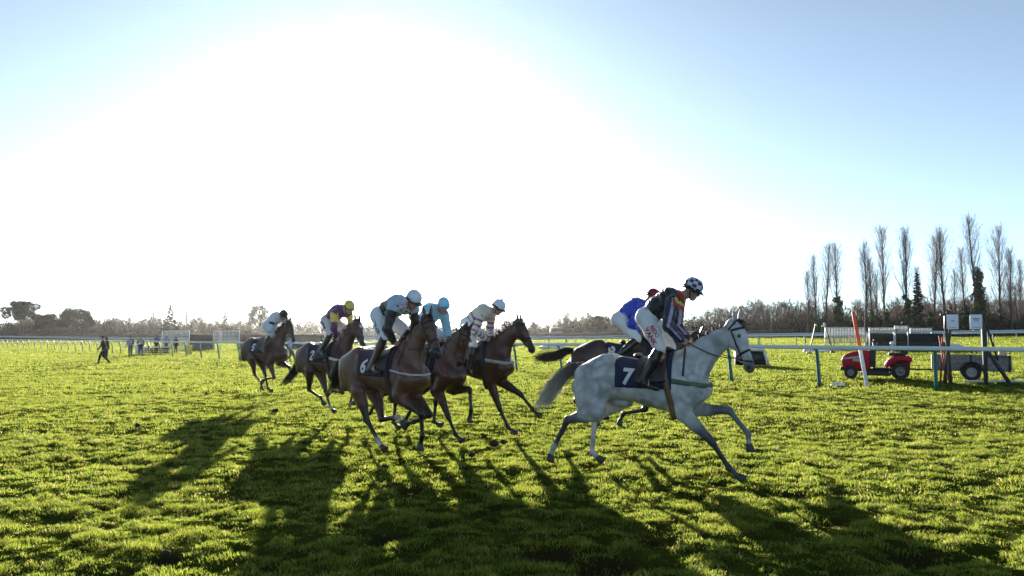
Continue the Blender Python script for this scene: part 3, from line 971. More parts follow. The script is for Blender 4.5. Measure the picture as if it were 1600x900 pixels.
    # dark nostrils and the inside of the ears
    for q in neg[:1] + neg[3:4]:
        w = np.exp(-np.clip(q.d(V), 0, 1) / 0.006)[:, None]
        C = C * (1 - w) + np.array(coats['nostril']) * w
    return V, F, C

def hoof_mesh(mb, cor, toe, f, sc, col):
    """flared hoof: coronet ring to ground ring, toe longer than heel"""
    u = nrm(toe - cor)
    pd = nrm(cor - f)
    fw = nrm(np.cross(V3(0, 1, 0), u))
    # front of the hoof points away from the limb's bend
    if fw.dot(V3(1, 0, 0)) < 0: fw = -fw
    if u[0] < -0.75: fw = V3(0, 0, -1) - u * V3(0, 0, -1).dot(u); fw = nrm(fw)
    l = nrm(np.cross(fw, u))
    n = 14; th = np.arange(n) * 2 * pi / n
    rings = []
    for t, ra, rb, sh in ((-0.012, 0.036, 0.033, 0), (0.0, 0.041, 0.037, 0), (0.045, 0.050, 0.046, 0.012), (0.082, 0.058, 0.053, 0.022), (0.086, 0.050, 0.046, 0.022)):
        r = cor + u * t * sc + fw * sh * sc
        rings.append(r + np.cos(th)[:, None] * fw * ra * sc + np.sin(th)[:, None] * l * rb * sc)
    V = np.concatenate(rings)
    F = []
    for i in range(4):
        for j in range(n):
            k = (j + 1) % n
            F.append([i * n + j, i * n + k, (i + 1) * n + k, (i + 1) * n + j])
    mb.add(V, F, col)
    e = mb.n - n
    mb.f3.append(np.array([[e, e + j, e + j + 1] for j in range(1, n - 1)]))

def strands(path, N, width, seed, curl=0.02, r0=0.0035, r1=0.0012, spread=None, lens=(0.75, 1.0), rootr=0.03):
    """a lock of hair: many thin tapering strands following a path"""
    r = np.random.default_rng(seed)
    path = np.asarray(path, float); m = len(path)
    s = np.linspace(0, 1, m)
    if spread is None: spread = 0.3 + 0.9 * np.sin(np.clip(s * 1.1, 0, 1) * pi * 0.62)
    ns = 9
    Vs = []; Fs = []; off = 0
    tt = np.linspace(0, 1, ns)
    for i in range(N):
        ang = r.uniform(0, 2 * pi); rad = sqrt(r.uniform(0, 1))
        o = V3(cos(ang) * rad, sin(ang) * rad * 0.6, r.normal() * 0.3)
        le = r.uniform(*lens); st = r.uniform(0, 0.12)
        q = st + tt * (le - st)
        P = np.stack([np.interp(q, s, path[:, j]) for j in range(3)], 1)
        sp = np.interp(q, s, spread) * width
        P = P + o * np.maximum(sp, rootr)[:, None]
        ph = r.uniform(0, 6.28, 3)
        P += curl * q[:, None] ** 1.5 * np.stack([np.sin(q * 7 + ph[j]) for j in range(3)], 1)
        rr = (r0 + (r1 - r0) * tt)
        d = np.gradient(P, axis=0); d /= np.linalg.norm(d, axis=1)[:, None]
        a = np.cross(d, V3(r.normal(), r.normal(), r.normal())); a /= np.linalg.norm(a, axis=1)[:, None]
        b = np.cross(d, a)
        for k in range(3):
            th = k * 2 * pi / 3
            Vs.append(P + (cos(th) * a + sin(th) * b) * rr[:, None])
        for k in range(3):
            k2 = (k + 1) % 3
            j = np.arange(ns - 1)
            Fs.append(np.stack([off + k * ns + j, off + k2 * ns + j, off + k2 * ns + j + 1, off + k * ns + j + 1], 1))
        off += 3 * ns
    return np.concatenate(Vs), np.concatenate(Fs)

def wrap(fld, C, d1, d2, angs, R=0.6, off=0.006):
    """points on the skin around centre C in the plane d1,d2"""
    C = np.asarray(C, float)
    D = np.cos(angs)[:, None] * d1 + np.sin(angs)[:, None] * d2
    P = C + D * R
    Q, ok = fld.hit(P, -D, R, off)
    return Q, D

def mk_numeral(h, text, uc, wc, size, material, parent, side=-1, tilt=0.0, base_off=0.02, name='numeral'):
    Vt, Ft = text_mesh(text, size, bold=size * 0.035)
    # glyph plane: x along the trunk (seen from the near side, forward is right), y up
    c, s_ = cos(tilt), sin(tilt)
    x = (Vt[:, 0] * c - Vt[:, 1] * s_) * (-side); y = Vt[:, 0] * s_ + Vt[:, 1] * c
    P0 = np.array([h.T.loc(uc, wc, 0)])
    P = P0 + np.stack([x, np.full(len(x), side * 0.6), y], 1)
    Q, ok = h.field.hit(P, V3(0, -side, 0), 0.6, base_off)
    return mesh_np(name, Q, Ft, material, parent, smooth=False)

def cloth_patch(h, name, u0, u1, w_near, w_far, off, thick, material, parent, nu=16, nv=40, skew=0.0, wave=0.008, seed=1, front_w=None):
    """a cloth laid over the back from the near flank (w_near) to the far flank"""
    us = np.linspace(u0, u1, nu)
    P = np.zeros((nu, nv, 3)); N = np.zeros((nu, nv, 3))
    for i, u in enumerate(us):
        C = h.T.loc(u, -0.36, 0)
        k = i / (nu - 1)
        wn = w_near + (0 if front_w is None else (front_w - w_near) * k)
        # angle of the lower edges
        def edge(side, w):
            Pp, ok = h.field.hit([h.T.loc(u, w, side * 0.6)], V3(0, -side, 0), 0.6, 0)
            d = Pp[0] - C
            return math.atan2(d[1] * side, d[2])
        an, af = edge(-1, wn), edge(1, w_far)
        if an < 0.3: an = 1.3
        if af < 0.3: af = 1.3
        angs = np.linspace(-an, af, nv)
        D = np.stack([np.zeros(nv), np.sin(angs), np.cos(angs)], 1)
        Q, ok = h.field.hit(C + D * 0.6, -D, 0.6, off)
        fl = 1 - np.abs(np.linspace(-1, 1, nv))
        wv = wave * np.sin(u * 40 + seed) * (1 - fl) ** 2
        P[i] = Q + D * wv[:, None]; N[i] = D
    A = P.reshape(-1, 3); B = (P + N * thick).reshape(-1, 3)
    V = np.concatenate([A, B]); n = nu * nv
    F = []
    for i in range(nu - 1):
        for j in range(nv - 1):
            a = i * nv + j
            F.append([a, a + nv, a + nv + 1, a + 1]); F.append([n + a, n + a + 1, n + a + nv + 1, n + a + nv])
    def edge_f(a, b): F.append([a, b, n + b, n + a])
    for i in range(nu - 1):
        edge_f((i + 1) * nv, i * nv); edge_f(i * nv + nv - 1, (i + 1) * nv + nv - 1)
    for j in range(nv - 1):
        edge_f(j, j + 1); edge_f((nu - 1) * nv + j + 1, (nu - 1) * nv + j)
    o = mesh_np(name, V, np.array(F), material, parent, smooth=True)
    return o

def tube_obj(name, pts, r, material, parent, n=6):
    mb = MB(); mb.tube(pts, r, n=n)
    return mb.build(name, material, parent, smooth=True)

def bez(pts, n=14):
    """smooth curve through points"""
    pts = np.asarray(pts, float); m = len(pts)
    if m < 3: return np.array([pts[0] + (pts[-1] - pts[0]) * t for t in np.linspace(0, 1, n)])
    t = np.linspace(0, m - 1, n); out = []
    for x in t:
        i = min(int(x), m - 2); f = x - i
        p0 = pts[max(i - 1, 0)]; p1 = pts[i]; p2 = pts[i + 1]; p3 = pts[min(i + 2, m - 1)]
        out.append(0.5 * ((2 * p1) + (-p0 + p2) * f + (2 * p0 - 5 * p1 + 4 * p2 - p3) * f * f + (-p0 + 3 * p1 - 3 * p2 + p3) * f ** 3))
    return np.array(out)

def build_horse(key, label, coats, grid, tail, cloth_col, numeral, plaits=0, white_plaits=False, breast=None, girth_col='leather',
                bridle='leather', nose_white=False, hoofcol=(0.05, 0.045, 0.04), star=False, saddle_u=0.0):
    h = horse_frame(key)
    sc = h.H['sc']
    root = empty('racehorse', h.O, h.ang, label, 'horse', 'racehorses galloping')
    h.root = root
    V, F, C = horse_skin(h, coats, grid)
    bm = mat('coat_' + key, rough=0.34, attr=True, var=0.16, scale=9, bump=0.25, bscale=70, spec=0.5) if key != 'A' else grey_coat()
    body = mesh_np('body', V, F, bm, root, True, colors=C)
    h.body = body
    # hooves
    for cor, toe, nm in h.hoofs:
        mb = MB()
        hoof_mesh(mb, cor, toe, h.legs[nm][2], sc, (1, 1, 1))
        mb.build('hoof', mat('hoof_' + key, hoofcol, rough=0.55, var=0.25, scale=30), root, smooth=True)
    # eyes
    for sy in (-1, 1):
        mb = MB(); mb.ellipsoid(h.hp(0.178, 0.043, sy * 0.076), (0.02 * sc,) * 3)
        mb.build('eye', mat('horse_eye', (0.008, 0.006, 0.005), rough=0.08, var=0, bump=0, coat=1.0), root, smooth=True)
    # mane or plaits
    hm = mat('hair_' + key, coats['hair'], rough=0.6, var=0.3, scale=20, bump=0)
    crest = []
    n = 9 if plaits else 26
    for i in range(n):
        t = 0.10 + 0.86 * i / (n - 1) if plaits else 0.06 + 0.94 * i / (n - 1)
        q = t * 5; a = min(int(q), 4); f = q - a
        c = h.neck[a] + (h.neck[a + 1] - h.neck[a]) * f
        r = h.neck_r[a] + (h.neck_r[a + 1] - h.neck_r[a]) * f
        if t < 0.28 and plaits: pass
        ax = h.up
        Q, ok = h.field.hit([c + ax * 0.5], -ax, 0.5, -0.004)
        crest.append(Q[0])
    crest = np.array(crest)
    if plaits:
        tang = np.gradient(crest, axis=0)
        for i in range(n):
            t = nrm(tang[i])
            mb = MB()
            mb.ellipsoid(crest[i] + h.up * 0.012, (0.017, 0.019, 0.022), 8, 6)
            mb.ellipsoid(crest[i] + h.up * 0.032 + t * 0.006, (0.013, 0.014, 0.014), 8, 6)
            mb.build('mane_plait', hm, root, smooth=True)
            if white_plaits:
                mb = MB(); mb.ellipsoid(crest[i] + h.up * 0.022, (0.019, 0.021, 0.006), 8, 4)
                mb.build('plait_band', mat('white_tape', (0.75, 0.75, 0.75)), root, smooth=True)
        # a low ridge of hair between the plaits
        mb = MB(); mb.tube(crest, 0.012, 6); mb.build('mane', hm, root, smooth=True)
    else:
        r = np.random.default_rng(ord(key))
        VV = []; FF = []; off = 0
        for i in range(420):
            t = r.uniform(0, n - 1.001); a = int(t); f = t - a
            c = crest[a] + (crest[a + 1] - crest[a]) * f
            side = 1 if r.uniform() < 0.8 else -1
            ln = r.uniform(0.05, 0.12)
            p = c + V3(0, r.uniform(-0.012, 0.012), 0)
            pth = [p, p + h.up * ln * 0.45 + V3(-0.02, side * 0.012, 0), p + h.up * ln * 0.5 + V3(-0.05, side * 0.04, -0.01), p + h.up * ln * 0.25 + V3(-0.06, side * 0.062, -ln * 0.4)]
            vv, ff = strands(pth, 1, 0.0, int(r.integers(1e6)), curl=0.004, r0=0.004, r1=0.0015, lens=(1, 1), rootr=0)
            VV.append(vv); FF.append(ff + off); off += len(vv)
        mesh_np('mane', np.concatenate(VV), np.concatenate(FF), hm, root, True)
    # forelock
    fl = [h.hp(0.0, 0.05, 0), h.hp(-0.01, 0.085, 0), h.hp(0.06, 0.105, 0), h.hp(0.12, 0.098, 0)]
    vv, ff = strands(fl, 26, 0.022, 5 + ord(key), curl=0.008, r0=0.004, r1=0.0015)
    mesh_np('forelock', vv, ff, hm, root, True)
    # tail
    D0 = h.T.loc(-1.17, -0.20, 0)
    pts = [D0 + V3(0.05, 0, -0.02)] + [h.un(p, 0.0) for p in tail['path']]
    pts[1][0] = min(pts[1][0], D0[0] - 0.02)
    path = bez(pts, 14)
    mb = MB(); mb.tube(path[:6], np.linspace(0.036, 0.02, 6), 8); mb.build('dock', hm, root, smooth=True)
    sp = np.interp(np.linspace(0, 1, 14), [0, 0.15, 0.5, 0.8, 1], tail.get('spread', [0.3, 0.5, 1.0, 1.1, 0.7]))
    vv, ff = strands(path, tail.get('n', 360), tail.get('w', 0.085), 77 + ord(key), curl=tail.get('curl', 0.02), r0=0.0055, r1=0.002, spread=sp, lens=(0.6, 1.0))
    if key == 'A':
        tcol = np.zeros((len(vv), 3)); 
        # tail hair: dark at the dock, cream tip whitened to paint in sunlight
        dd = np.linalg.norm(vv - D0, axis=1); k = np.clip((dd - 0.14) / 0.36, 0, 1)[:, None]
        tcol = np.array([0.34, 0.30, 0.27]) * (1 - k) + np.array([0.93, 0.88, 0.79]) * k
        mesh_np('tail', vv, ff, mat('grey_tail_hair', rough=0.55, attr=True, var=0.2, scale=25, bump=0, trans=0.62), root, True, colors=tcol)
    else:
        mesh_np('tail', vv, ff, mat('tailhair_' + key, coats['hair'], rough=0.55, var=0.3, scale=20, bump=0, trans=0.2), root, True)
    # ---------------- tack
    cm = mat('numbercloth_%.2f_%.2f' % (cloth_col[0], cloth_col[2]), cloth_col, rough=0.85, var=0.12, scale=14, bump=0.3)
    cloth = cloth_patch(h, 'saddle_cloth', -0.66, 0.02, -0.40, -0.40, 0.012, 0.006, cm, root, seed=ord(key), front_w=-0.44)
    if numeral:
        uc_, wc_, sz_ = (-0.58, -0.20, 0.24) if key == 'B' else (-0.50, -0.29, 0.27)
        nm = mk_numeral(h, numeral, uc_, wc_, sz_, mat('numeral_white', (0.62, 0.62, 0.62), var=0.03, bump=0), root, -1, tilt=-0.08, base_off=0.033)
        nm.parent = cloth
        nm2 = mk_numeral(h, numeral, uc_, wc_, sz_, mat('numeral_white'), root, 1, tilt=0.08, base_off=0.033)
        nm2.parent = cloth
    lm = mat('leather_dark', (0.022, 0.014, 0.011), rough=0.42, var=0.2, scale=30, bump=0.2)
    sad = cloth_patch(h, 'saddle', -0.40, -0.04, -0.36, -0.36, 0.030, 0.014, lm, root, nu=10, nv=30, wave=0)
    mb = MB()
    for u, r_, w_ in ((-0.40, 0.03, 0.13), (-0.03, 0.03, 0.10)):
        P0, _ = h.field.hit([h.T.loc(u, 0.4, 0)], nrm(V3(0, 0, -1)), 0.8, 0.04)
        mb = MB(); mb.ellipsoid(P0[0] + V3(0, 0, 0.012), (0.05, w_, 0.035), 12, 8)
        mb.build('saddle_cantle' if u < -0.2 else 'saddle_pommel', lm, sad, smooth=True)
    # girth and surcingle
    gm = mat('girth_' + str(girth_col), {'leather': (0.03, 0.018, 0.012), 'brown': (0.16, 0.09, 0.045), 'navy': (0.012, 0.014, 0.03)}[girth_col], rough=0.7, var=0.2)
    angs = np.linspace(0, 2 * pi, 49)[:-1]
    Cn = h.T.loc(-0.03, -0.42, 0); ax = nrm(h.T.loc(0.02, -0.8, 0) - h.T.loc(-0.10, 0, 0))
    Q, D = wrap(h.field, Cn, V3(0, 1, 0), -ax, angs, 0.6, 0.038)
    low = np.clip((-(D @ (-ax)) + 0.3) / 0.6, 0, 1)
    Q = Q - D * (0.028 * low)[:, None]
    band('girth', Q, D, np.cross(V3(0, 1, 0), ax), 0.07, 0.007, gm, root, closed=True)
    # breast girth
    if breast:
        bmcol = mat('breastgirth_%.2f_%.2f' % (breast[0], breast[1]), breast[:3], rough=0.8, var=0.1)
        C2 = h.T.loc(0.10, -0.36, 0)
        a1 = np.linspace(-2.05, 2.05, 44)
        tiltv = nrm(V3(1, 0, -0.14))
        Q, D = wrap(h.field, C2, tiltv, V3(0, 1, 0), a1, 0.7, 0.004)
        band('breast_girth', Q, D, V3(0, 0, 1), breast[3], 0.007, bmcol, root)
        C3 = h.T.loc(0.16, -0.22, 0)
        Q, D = wrap(h.field, C3, V3(0, 0.0, 1), V3(0, 1, 0), np.linspace(-1.9, 1.9, 30), 0.6, 0.004)
        band('neck_strap', Q, D, V3(1, 0, 0), 0.022, 0.006, lm, root)
    # bridle
    br = mat('bridle_leather', (0.012, 0.010, 0.010), rough=0.4, var=0.2, scale=40)
    hd, hn, hl = h.hd, h.hn, h.hl
    def ring(d, tilt, a0, a1, n, name, wid=0.022, offn=-0.02):
        c = h.hp(d, offn, 0); ax = nrm(hd + hn * tilt)
        e1 = nrm(hn - ax * hn.dot(ax)); e2 = nrm(np.cross(ax, e1))
        Q, D = wrap(h.field, c, e1, e2, np.linspace(a0, a1, n), 0.2, 0.003)
        ob = band(name, Q, D, ax, wid, 0.006, br, root, closed=abs(a1 - a0) > 6.2)
        return Q
    full = 2 * pi * (1 - 1 / 28)
    nb = ring(0.375, 0.15, 0, full, 28, 'noseband', 0.026)
    ring(0.46, -0.55, 0, full, 28, 'drop_noseband', 0.018)
    bb = ring(0.085, -0.10, -1.5, 1.5, 20, 'browband', 0.026)
    hpce = ring(0.045, 0.55, -2.0, 2.0, 24, 'headpiece', 0.02)
    bits = {}
    for sy in (-1, 1):
        bit, _ = h.field.hit([h.hp(0.44, -0.045, sy * 0.2)], -hl * sy, 0.2, 0.008); bit = bit[0]
        bits[sy] = bit
        p0, _ = h.field.hit([h.hp(0.07, -0.02, sy * 0.2)], -hl * sy, 0.2, 0.004)
        line = [p0[0] + (bit - p0[0]) * t for t in np.linspace(0, 1, 12)]
        Q, _ = h.field.hit(np.array(line) + hl * sy * 0.12, -hl * sy, 0.24, 0.004)
        band('cheekpiece', Q, np.tile(hl * sy, (12, 1)), hn, 0.018, 0.005, br, root)
        p1 = h.hp(0.12, -0.12, sy * 0.2)
        line = [p0[0] + (h.hp(0.22, -0.14, sy * 0.03) - p0[0]) * t for t in np.linspace(0, 1, 10)]
        Q, _ = h.field.hit(np.array(line) + hl * sy * 0.12, -hl * sy, 0.24, 0.004)
        mb = MB()
        th = np.linspace(0, 2 * pi, 15)
        mb.tube(bit + hl * sy * 0.004 + 0.034 * (np.cos(th)[:, None] * hd + np.sin(th)[:, None] * hn), 0.0045, 6)
        mb.build('bit_ring', mat('steel', (0.6, 0.6, 0.6), rough=0.25, metal=1.0, var=0.05), root, smooth=True)
    h.bits = bits
    if white_plaits:
        pass
    if star:
        Q, _ = h.field.hit([h.hp(0.16, 0.25, 0)], -hn, 0.25, 0.003)
        P = []
        for a in np.linspace(0, 2 * pi, 9)[:-1]:
            q, _ = h.field.hit([h.hp(0.15 + 0.045 * cos(a), 0.25, 0.026 * sin(a))], -hn, 0.25, 0.003); P.append(q[0])
        Vv = np.concatenate([Q, P]); Ff = np.array([[0, i + 1, (i + 1) % 8 + 1] for i in range(8)])
        mesh_np('star_marking', Vv, Ff, mat('white_hair', (0.6, 0.57, 0.55)), root, True)
    return h

def grey_coat():
    if 'grey_coat' in MATS: return MATS['grey_coat']
    m = mat('grey_coat', rough=0.5, attr=True, var=0.06, scale=7, bump=0.2, bscale=70)
    N = m.node_tree.nodes; L = m.node_tree.links; p = N['Principled BSDF']
    src = p.inputs['Base Color'].links[0].from_socket
    tc = N.new('ShaderNodeTexCoord')
    vo = N.new('ShaderNodeTexVoronoi'); vo.inputs['Scale'].default_value = 11; vo.feature = 'SMOOTH_F1'; vo.inputs['Smoothness'].default_value = 0.6
    no = N.new('ShaderNodeTexNoise'); no.inputs['Scale'].default_value = 5; no.inputs['Detail'].default_value = 4
    mp = N.new('ShaderNodeMix'); mp.data_type = 'RGBA'; mp.inputs[0].default_value = 0.22
    L.new(tc.outputs['Object'], mp.inputs[6]); L.new(no.outputs['Color'], mp.inputs[7]); L.new(tc.outputs['Object'], no.inputs['Vector'])
    L.new(mp.outputs[2], vo.inputs['Vector'])
    mr = N.new('ShaderNodeMapRange'); mr.inputs['From Min'].default_value = 0.15; mr.inputs['From Max'].default_value = 0.75
    mr.inputs['To Min'].default_value = 1.0; mr.inputs['To Max'].default_value = 0.46
    L.new(vo.outputs['Distance'], mr.inputs['Value'])
    n2 = N.new('ShaderNodeTexNoise'); n2.inputs['Scale'].default_value = 2.2; L.new(tc.outputs['Object'], n2.inputs['Vector'])
    m2 = N.new('ShaderNodeMapRange'); m2.inputs['From Min'].default_value = 0.34; m2.inputs['From Max'].default_value = 0.58
    L.new(n2.outputs['Fac'], m2.inputs['Value'])
    mm = N.new('ShaderNodeMix'); mm.data_type = 'RGBA'; mm.blend_type = 'MULTIPLY'
    L.new(m2.outputs[0], mm.inputs[0]); L.new(src, mm.inputs[6]); L.new(mr.outputs[0], mm.inputs[7])
    n4 = N.new('ShaderNodeTexNoise'); n4.inputs['Scale'].default_value = 55; n4.inputs['Detail'].default_value = 2; L.new(tc.outputs['Object'], n4.inputs['Vector'])
    m5 = N.new('ShaderNodeMapRange'); m5.inputs['From Min'].default_value = 0.66; m5.inputs['From Max'].default_value = 0.74; m5.inputs['To Max'].default_value = 0.6
    L.new(n4.outputs['Fac'], m5.inputs['Value'])
    m6 = N.new('ShaderNodeMix'); m6.data_type = 'RGBA'; L.new(m5.outputs[0], m6.inputs[0]); L.new(mm.outputs[2], m6.inputs[6]); m6.inputs[7].default_value = (0.10, 0.07, 0.045, 1)
    L.new(m6.outputs[2], p.inputs['Base Color'])
    return m

BAY = dict(coat=(0.066, 0.024, 0.015), leg=(0.040, 0.016, 0.011), point=(0.007, 0.005, 0.005), face=(0.055, 0.023, 0.015), muzzle=(0.03, 0.017, 0.013),
           ear=(0.05, 0.022, 0.014), nostril=(0.006, 0.004, 0.004), hair=(0.012, 0.009, 0.008))
def coat(**k):
    c = dict(BAY); c.update(k); return c
WHITE_SOCK = (0.62, 0.58, 0.54)
hA = build_horse('A', 'dapple grey racehorse leading the field at a gallop, number 7 cloth', coat(
        coat=(0.60, 0.60, 0.59), leg=(0.13, 0.13, 0.145), point=(0.045, 0.045, 0.055), leg_FN=(0.10, 0.10, 0.115), point_FN=(0.03, 0.03, 0.04), leg_HF=(0.5, 0.49, 0.48), point_HF=(0.55, 0.53, 0.51), point_FF=(0.16, 0.155, 0.17), face=(0.62, 0.62, 0.62), muzzle=(0.20, 0.195, 0.20), ear=(0.42, 0.41, 0.41),  # far hind leg paler: sunlight painted into its leg and point colours
        nostril=(0.02, 0.02, 0.02), hair=(0.03, 0.03, 0.032), sock_FF=(0.55, 0.54, 0.54), sock_HN=(0.6, 0.58, 0.56), sock_FN=(0.09, 0.09, 0.10), sock_HF=(0.6, 0.58, 0.56)), 0.013,
        dict(path=[(903, 572), (876, 592), (859, 616), (845, 636)], w=0.12, n=520, curl=0.03, spread=[0.3, 0.5, 0.8, 0.95, 0.8]),
        (0.012, 0.018, 0.055), '7', plaits=1, breast=(0.10, 0.16, 0.10, 0.06), girth_col='brown')  # green of the breast girth is lens flare put into its colour
hB = build_horse('B', 'dark brown racehorse half hidden behind the grey, tail streaming straight back', coat(
        coat=(0.035, 0.016, 0.011), leg=(0.03, 0.015, 0.01), face=(0.04, 0.02, 0.012)), 0.016,
        dict(path=[(885, 548), (870, 556), (852, 558), (838, 560)], w=0.11, n=420, curl=0.03, spread=[0.3, 0.5, 0.9, 1.2, 0.9]),
        (0.012, 0.016, 0.05), '8', plaits=0, breast=(0.35, 0.02, 0.02, 0.045))
hC = build_horse('C', 'bay racehorse with plaited mane and pale breast girth, right of the pack, forelegs stretched', coat(), 0.015,
        dict(path=[(655, 548), (640, 560), (630, 578), (625, 596)], w=0.08, n=260), (0.012, 0.016, 0.05), None, plaits=1, breast=(0.42, 0.40, 0.36, 0.06))
hD = build_horse('D', 'bay racehorse with bowed head and white plait ties between two others', coat(coat=(0.062, 0.025, 0.016)), 0.015,
        dict(path=[(612, 552), (600, 565), (592, 585), (588, 600)], w=0.08, n=260), (0.012, 0.016, 0.05), None, plaits=1, white_plaits=True)
hE = build_horse('E', 'chestnut brown racehorse with number 6 cloth nearest the camera in the pack', coat(
        coat=(0.115, 0.047, 0.030), leg=(0.05, 0.021, 0.014), face=(0.085, 0.038, 0.025), sock_HN=WHITE_SOCK, sock_HF=WHITE_SOCK), 0.013,
        dict(path=[(538, 562), (531, 580), (524, 598), (518, 612)], w=0.11, n=380, curl=0.03), (0.03, 0.022, 0.05), '6', plaits=0, breast=(0.62, 0.62, 0.64, 0.022))
hF = build_horse('F', 'dark bay racehorse with white star and number 2 cloth, second from the left', coat(
        coat=(0.060, 0.024, 0.016), sock_HF=WHITE_SOCK, sock_FN=WHITE_SOCK, sock_FF=(0.45, 0.42, 0.4)), 0.017,
        dict(path=[(470, 556), (463, 575), (452, 590), (442, 600)], w=0.10, n=300, curl=0.03), (0.012, 0.018, 0.055), '2', plaits=0, breast=(0.6, 0.58, 0.55, 0.05), star=True)
hG = build_horse('G', 'dark bay racehorse with number 5 cloth at the back of the field, leftmost', coat(
        coat=(0.058, 0.024, 0.016)), 0.019,
        dict(path=[(386, 548), (383, 555), (379, 560), (376, 563)], w=0.11, n=220, curl=0.03), (0.012, 0.018, 0.06), '5', plaits=0)
HS = dict(A=hA, B=hB, C=hC, D=hD, E=hE, F=hF, G=hG)
print('horses', round(time.time() - T0, 1))
# ------------------------------------------------------------------ jockeys and people
SKIN = (0.42, 0.24, 0.17)
def person_head(P, c, f, up, lat, s=1.0, skin='skin'):
    """c: centre of the skull; f: facing; up; lat (person's left)"""
    def q(a, b, l): return c + (f * a + up * b + lat * l) * s
    P.append(Seg(q(-0.025, 0.025, 0), q(0.02, 0.02, 0), 0.090 * s, 0.088 * s, 0.074 * s, 0.072 * s, lat=lat, k=0.03, col=skin))
    P.append(Seg(q(0.035, 0.01, 0), q(0.045, -0.06, 0), 0.055 * s, 0.047 * s, 0.062 * s, 0.046 * s, lat=lat, k=0.03, col=skin))
    P.append(Seg(q(0.045, -0.085, 0), q(0.062, -0.105, 0), 0.034 * s, 0.022 * s, 0.036 * s, 0.024 * s, lat=lat, k=0.025, col=skin))
    P.append(Seg(q(-0.01, -0.065, 0), q(0.04, -0.095, 0), 0.03 * s, 0.02 * s, 0.055 * s, 0.04 * s, lat=lat, k=0.025, col=skin))
    P.append(Seg(q(0.088, 0.005, 0), q(0.112, -0.037, 0), 0.011 * s, 0.014 * s, 0.009 * s, 0.015 * s, lat=lat, k=0.012, col=skin))
    P.append(Seg(q(0.082, 0.028, -0.03), q(0.082, 0.028, 0.03), 0.012 * s, 0.012 * s, k=0.015, col=skin))
    P.append(Seg(q(0.083, -0.064, -0.018), q(0.083, -0.064, 0.018), 0.009 * s, 0.009 * s, k=0.008, col='lips'))
    P.append(Seg(q(0.070, -0.03, -0.038), q(0.070, -0.03, 0.038), 0.018 * s, 0.018 * s, k=0.02, col=skin))
    for sy in (-1, 1):
        P.append(Seg(q(-0.005, -0.005, sy * 0.076), q(-0.012, -0.045, sy * 0.073), 0.020 * s, 0.012 * s, 0.009 * s, 0.008 * s, lat=lat, k=0.008, col=skin))
    return q

def hand_prims(P, wrist, d, pn, side_l, s=1.0, curl=1.0, col='skin'):
    """d: direction of the palm, pn: palm normal (towards what is gripped), side_l: thumb side"""
    d = nrm(d); pn = nrm(pn - d * pn.dot(d)); sl = nrm(side_l - d * side_l.dot(d) - pn * side_l.dot(pn))
    w = wrist
    P.append(Seg(w, w + d * 0.075 * s, 0.020 * s, 0.016 * s, 0.030 * s, 0.040 * s, lat=sl, k=0.015, col=col))
    for i, (o, L) in enumerate(((0.030, 0.040), (0.010, 0.045), (-0.010, 0.042), (-0.029, 0.033))):
        k0 = w + (d * 0.082 + sl * o) * s
        a1, a2, a3 = 0.75 * curl, 1.7 * curl, 2.6 * curl
        p1 = k0 + (d * cos(a1) + pn * sin(a1)) * L * s
        p2 = p1 + (d * cos(a2) + pn * sin(a2)) * L * 0.65 * s
        p3 = p2 + (d * cos(a3) + pn * sin(a3)) * L * 0.5 * s
        r = 0.0095 * s * (1 if i < 3 else 0.85)
        P.append(Seg(k0 - d * 0.01, p1, r, r * 0.92, k=0.004, col=col))
        P.append(Seg(p1, p2, r * 0.92, r * 0.85, k=0.004, col=col))
        P.append(Seg(p2, p3, r * 0.85, r * 0.75, k=0.004, col=col))
    t0 = w + (d * 0.025 + sl * 0.030) * s
    t1 = t0 + (d * 0.035 + sl * 0.018 + pn * 0.018) * s
    t2 = t1 + (d * 0.022 - sl * 0.004 + pn * 0.020) * s
    P.append(Seg(t0, t1, 0.013 * s, 0.0105 * s, k=0.01, col=col)); P.append(Seg(t1, t2, 0.0105 * s, 0.008 * s, k=0.004, col=col))

def clampseg(a, b, L, lo=0.95, hi=1.06):
    d = b - a; n = np.linalg.norm(d) + 1e-9
    return a + d / n * min(max(n, L * lo), L * hi)

def ik_mid(a, c, L1, L2, hint):
    """middle joint of a two piece limb bending towards hint"""
    d = c - a; n = np.linalg.norm(d); u = d / n
    n = min(n, (L1 + L2) * 0.985)
    x = (L1 * L1 - L2 * L2 + n * n) / (2 * n); hgt = sqrt(max(L1 * L1 - x * x, 1e-6))
    hv = hint - a; hv = hv - u * hv.dot(u)
    return a + u * x + nrm(hv) * hgt

def vcol_mesh(name, V, F, C, material, parent): return mesh_np(name, V, F, material, parent, True, colors=C)

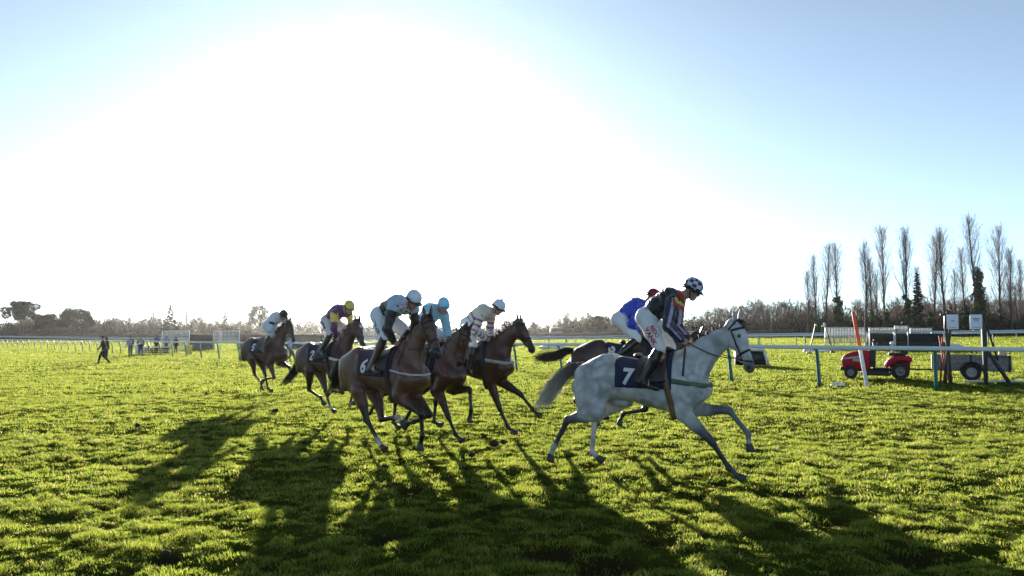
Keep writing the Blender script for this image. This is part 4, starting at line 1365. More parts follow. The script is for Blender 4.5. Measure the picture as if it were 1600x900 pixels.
def build_jockey(key, label, kit, grid=0.011):
    h = HS[key]; J = JOCKEYS[key]; un = h.un
    hipN = un(J['hip'], -0.10); pel = V3(hipN[0], 0, hipN[2])
    neck = un(J['neck'], 0); helm = un(J['helm'], 0)
    # torso length stays human
    d = neck - pel; n = np.linalg.norm(d)
    neck = pel + d / n * min(max(n, 0.47), 0.56)
    look = radians(J['look']); hy = -radians(J['hyaw'])
    f = V3(cos(look) * cos(hy), cos(look) * sin(hy), sin(look)); lat = V3(-sin(hy), cos(hy), 0); up = np.cross(f, lat)
    hc = helm - up * 0.035
    hc = neck + nrm(hc - neck) * min(max(np.linalg.norm(hc - neck), 0.17), 0.235)
    J3 = {}
    hl = HS[key].fwd
    for s, nm in ((-1, 'near'), (1, 'far')):
        g = {}
        g['hip'] = V3(pel[0], s * 0.095, pel[2] - 0.01)
        g['ank'] = un(J['ank'], -0.29); g['ank'][1] = s * 0.30
        kn = un(J['knee'], -0.25); kn[1] = s * 0.255
        if s == 1: kn = kn + V3(0.03, 0, 0.01); g['ank'] = g['ank'] + V3(0.04, 0, 0.03)
        g['knee'] = clampseg(g['hip'], kn, 0.43)
        g['ank'] = clampseg(g['knee'], g['ank'], 0.40)
        td = un(J['toe'], -0.29) - un(J['ank'], -0.29)
        td = nrm(V3(max(td[0], 0.10), s * 0.03, -0.055))
        g['toe'] = g['ank'] + td * 0.17 + V3(0, 0, -0.05)
        g['heel'] = g['ank'] - td * 0.045 + V3(0, 0, -0.055)
        sh = un(J['sho'], -0.19)
        g['sho'] = V3(neck[0] * 0.5 + sh[0] * 0.5 - 0.02, s * 0.185, neck[2] * 0.6 + sh[2] * 0.4 - 0.055)
        hd = un(J['hand'], -0.07); hd[1] = s * 0.065
        if s == 1: hd = hd + V3(0.05, 0, 0.015)
        top = h.T.loc(0.0, 0, 0)
        g['hand'] = hd
        w = g['hand'] + V3(-0.08, s * 0.02, 0.035)
        el = un(J['elb'], -0.28); el[1] = s * 0.30
        L1, L2 = 0.30, 0.265
        n = np.linalg.norm(w - g['sho'])
        if n > L1 + L2 - 0.005:
            w = g['sho'] + (w - g['sho']) / n * (L1 + L2 - 0.005)
        g['elb'] = ik_mid(g['sho'], w, L1, L2, el)
        g['wri'] = w
        J3[nm] = g
    P = []
    A = P.append
    sp1 = pel + (neck - pel) * 0.33 + V3(0, 0, 0.04); sp2 = pel + (neck - pel) * 0.70 + V3(0, 0, 0.03)
    dn = V3(0, 0, -1)
    # torso
    A(Seg(pel + V3(-0.02, -0.06, 0.0), pel + V3(-0.02, 0.06, 0.0), 0.115, 0.115, 0.10, 0.10, k=0.06, col='breech'))
    A(Seg(pel + V3(0.0, 0, 0.015), pel * 0.5 + sp1 * 0.5, 0.108, 0.106, 0.145, 0.14, k=0.06, col='breech'))
    A(Seg(pel * 0.72 + sp1 * 0.28, sp1, 0.108, 0.110, 0.14, 0.142, k=0.06, col='jacket'))
    A(Seg(sp1, sp2, 0.110, 0.128, 0.142, 0.165, k=0.05, col='jacket'))
    A(Seg(sp2, neck + V3(-0.03, 0, -0.04), 0.128, 0.078, 0.165, 0.12, k=0.05, col='jacket'))
    for s, nm in ((-1, 'near'), (1, 'far')):
        g = J3[nm]
        A(Seg(neck + V3(-0.03, s * 0.05, -0.05), g['sho'], 0.065, 0.062, k=0.05, col='jacket'))
        A(Seg(g['sho'], g['elb'], 0.062, 0.049, k=0.03, col='sleeve'))
        A(Seg(g['elb'], g['wri'] - nrm(g['wri'] - g['elb']) * 0.015, 0.049, 0.030, k=0.02, col='sleeve'))
        A(Seg(g['wri'] - nrm(g['wri'] - g['elb']) * 0.02, g['wri'] + nrm(g['wri'] - g['elb']) * 0.01, 0.027, 0.023, k=0.01, col='skin'))
        A(Seg(g['hip'], g['hip'] + (g['knee'] - g['hip']) * 0.5, 0.102, 0.086, 0.092, 0.080, k=0.05, col='breech'))
        A(Seg(g['hip'] + (g['knee'] - g['hip']) * 0.5, g['knee'], 0.086, 0.058, 0.080, 0.056, k=0.03, col='breech'))
        c1 = g['knee'] + (g['ank'] - g['knee']) * 0.35
        A(Seg(g['knee'], c1, 0.058, 0.057, 0.055, 0.052, k=0.03, col='boot'))
        A(Seg(c1, g['ank'], 0.057, 0.038, 0.052, 0.034, k=0.03, col='boot'))
        A(Seg(g['ank'], g['heel'], 0.036, 0.033, 0.032, 0.030, k=0.02, col='boot'))
        A(Seg(g['heel'] + V3(0, 0, 0.006), g['toe'], 0.033, 0.026, 0.032, 0.038, k=0.02, col='boot'))
        A(Seg(g['toe'] - nrm(g['toe'] - g['heel']) * 0.03, g['toe'] + nrm(g['toe'] - g['heel']) * 0.03, 0.027, 0.018, 0.038, 0.028, k=0.02, col='boot'))
        hand_prims(P, g['wri'], g['hand'] - g['wri'] + V3(0.03, 0, -0.02), V3(0.2, -s * 0.9, -0.5), V3(0, -s * 0.3, 1), 0.95, 1.0)
    A(Seg(neck + V3(-0.02, 0, -0.03), hc - up * 0.05 - f * 0.02, 0.062, 0.055, k=0.04, col='skin'))
    q = person_head(P, hc, f, up, lat, 0.98)
    pal = dict(skin=kit.get('skin', SKIN), lips=(0.33, 0.14, 0.12), breech=kit['breech'], jacket=kit['jacket'], sleeve=kit['sleeve'], boot=(0.02, 0.016, 0.014))
    fld = Field(P, grid)
    V, F = fld.mesh(1)
    C = blend_colors(V, P, pal, 0.006)
    base = pel + V3(0, 0, -0.12)
    off = np.array(base)
    R = Matrix.Rotation(h.ang, 3, 'Z')
    wloc = np.array(R @ Vector(base)) + h.O
    root = empty('person', wloc, h.ang, label, 'jockey', 'jockeys riding the racehorses')
    mesh_np('body', V - off, F, mat('skin_body', attr=True, rough=0.55, var=0.06, bump=0.05), root, True, colors=C)
    # --- clothing shells
    def shell(name, sel, infl, colfun, material, clip=None, sm=1, grid_=None, wr=0.0):
        pr = [p for p in P if sel(p)]
        fl = Field(pr, grid_ or grid, infl=infl, clip=clip)
        v, fa = fl.mesh(sm)
        if wr:
            nse = 1 - 2 * np.abs(fbm(v[:, 0] * 13 + v[:, 1] * 9 + ord(key), v[:, 2] * 9 - v[:, 1] * 7 + v[:, 0] * 6, 2, 5) - 0.5) * 2.2
            # folds: push along the outward direction estimated from the field
            e = 0.01
            gx = fl.sample(v + V3(e, 0, 0)) - fl.sample(v - V3(e, 0, 0)); gy = fl.sample(v + V3(0, e, 0)) - fl.sample(v - V3(0, e, 0)); gz = fl.sample(v + V3(0, 0, e)) - fl.sample(v - V3(0, 0, e))
            g = np.stack([gx, gy, gz], 1); g /= np.linalg.norm(g, axis=1)[:, None] + 1e-9
            v = v + g * (nse * wr)[:, None]
        c = colfun(v) if callable(colfun) else np.tile(np.array(colfun), (len(v), 1))
        return mesh_np(name, v - off, fa, material, root, True, colors=c), fl
    silk = mat('racing_silk', attr=True, rough=0.45, var=0.05, scale=20, bump=0.3, bscale=25, sheen=0.2)
    jac_sel = lambda p: p.col in ('jacket', 'sleeve')
    def jcol(v):
        return kit['jcol'](v, J3, pel, neck) if 'jcol' in kit else np.tile(np.array(kit['jacket']), (len(v), 1))
    # cuffs: leave the wrist bare
    jo, jf = shell('jacket', jac_sel, 0.013, jcol, silk, wr=0.014)
    bo, bf = shell('breeches', lambda p: p.col == 'breech', 0.009, kit['breech'], mat('breeches_cloth', attr=True, rough=0.7, var=0.04, bump=0.25, bscale=30), wr=0.007)
    for nm in ('near', 'far'):
        ids = [p for p in P if p.col == 'boot' and (p.A[1] < 0) == (nm == 'near')]
        sset = set(id(p) for p in ids)
        shell('boot', lambda p: id(p) in sset, 0.008, kit.get('boot', (0.015, 0.012, 0.011)), mat('boot_leather', attr=True, rough=0.32, var=0.1, bump=0.1, coat=0.3))
        g = J3[nm]
        # stirrup iron and leather
        s = -1 if nm == 'near' else 1
        ft = g['heel'] + (g['toe'] - g['heel']) * 0.62
        mb = MB()
        pp = [ft + V3(0, -0.052, -0.035), ft + V3(0, -0.055, 0.02), ft + V3(0, -0.03, 0.07), ft + V3(0, 0, 0.09), ft + V3(0, 0.03, 0.07), ft + V3(0, 0.055, 0.02), ft + V3(0, 0.052, -0.035), ft + V3(0, -0.052, -0.035)]
        mb.tube(pp, 0.006, 6)
        so = mb.build('stirrup', mat('steel', (0.6, 0.6, 0.6), rough=0.25, metal=1.0, var=0.05), None, True)
        so.parent = h.root
        mb = MB(); b0 = h.T.loc(-0.12, -0.10, s * 0.24)
        sp, ok = h.field.hit([h.T.loc(-0.12, -0.16, s * 0.5)], V3(0, -s, 0), 0.5, 0.05)
        mb.beam(sp[0], ft + V3(0, 0, 0.088), 0.025, 0.004, up=(0, 1, 0))
        so = mb.build('stirrup_leather', mat('leather_dark'), None); so.parent = h.root
    # --- helmet
    hm = []
    hs = 1.0
    c0 = hc + up * 0.045
    HP = [Seg(c0 - f * 0.028, c0 + f * 0.022, 0.108, 0.106, 0.099, 0.096, lat=lat, k=0.03, col='x')]
    fl = Field(HP, 0.008, clip=[(c0 - up * 0.042, -up + f * 0.10)])
    v, fa = fl.mesh(1)
    def hcol(v):
        if 'hcol' in kit: return kit['hcol'](v - c0, f, up, lat)
        return np.tile(np.array(kit['helmet']), (len(v), 1))
    mesh_np('helmet', v - off, fa, mat('helmet_silk', attr=True, rough=0.4, var=0.05, bump=0.12, bscale=40), root, True, colors=hcol(v))
    th = np.linspace(0, 2 * pi, 33)[:-1]
    ringp = c0 - up * 0.040 + np.cos(th)[:, None] * (f * 0.133 + up * 0.010) + np.sin(th)[:, None] * lat * 0.104 - f * 0.004
    mb = MB(); mb.tube(np.vstack([ringp, ringp[:1]]), 0.007, 6)
    mb.build('helmet_rim', mat('rim_' + key, kit.get('rim', (0.05, 0.05, 0.06)), rough=0.5), root, True).data
    for ch in root.children:
        if ch.name.startswith('helmet_rim'):
            for vv in ch.data.vertices: vv.co = vv.co - Vector(off)
    # peak
    n = 13; a = np.linspace(-1.05, 1.05, n)
    inner = c0 - up * 0.034 + np.cos(a)[:, None] * f * 0.128 + np.sin(a)[:, None] * lat * 0.100
    outer = c0 - up * 0.046 + np.cos(a)[:, None] * f * 0.172 + np.sin(a)[:, None] * lat * 0.105
    outer += (np.abs(np.sin(a)) ** 3)[:, None] * (-f * 0.0)
    Vp = np.concatenate([inner, outer, outer - up * 0.005, inner - up * 0.005]) - off
    Fp = [[q_ * n + i, ((q_ + 1) % 4) * n + i, ((q_ + 1) % 4) * n + i + 1, q_ * n + i + 1] for q_ in range(4) for i in range(n - 1)]
    mesh_np('helmet_peak', Vp, np.array(Fp), mat('rim_' + key), root, True)
    # goggles and chin strap
    a = np.linspace(-1.25, 1.25, 17)
    C_ = hc + up * 0.006
    pts = C_ + np.cos(a)[:, None] * f * 0.103 + np.sin(a)[:, None] * lat * 0.084
    nor = np.cos(a)[:, None] * f + np.sin(a)[:, None] * lat
    if kit.get('goggles', True):
        o = band('goggles', pts - off, nor, up, 0.046, 0.012, mat('goggle_lens', (0.01, 0.008, 0.008), rough=0.12, var=0, bump=0, coat=1.0), root)
        a2 = np.linspace(1.2, 2 * pi - 1.2, 17)
        pts = C_ + up * 0.02 + np.cos(a2)[:, None] * f * 0.135 + np.sin(a2)[:, None] * lat * 0.106
        band('goggle_strap', pts - off, np.cos(a2)[:, None] * f + np.sin(a2)[:, None] * lat, up, 0.02, 0.003, mat('strap_black', (0.012, 0.012, 0.014)), root)
    cs = []
    for t in np.linspace(-1, 1, 17):
        an = t * 2.0
        cs.append(hc - up * (0.02 + 0.105 * cos(an) ** 1 if cos(an) > 0 else 0.02 + 0.05 * cos(an)) + lat * 0.083 * sin(an) + f * (0.01 + 0.030 * max(cos(an), 0)))
    mb = MB(); mb.tube(np.array(cs) - off, 0.006, 5, flat=1.0); mb.build('chin_strap', mat('strap_black'), root, True)
    if kit.get('pom'):
        mb = MB(); mb.ellipsoid(c0 + up * 0.115 - off, (0.022, 0.022, 0.018)); mb.build('cap_button', mat('pom', kit['pom']), root, True)
    # sleeves' logos and print on the thigh
    g = J3['near']
    if 'thigh_text' in kit:
        for (txt, size, du, dv, rot, colr) in kit['thigh_text']:
            Vt, Ft = text_mesh(txt, size, bold=size * 0.03)
            ax = nrm(g['knee'] - g['hip']); ax = nrm(V3(ax[0], 0, ax[2])); no = V3(-ax[2], 0, ax[0])   # no: towards the front of the thigh
            if no[0] < 0: no = -no
            c, s_ = cos(rot), sin(rot)
            x = Vt[:, 0] * c - Vt[:, 1] * s_ + du; y = Vt[:, 0] * s_ + Vt[:, 1] * c + dv
            P0 = g['hip'] + ax * x[:, None] + no * y[:, None]; P0[:, 1] = -0.6
            Q, ok = bf.hit(P0, V3(0, 1, 0), 0.8, 0.008)
            mesh_np('thigh_lettering', Q - off, Ft, mat('print_%.2f_%.2f' % (colr[0], colr[2]), colr, var=0.03, bump=0), root, smooth=False)
    if 'patch' in kit:
        for (u0, u1, w, tw, colr, dv) in kit['patch']:
            ax = nrm(g['knee'] - g['hip']); ax = nrm(V3(ax[0], 0, ax[2])); no = V3(-ax[2], 0, ax[0])
            if no[0] < 0: no = -no
            U, W_ = np.meshgrid(np.linspace(u0, u1, 12), np.linspace(-w / 2, w / 2, 6), indexing='ij')
            P0 = g['hip'] + ax * U.reshape(-1, 1) + no * (W_.reshape(-1, 1) + dv + tw * U.reshape(-1, 1)); P0[:, 1] = -0.6
            Q, ok = bf.hit(P0, V3(0, 1, 0), 0.8, 0.006)
            Fq = [[i * 6 + j, (i + 1) * 6 + j, (i + 1) * 6 + j + 1, i * 6 + j + 1] for i in range(11) for j in range(5)]
            mesh_np('thigh_panel', Q - off, np.array(Fq), mat('panel_%.2f_%.2f' % (colr[0], colr[2]), colr, var=0.04, bump=0.05), root, smooth=True)
    if 'chest_panel' in kit:
        # sponsor panel on the chest and collar
        for (du, ww, colr, nm) in kit['chest_panel']:
            pass
    # whip in the near hand
    # reins: from the bit rings to the hands
    rm = mat('bridle_leather')
    for s, nm in ((-1, 'near'), (1, 'far')):
        hnd = J3[nm]['hand'] + V3(0.0, 0, 0.0)
        b = h.bits[s]
        mid = (b + hnd) / 2 + V3(0, s * 0.035, -0.045)
        pth = bez([b, mid, hnd], 16)
        o = tube_obj('rein', pth, 0.0065, rm, h.root, 6)
        # loose loop falling on the neck
    lp = bez([J3['near']['hand'] + V3(0.01, -0.01, -0.02), J3['near']['hand'] + V3(0.0, -0.14, -0.16), J3['near']['hand'] + V3(0.10, -0.18, -0.28), J3['near']['hand'] + V3(0.16, -0.15, -0.20)], 14)
    return root, J3, jf, bf

def segu(v, a, b):
    d = b - a; L = np.linalg.norm(d); u = d / L
    t = ((v - a) @ u) / L
    r = v - a - np.outer((v - a) @ u, u)
    return t, r, np.linalg.norm(r, axis=1)

def near_arm(v, J3):
    """for every vertex: distance to the arms, position along, and angle round the arm"""
    best = np.full(len(v), 9.0); T = np.zeros(len(v)); ANG = np.zeros(len(v))
    for nm, s in (('near', -1), ('far', 1)):
        g = J3[nm]
        for (a, b, o) in ((g['sho'], g['elb'], 0.0), (g['elb'], g['wri'], 1.0)):
            t, r, d = segu(v, a, b)
            d2 = np.where((t < -0.12) | (t > 1.1), 9, d)
            side = np.cross(nrm(b - a), V3(0, 1, 0)); side = nrm(side)
            an = np.arctan2(r @ V3(0, -s, 0), r @ side)
            m = d2 < best
            best = np.where(m, d2, best); T = np.where(m, t + o, T); ANG = np.where(m, an, ANG)
    return best, T, ANG

NAVY = (0.012, 0.014, 0.045); BLK = (0.012, 0.014, 0.014)
def kitA_j(v, J3, pel, neck):
    C = np.tile(np.array((0.010, 0.013, 0.012)), (len(v), 1))
    d, t, an = near_arm(v, J3)
    arm = d < 0.085
    C[arm] = NAVY
    st = arm & (np.abs(np.sin((an - 0.9) * 1.5)) < 0.42) & (t < 1.9)
    C[st] = (0.42, 0.36, 0.50)
    # collar and yellow/red sponsor band on the breast
    ax = nrm(neck - pel); t2 = (v - pel) @ ax / np.linalg.norm(neck - pel)
    dn = np.cross(ax, V3(0, 1, 0)); dn = dn if dn[2] < 0 else -dn
    low = (v - pel) @ dn
    m = (~arm) & (t2 > 1.02); C[m] = (0.45, 0.02, 0.03)
    m = (~arm) & (t2 > 0.92) & (t2 < 0.98) & (low > 0.02); C[m] = (0.75, 0.62, 0.03)
    m = (~arm) & (t2 > 0.82) & (t2 < 0.92) & (low > 0.05); C[m] = (0.55, 0.015, 0.03)
    return C
def kitA_h(d, f, up, lat):
    az = np.arctan2(d @ lat, d @ f); el = np.arctan2(d @ up, np.hypot(d @ lat, d @ f))
    k = (np.floor(az / (pi / 5) + 0.5) + np.floor((el + 0.42) / 0.42)) % 2
    C = np.where(k[:, None] > 0.5, np.array([(0.02, 0.02, 0.075)]), np.array([(0.62, 0.60, 0.68)]))
    C[el > 1.25] = (0.02, 0.02, 0.075)
    return C
def hoops(base, c2, per, duty, sleeves=True):
    def fn(v, J3, pel, neck):
        C = np.tile(np.array(base), (len(v), 1))
        ax = nrm(neck - pel); t2 = (v - pel) @ ax
        C[(np.mod(t2 / per + 0.25, 1) < duty) & (t2 < 0.26)] = c2
        d, t, an = near_arm(v, J3); arm = (d < 0.085) & (t > 0.05)
        C[arm] = base
        C[arm & (np.mod(t * 0.29 / per * 1.1, 1) < duty)] = c2
        return C
    return fn
def kitE_j(v, J3, pel, neck):
    C = np.tile(np.array((0.30, 0.46, 0.58)), (len(v), 1))
    ax = nrm(neck - pel); t2 = (v - pel) @ ax / np.linalg.norm(neck - pel)
    d, t, an = near_arm(v, J3)
    C[(t2 > 0.30) & (t2 < 0.68)] = (0.022, 0.018, 0.022)
    C[(t2 < 0.30)] = (0.45, 0.56, 0.66)
    arm = (d < 0.11); C[arm & (t > 0.12)] = (0.030, 0.023, 0.022)
    C[(d < 0.085) & (t <= 0.12)] = (0.30, 0.46, 0.58)
    low = v[:, 2] < (pel[2] + (neck[2] - pel[2]) * t2 - 0.02)
    m = low & (d > 0.115) & (t2 > 0.35)
    ck = (np.floor(v[:, 0] / 0.05) + np.floor(v[:, 1] / 0.05) + np.floor(v[:, 2] / 0.05)) % 2
    C[m] = np.where(ck[m][:, None] > 0.5, np.array([(0.55, 0.55, 0.57)]), np.array([(0.10, 0.08, 0.09)]))
    return C
def kitF_j(v, J3, pel, neck):
    C = np.tile(np.array((0.105, 0.028, 0.13)), (len(v), 1))
    d, t, an = near_arm(v, J3)
    C[(d < 0.09) & (t > -0.05) & (t < 0.62)] = (0.72, 0.50, 0.06)
    ax = nrm(neck - pel); t2 = (v - pel) @ ax / np.linalg.norm(neck - pel)
    return C
def kitG_j(v, J3, pel, neck):
    C = np.tile(np.array((0.66, 0.70, 0.76)), (len(v), 1))
    d, t, an = near_arm(v, J3)
    C[(d < 0.09) & (t > 0.30) & (t < 0.55)] = (0.03, 0.03, 0.05)
    ax = nrm(neck - pel); t2 = (v - pel) @ ax / np.linalg.norm(neck - pel)
    C[(d > 0.1) & (t2 > 0.45) & (t2 < 0.55) & (np.abs(v[:, 1]) < 0.06)] = (0.03, 0.03, 0.05)
    return C
def kitD_j(v, J3, pel, neck):
    C = np.tile(np.array((0.20, 0.50, 0.66)), (len(v), 1))
    ax = nrm(neck - pel); t2 = (v - pel) @ ax / np.linalg.norm(neck - pel)
    C[(t2 < 0.45)] = (0.10, 0.22, 0.60)
    return C
RED = (0.55, 0.02, 0.05)
KITS = {
 'A': dict(jacket=(0.012, 0.014, 0.014), sleeve=NAVY, breech=(0.72, 0.74, 0.74), jcol=kitA_j, hcol=kitA_h, helmet=NAVY, rim=(0.015, 0.015, 0.03),
           thigh_text=[('REDO', 0.062, 0.215, 0.045, 0.05, RED), ('VANK', 0.088, 0.245, -0.025, 0.05, RED)]),
 'B': dict(jacket=(0.025, 0.06, 0.50), sleeve=(0.025, 0.06, 0.50), breech=(0.72, 0.74, 0.76), helmet=(0.28, 0.015, 0.02), rim=(0.2, 0.01, 0.015)),
 'C': dict(jacket=(0.62, 0.57, 0.44), sleeve=(0.62, 0.57, 0.44), breech=(0.70, 0.72, 0.74), helmet=(0.62, 0.70, 0.82), rim=(0.03, 0.03, 0.04), pom=(0.02, 0.03, 0.08),
           jcol=hoops((0.62, 0.57, 0.46), (0.16, 0.06, 0.26), 0.105, 0.36), patch=[(0.12, 0.23, 0.07, 0.0, (0.55, 0.03, 0.06), 0.0), (0.28, 0.37, 0.07, 0.0, (0.55, 0.03, 0.06), 0.02)]),
 'D': dict(jacket=(0.20, 0.50, 0.66), sleeve=(0.20, 0.50, 0.66), breech=(0.70, 0.72, 0.74), helmet=(0.22, 0.56, 0.78), rim=(0.10, 0.28, 0.42), jcol=kitD_j),
 'E': dict(jacket=(0.30, 0.46, 0.58), sleeve=(0.02, 0.02, 0.02), breech=(0.70, 0.72, 0.76), helmet=(0.62, 0.72, 0.82), rim=(0.04, 0.05, 0.08), jcol=kitE_j,
           boot=(0.05, 0.018, 0.014), patch=[(0.06, 0.36, 0.075, 0.0, (0.03, 0.04, 0.09), -0.01)], thigh_text=[('YALLA', 0.075, 0.21, -0.01, 0.0, (0.6, 0.62, 0.65))]),
 'F': dict(jacket=(0.12, 0.035, 0.15), sleeve=(0.12, 0.035, 0.15), breech=(0.66, 0.62, 0.62), helmet=(0.62, 0.50, 0.10), rim=(0.30, 0.22, 0.05), jcol=kitF_j,
           patch=[(0.04, 0.26, 0.06, 0.0, (0.06, 0.06, 0.22), -0.01)]),
 'G': dict(jacket=(0.66, 0.70, 0.76), sleeve=(0.66, 0.70, 0.76), breech=(0.66, 0.70, 0.78), helmet=(0.03, 0.03, 0.035), rim=(0.02, 0.02, 0.02), jcol=kitG_j),
}
JL = {
 'A': 'jockey in black silks with striped sleeves and chequered cap on the leading grey',
 'B': 'jockey in plain royal blue silks and dark red cap behind the leading rider',
 'C': 'jockey in cream silks with purple hoops and white cap with dark button',
 'D': 'jockey in sky blue silks and sky blue cap between two riders',
 'E': 'jockey in pale blue and black silks with white cap, riding the number 6 horse',
 'F': 'jockey in purple silks with yellow sleeve patch and yellow cap',
 'G': 'jockey all in white with black cap on the rearmost horse',
}
JR = {}
for k in 'ABCDEFG':
    JR[k] = build_jockey(k, JL[k], KITS[k], 0.010 if k in 'AE' else 0.012)
print('jockeys', round(time.time() - T0, 1))
# ------------------------------------------------------------------ running rails
def P2(px, Z): return np.array([(px - 800.0) / F_PX * Z, Z])
M_RAIL = mat('rail_white_plastic', (0.72, 0.76, 0.78), rough=0.35, var=0.05, scale=3, bump=0.03)
M_TEAL = mat('rail_post_teal', (0.02, 0.16, 0.14), rough=0.45, var=0.15, scale=8)
M_DARKPOST = mat('rail_post_dark', (0.05, 0.10, 0.10), rough=0.5, var=0.2, scale=8)

def resample(pts, step):
    pts = np.asarray(pts, float)
    fine = bez(pts, 400)
    d = np.concatenate([[0], np.cumsum(np.linalg.norm(np.diff(fine, axis=0), axis=1))])
    n = int(d[-1] / step)
    s = np.arange(n + 1) * step
    return np.stack([np.interp(s, d, fine[:, k]) for k in range(fine.shape[1])], 1)

def running_rail(pts, label, height=1.22, step=3.36, rail_h=0.135, rail_w=0.075, lean=0.28, post_m=None, side=1, post_w=0.11, group=None):
    R = resample(pts, step)
    z = terrain_base(R[:, 0], R[:, 1])
    mid = R[len(R) // 2]
    base = V3(mid[0], mid[1], tz(*mid))
    root = empty('running_rail', base, 0, label, 'running rail', group)
    fine = resample(pts, step / 2)
    zf = terrain_base(fine[:, 0], fine[:, 1])
    th = np.arange(10) * 2 * pi / 10
    prof = np.stack([np.cos(th) * rail_w / 2, np.sin(th) * rail_h / 2], 1)
    T = np.gradient(fine, axis=0); T /= np.linalg.norm(T, axis=1)[:, None]
    Nn = np.stack([-T[:, 1], T[:, 0]], 1)
    V = []
    for i in range(len(fine)):
        for a, b in prof:
            V.append([fine[i, 0] + Nn[i, 0] * a, fine[i, 1] + Nn[i, 1] * a, zf[i] + height + b])
    V = np.array(V) - base
    F = []
    for i in range(len(fine) - 1):
        for j in range(10):
            k = (j + 1) % 10
            F.append([i * 10 + j, i * 10 + k, (i + 1) * 10 + k, (i + 1) * 10 + j])
    mesh_np('rail', V, np.array(F), M_RAIL, root, True)
    # gooseneck post: leaning upright, curving over to carry the rail
    mb = MB()
    L = lean
    pp = bez([(0, L, -0.05), (0, L * 0.72, height * 0.45), (0, L * 0.42, height * 0.86), (0, 0.02, height - 0.02)], 8)
    mb.tube(pp, np.linspace(post_w * 0.55, post_w * 0.48, 8), 6, up=(1, 0, 0))
    mb.box((0, 0.0, height - 0.075), (0.12, 0.06, 0.03))
    proto = None
    Tp = np.gradient(R, axis=0)
    for i in range(len(R)):
        if proto is None:
            proto = mb.build('post', post_m or M_TEAL, root, True); o = proto
        else:
            o = proto.copy(); COL.objects.link(o); o.parent = root
        o.location = (R[i, 0] - base[0], R[i, 1] - base[1], z[i] - base[2])
        o.rotation_euler = (0, 0, math.atan2(Tp[i, 1], Tp[i, 0]) + (0 if side > 0 else pi) + random.uniform(-0.02, 0.02))
        o.scale = (1, 1, 1)
    return root

near_pts = [(16.6, 20.6), (12.5, 23.5), (9.7, 25.3), (7.6, 29.0), (3.5, 34.5), (0.1, 39.0), (-8, 46.5), (-21.0, 58.5), (-32.0, 71.0), (-52, 95), (-79, 124), (-112, 160)]
near_pts = [(18.1, 19.9), (15.3, 21.7), (12.5, 23.5), (9.7, 25.3), (7.45, 28.0), (3.5, 34.0)] + near_pts[5:]
running_rail(near_pts, 'near white running rail on teal posts, running from right foreground to far left', side=-1)
rail2 = [(48, 66), (33, 68.5), (22, 70), (12, 72), (4, 75), (-6, 82), (-20, 96), (-45, 122), (-85, 158), (-125, 190)]
running_rail(rail2, 'second white running rail beyond the near one, dark thin posts', height=1.2, step=3.8, post_m=M_DARKPOST, post_w=0.075, side=1, rail_h=0.13)
rail3 = [(75, 98), (50, 100), (25, 104), (0, 110), (-30, 128), (-70, 158), (-120, 195), (-165, 225)]
running_rail(rail3, 'third white running rail, close in front of the distant hedge line', height=1.2, step=4.2, post_m=M_DARKPOST, post_w=0.075, side=1, rail_h=0.13)
rail4 = [(60, 80), (44, 82.5), (30, 84), (22, 86)]
running_rail(rail4, 'short stretch of white running rail behind the mower at right', height=1.15, step=3.8, post_m=M_TEAL, side=1, rail_h=0.12)

def gpos(px, Z): 
    p = P2(px, Z); return V3(p[0], p[1], tz(p[0], p[1]))

# ------------------------------------------------------------------ mower
M_RED = mat('mower_red_paint', (0.36, 0.006, 0.022), rough=0.5, var=0.08, scale=6, bump=0.05, spec=0.25)
M_BLK = mat('black_plastic', (0.015, 0.015, 0.017), rough=0.55, var=0.2, scale=10)
M_TYRE = mat('tyre_rubber', (0.018, 0.018, 0.018), rough=0.8, var=0.25, scale=14)
M_GREY = mat('grey_metal', (0.20, 0.21, 0.22), rough=0.45, metal=0.6, var=0.2, scale=12)
M_WHITE = mat('white_paint', (0.75, 0.76, 0.78), rough=0.5, var=0.06, scale=5)

def wheel(parent, c, r, w, name='wheel', rimcol=None, lugs=18):
    mb = MB()
    prof = [(-w / 2, r * 0.55), (-w / 2, r * 0.9), (-w * 0.36, r * 0.985), (0, r), (w * 0.36, r * 0.985), (w / 2, r * 0.9), (w / 2, r * 0.55)]
    mb.lathe((0, 0, 0), (0, 1, 0), prof, 28)
    for i in range(lugs):
        a = 2 * pi * i / lugs
        for s in (-1, 1):
            mb.box((r * 0.985 * cos(a + s * 0.06), s * w * 0.24, r * 0.985 * sin(a + s * 0.06)), (0.03, w * 0.44, 0.035), ry=-a)
    t = mb.build(name, M_TYRE, parent, smooth=False); t.location = c
    mb = MB()
    mb.lathe((0, 0, 0), (0, 1, 0), [(-w * 0.42, 0.0001), (-w * 0.42, r * 0.16), (-w * 0.30, r * 0.2), (-w * 0.28, r * 0.42), (-w * 0.46, r * 0.56), (w * 0.46, r * 0.56), (w * 0.28, r * 0.42), (w * 0.30, r * 0.2), (w * 0.42, r * 0.16), (w * 0.42, 0.0001)], 20)
    for i in range(5):
        a = 2 * pi * i / 5
        for s in (-1, 1): mb.box((r * 0.3 * cos(a), s * w * 0.31, r * 0.3 * sin(a)), (0.035, 0.02, 0.035))
    mb.build('rim', rimcol or M_GREY, t, smooth=False)
    return t

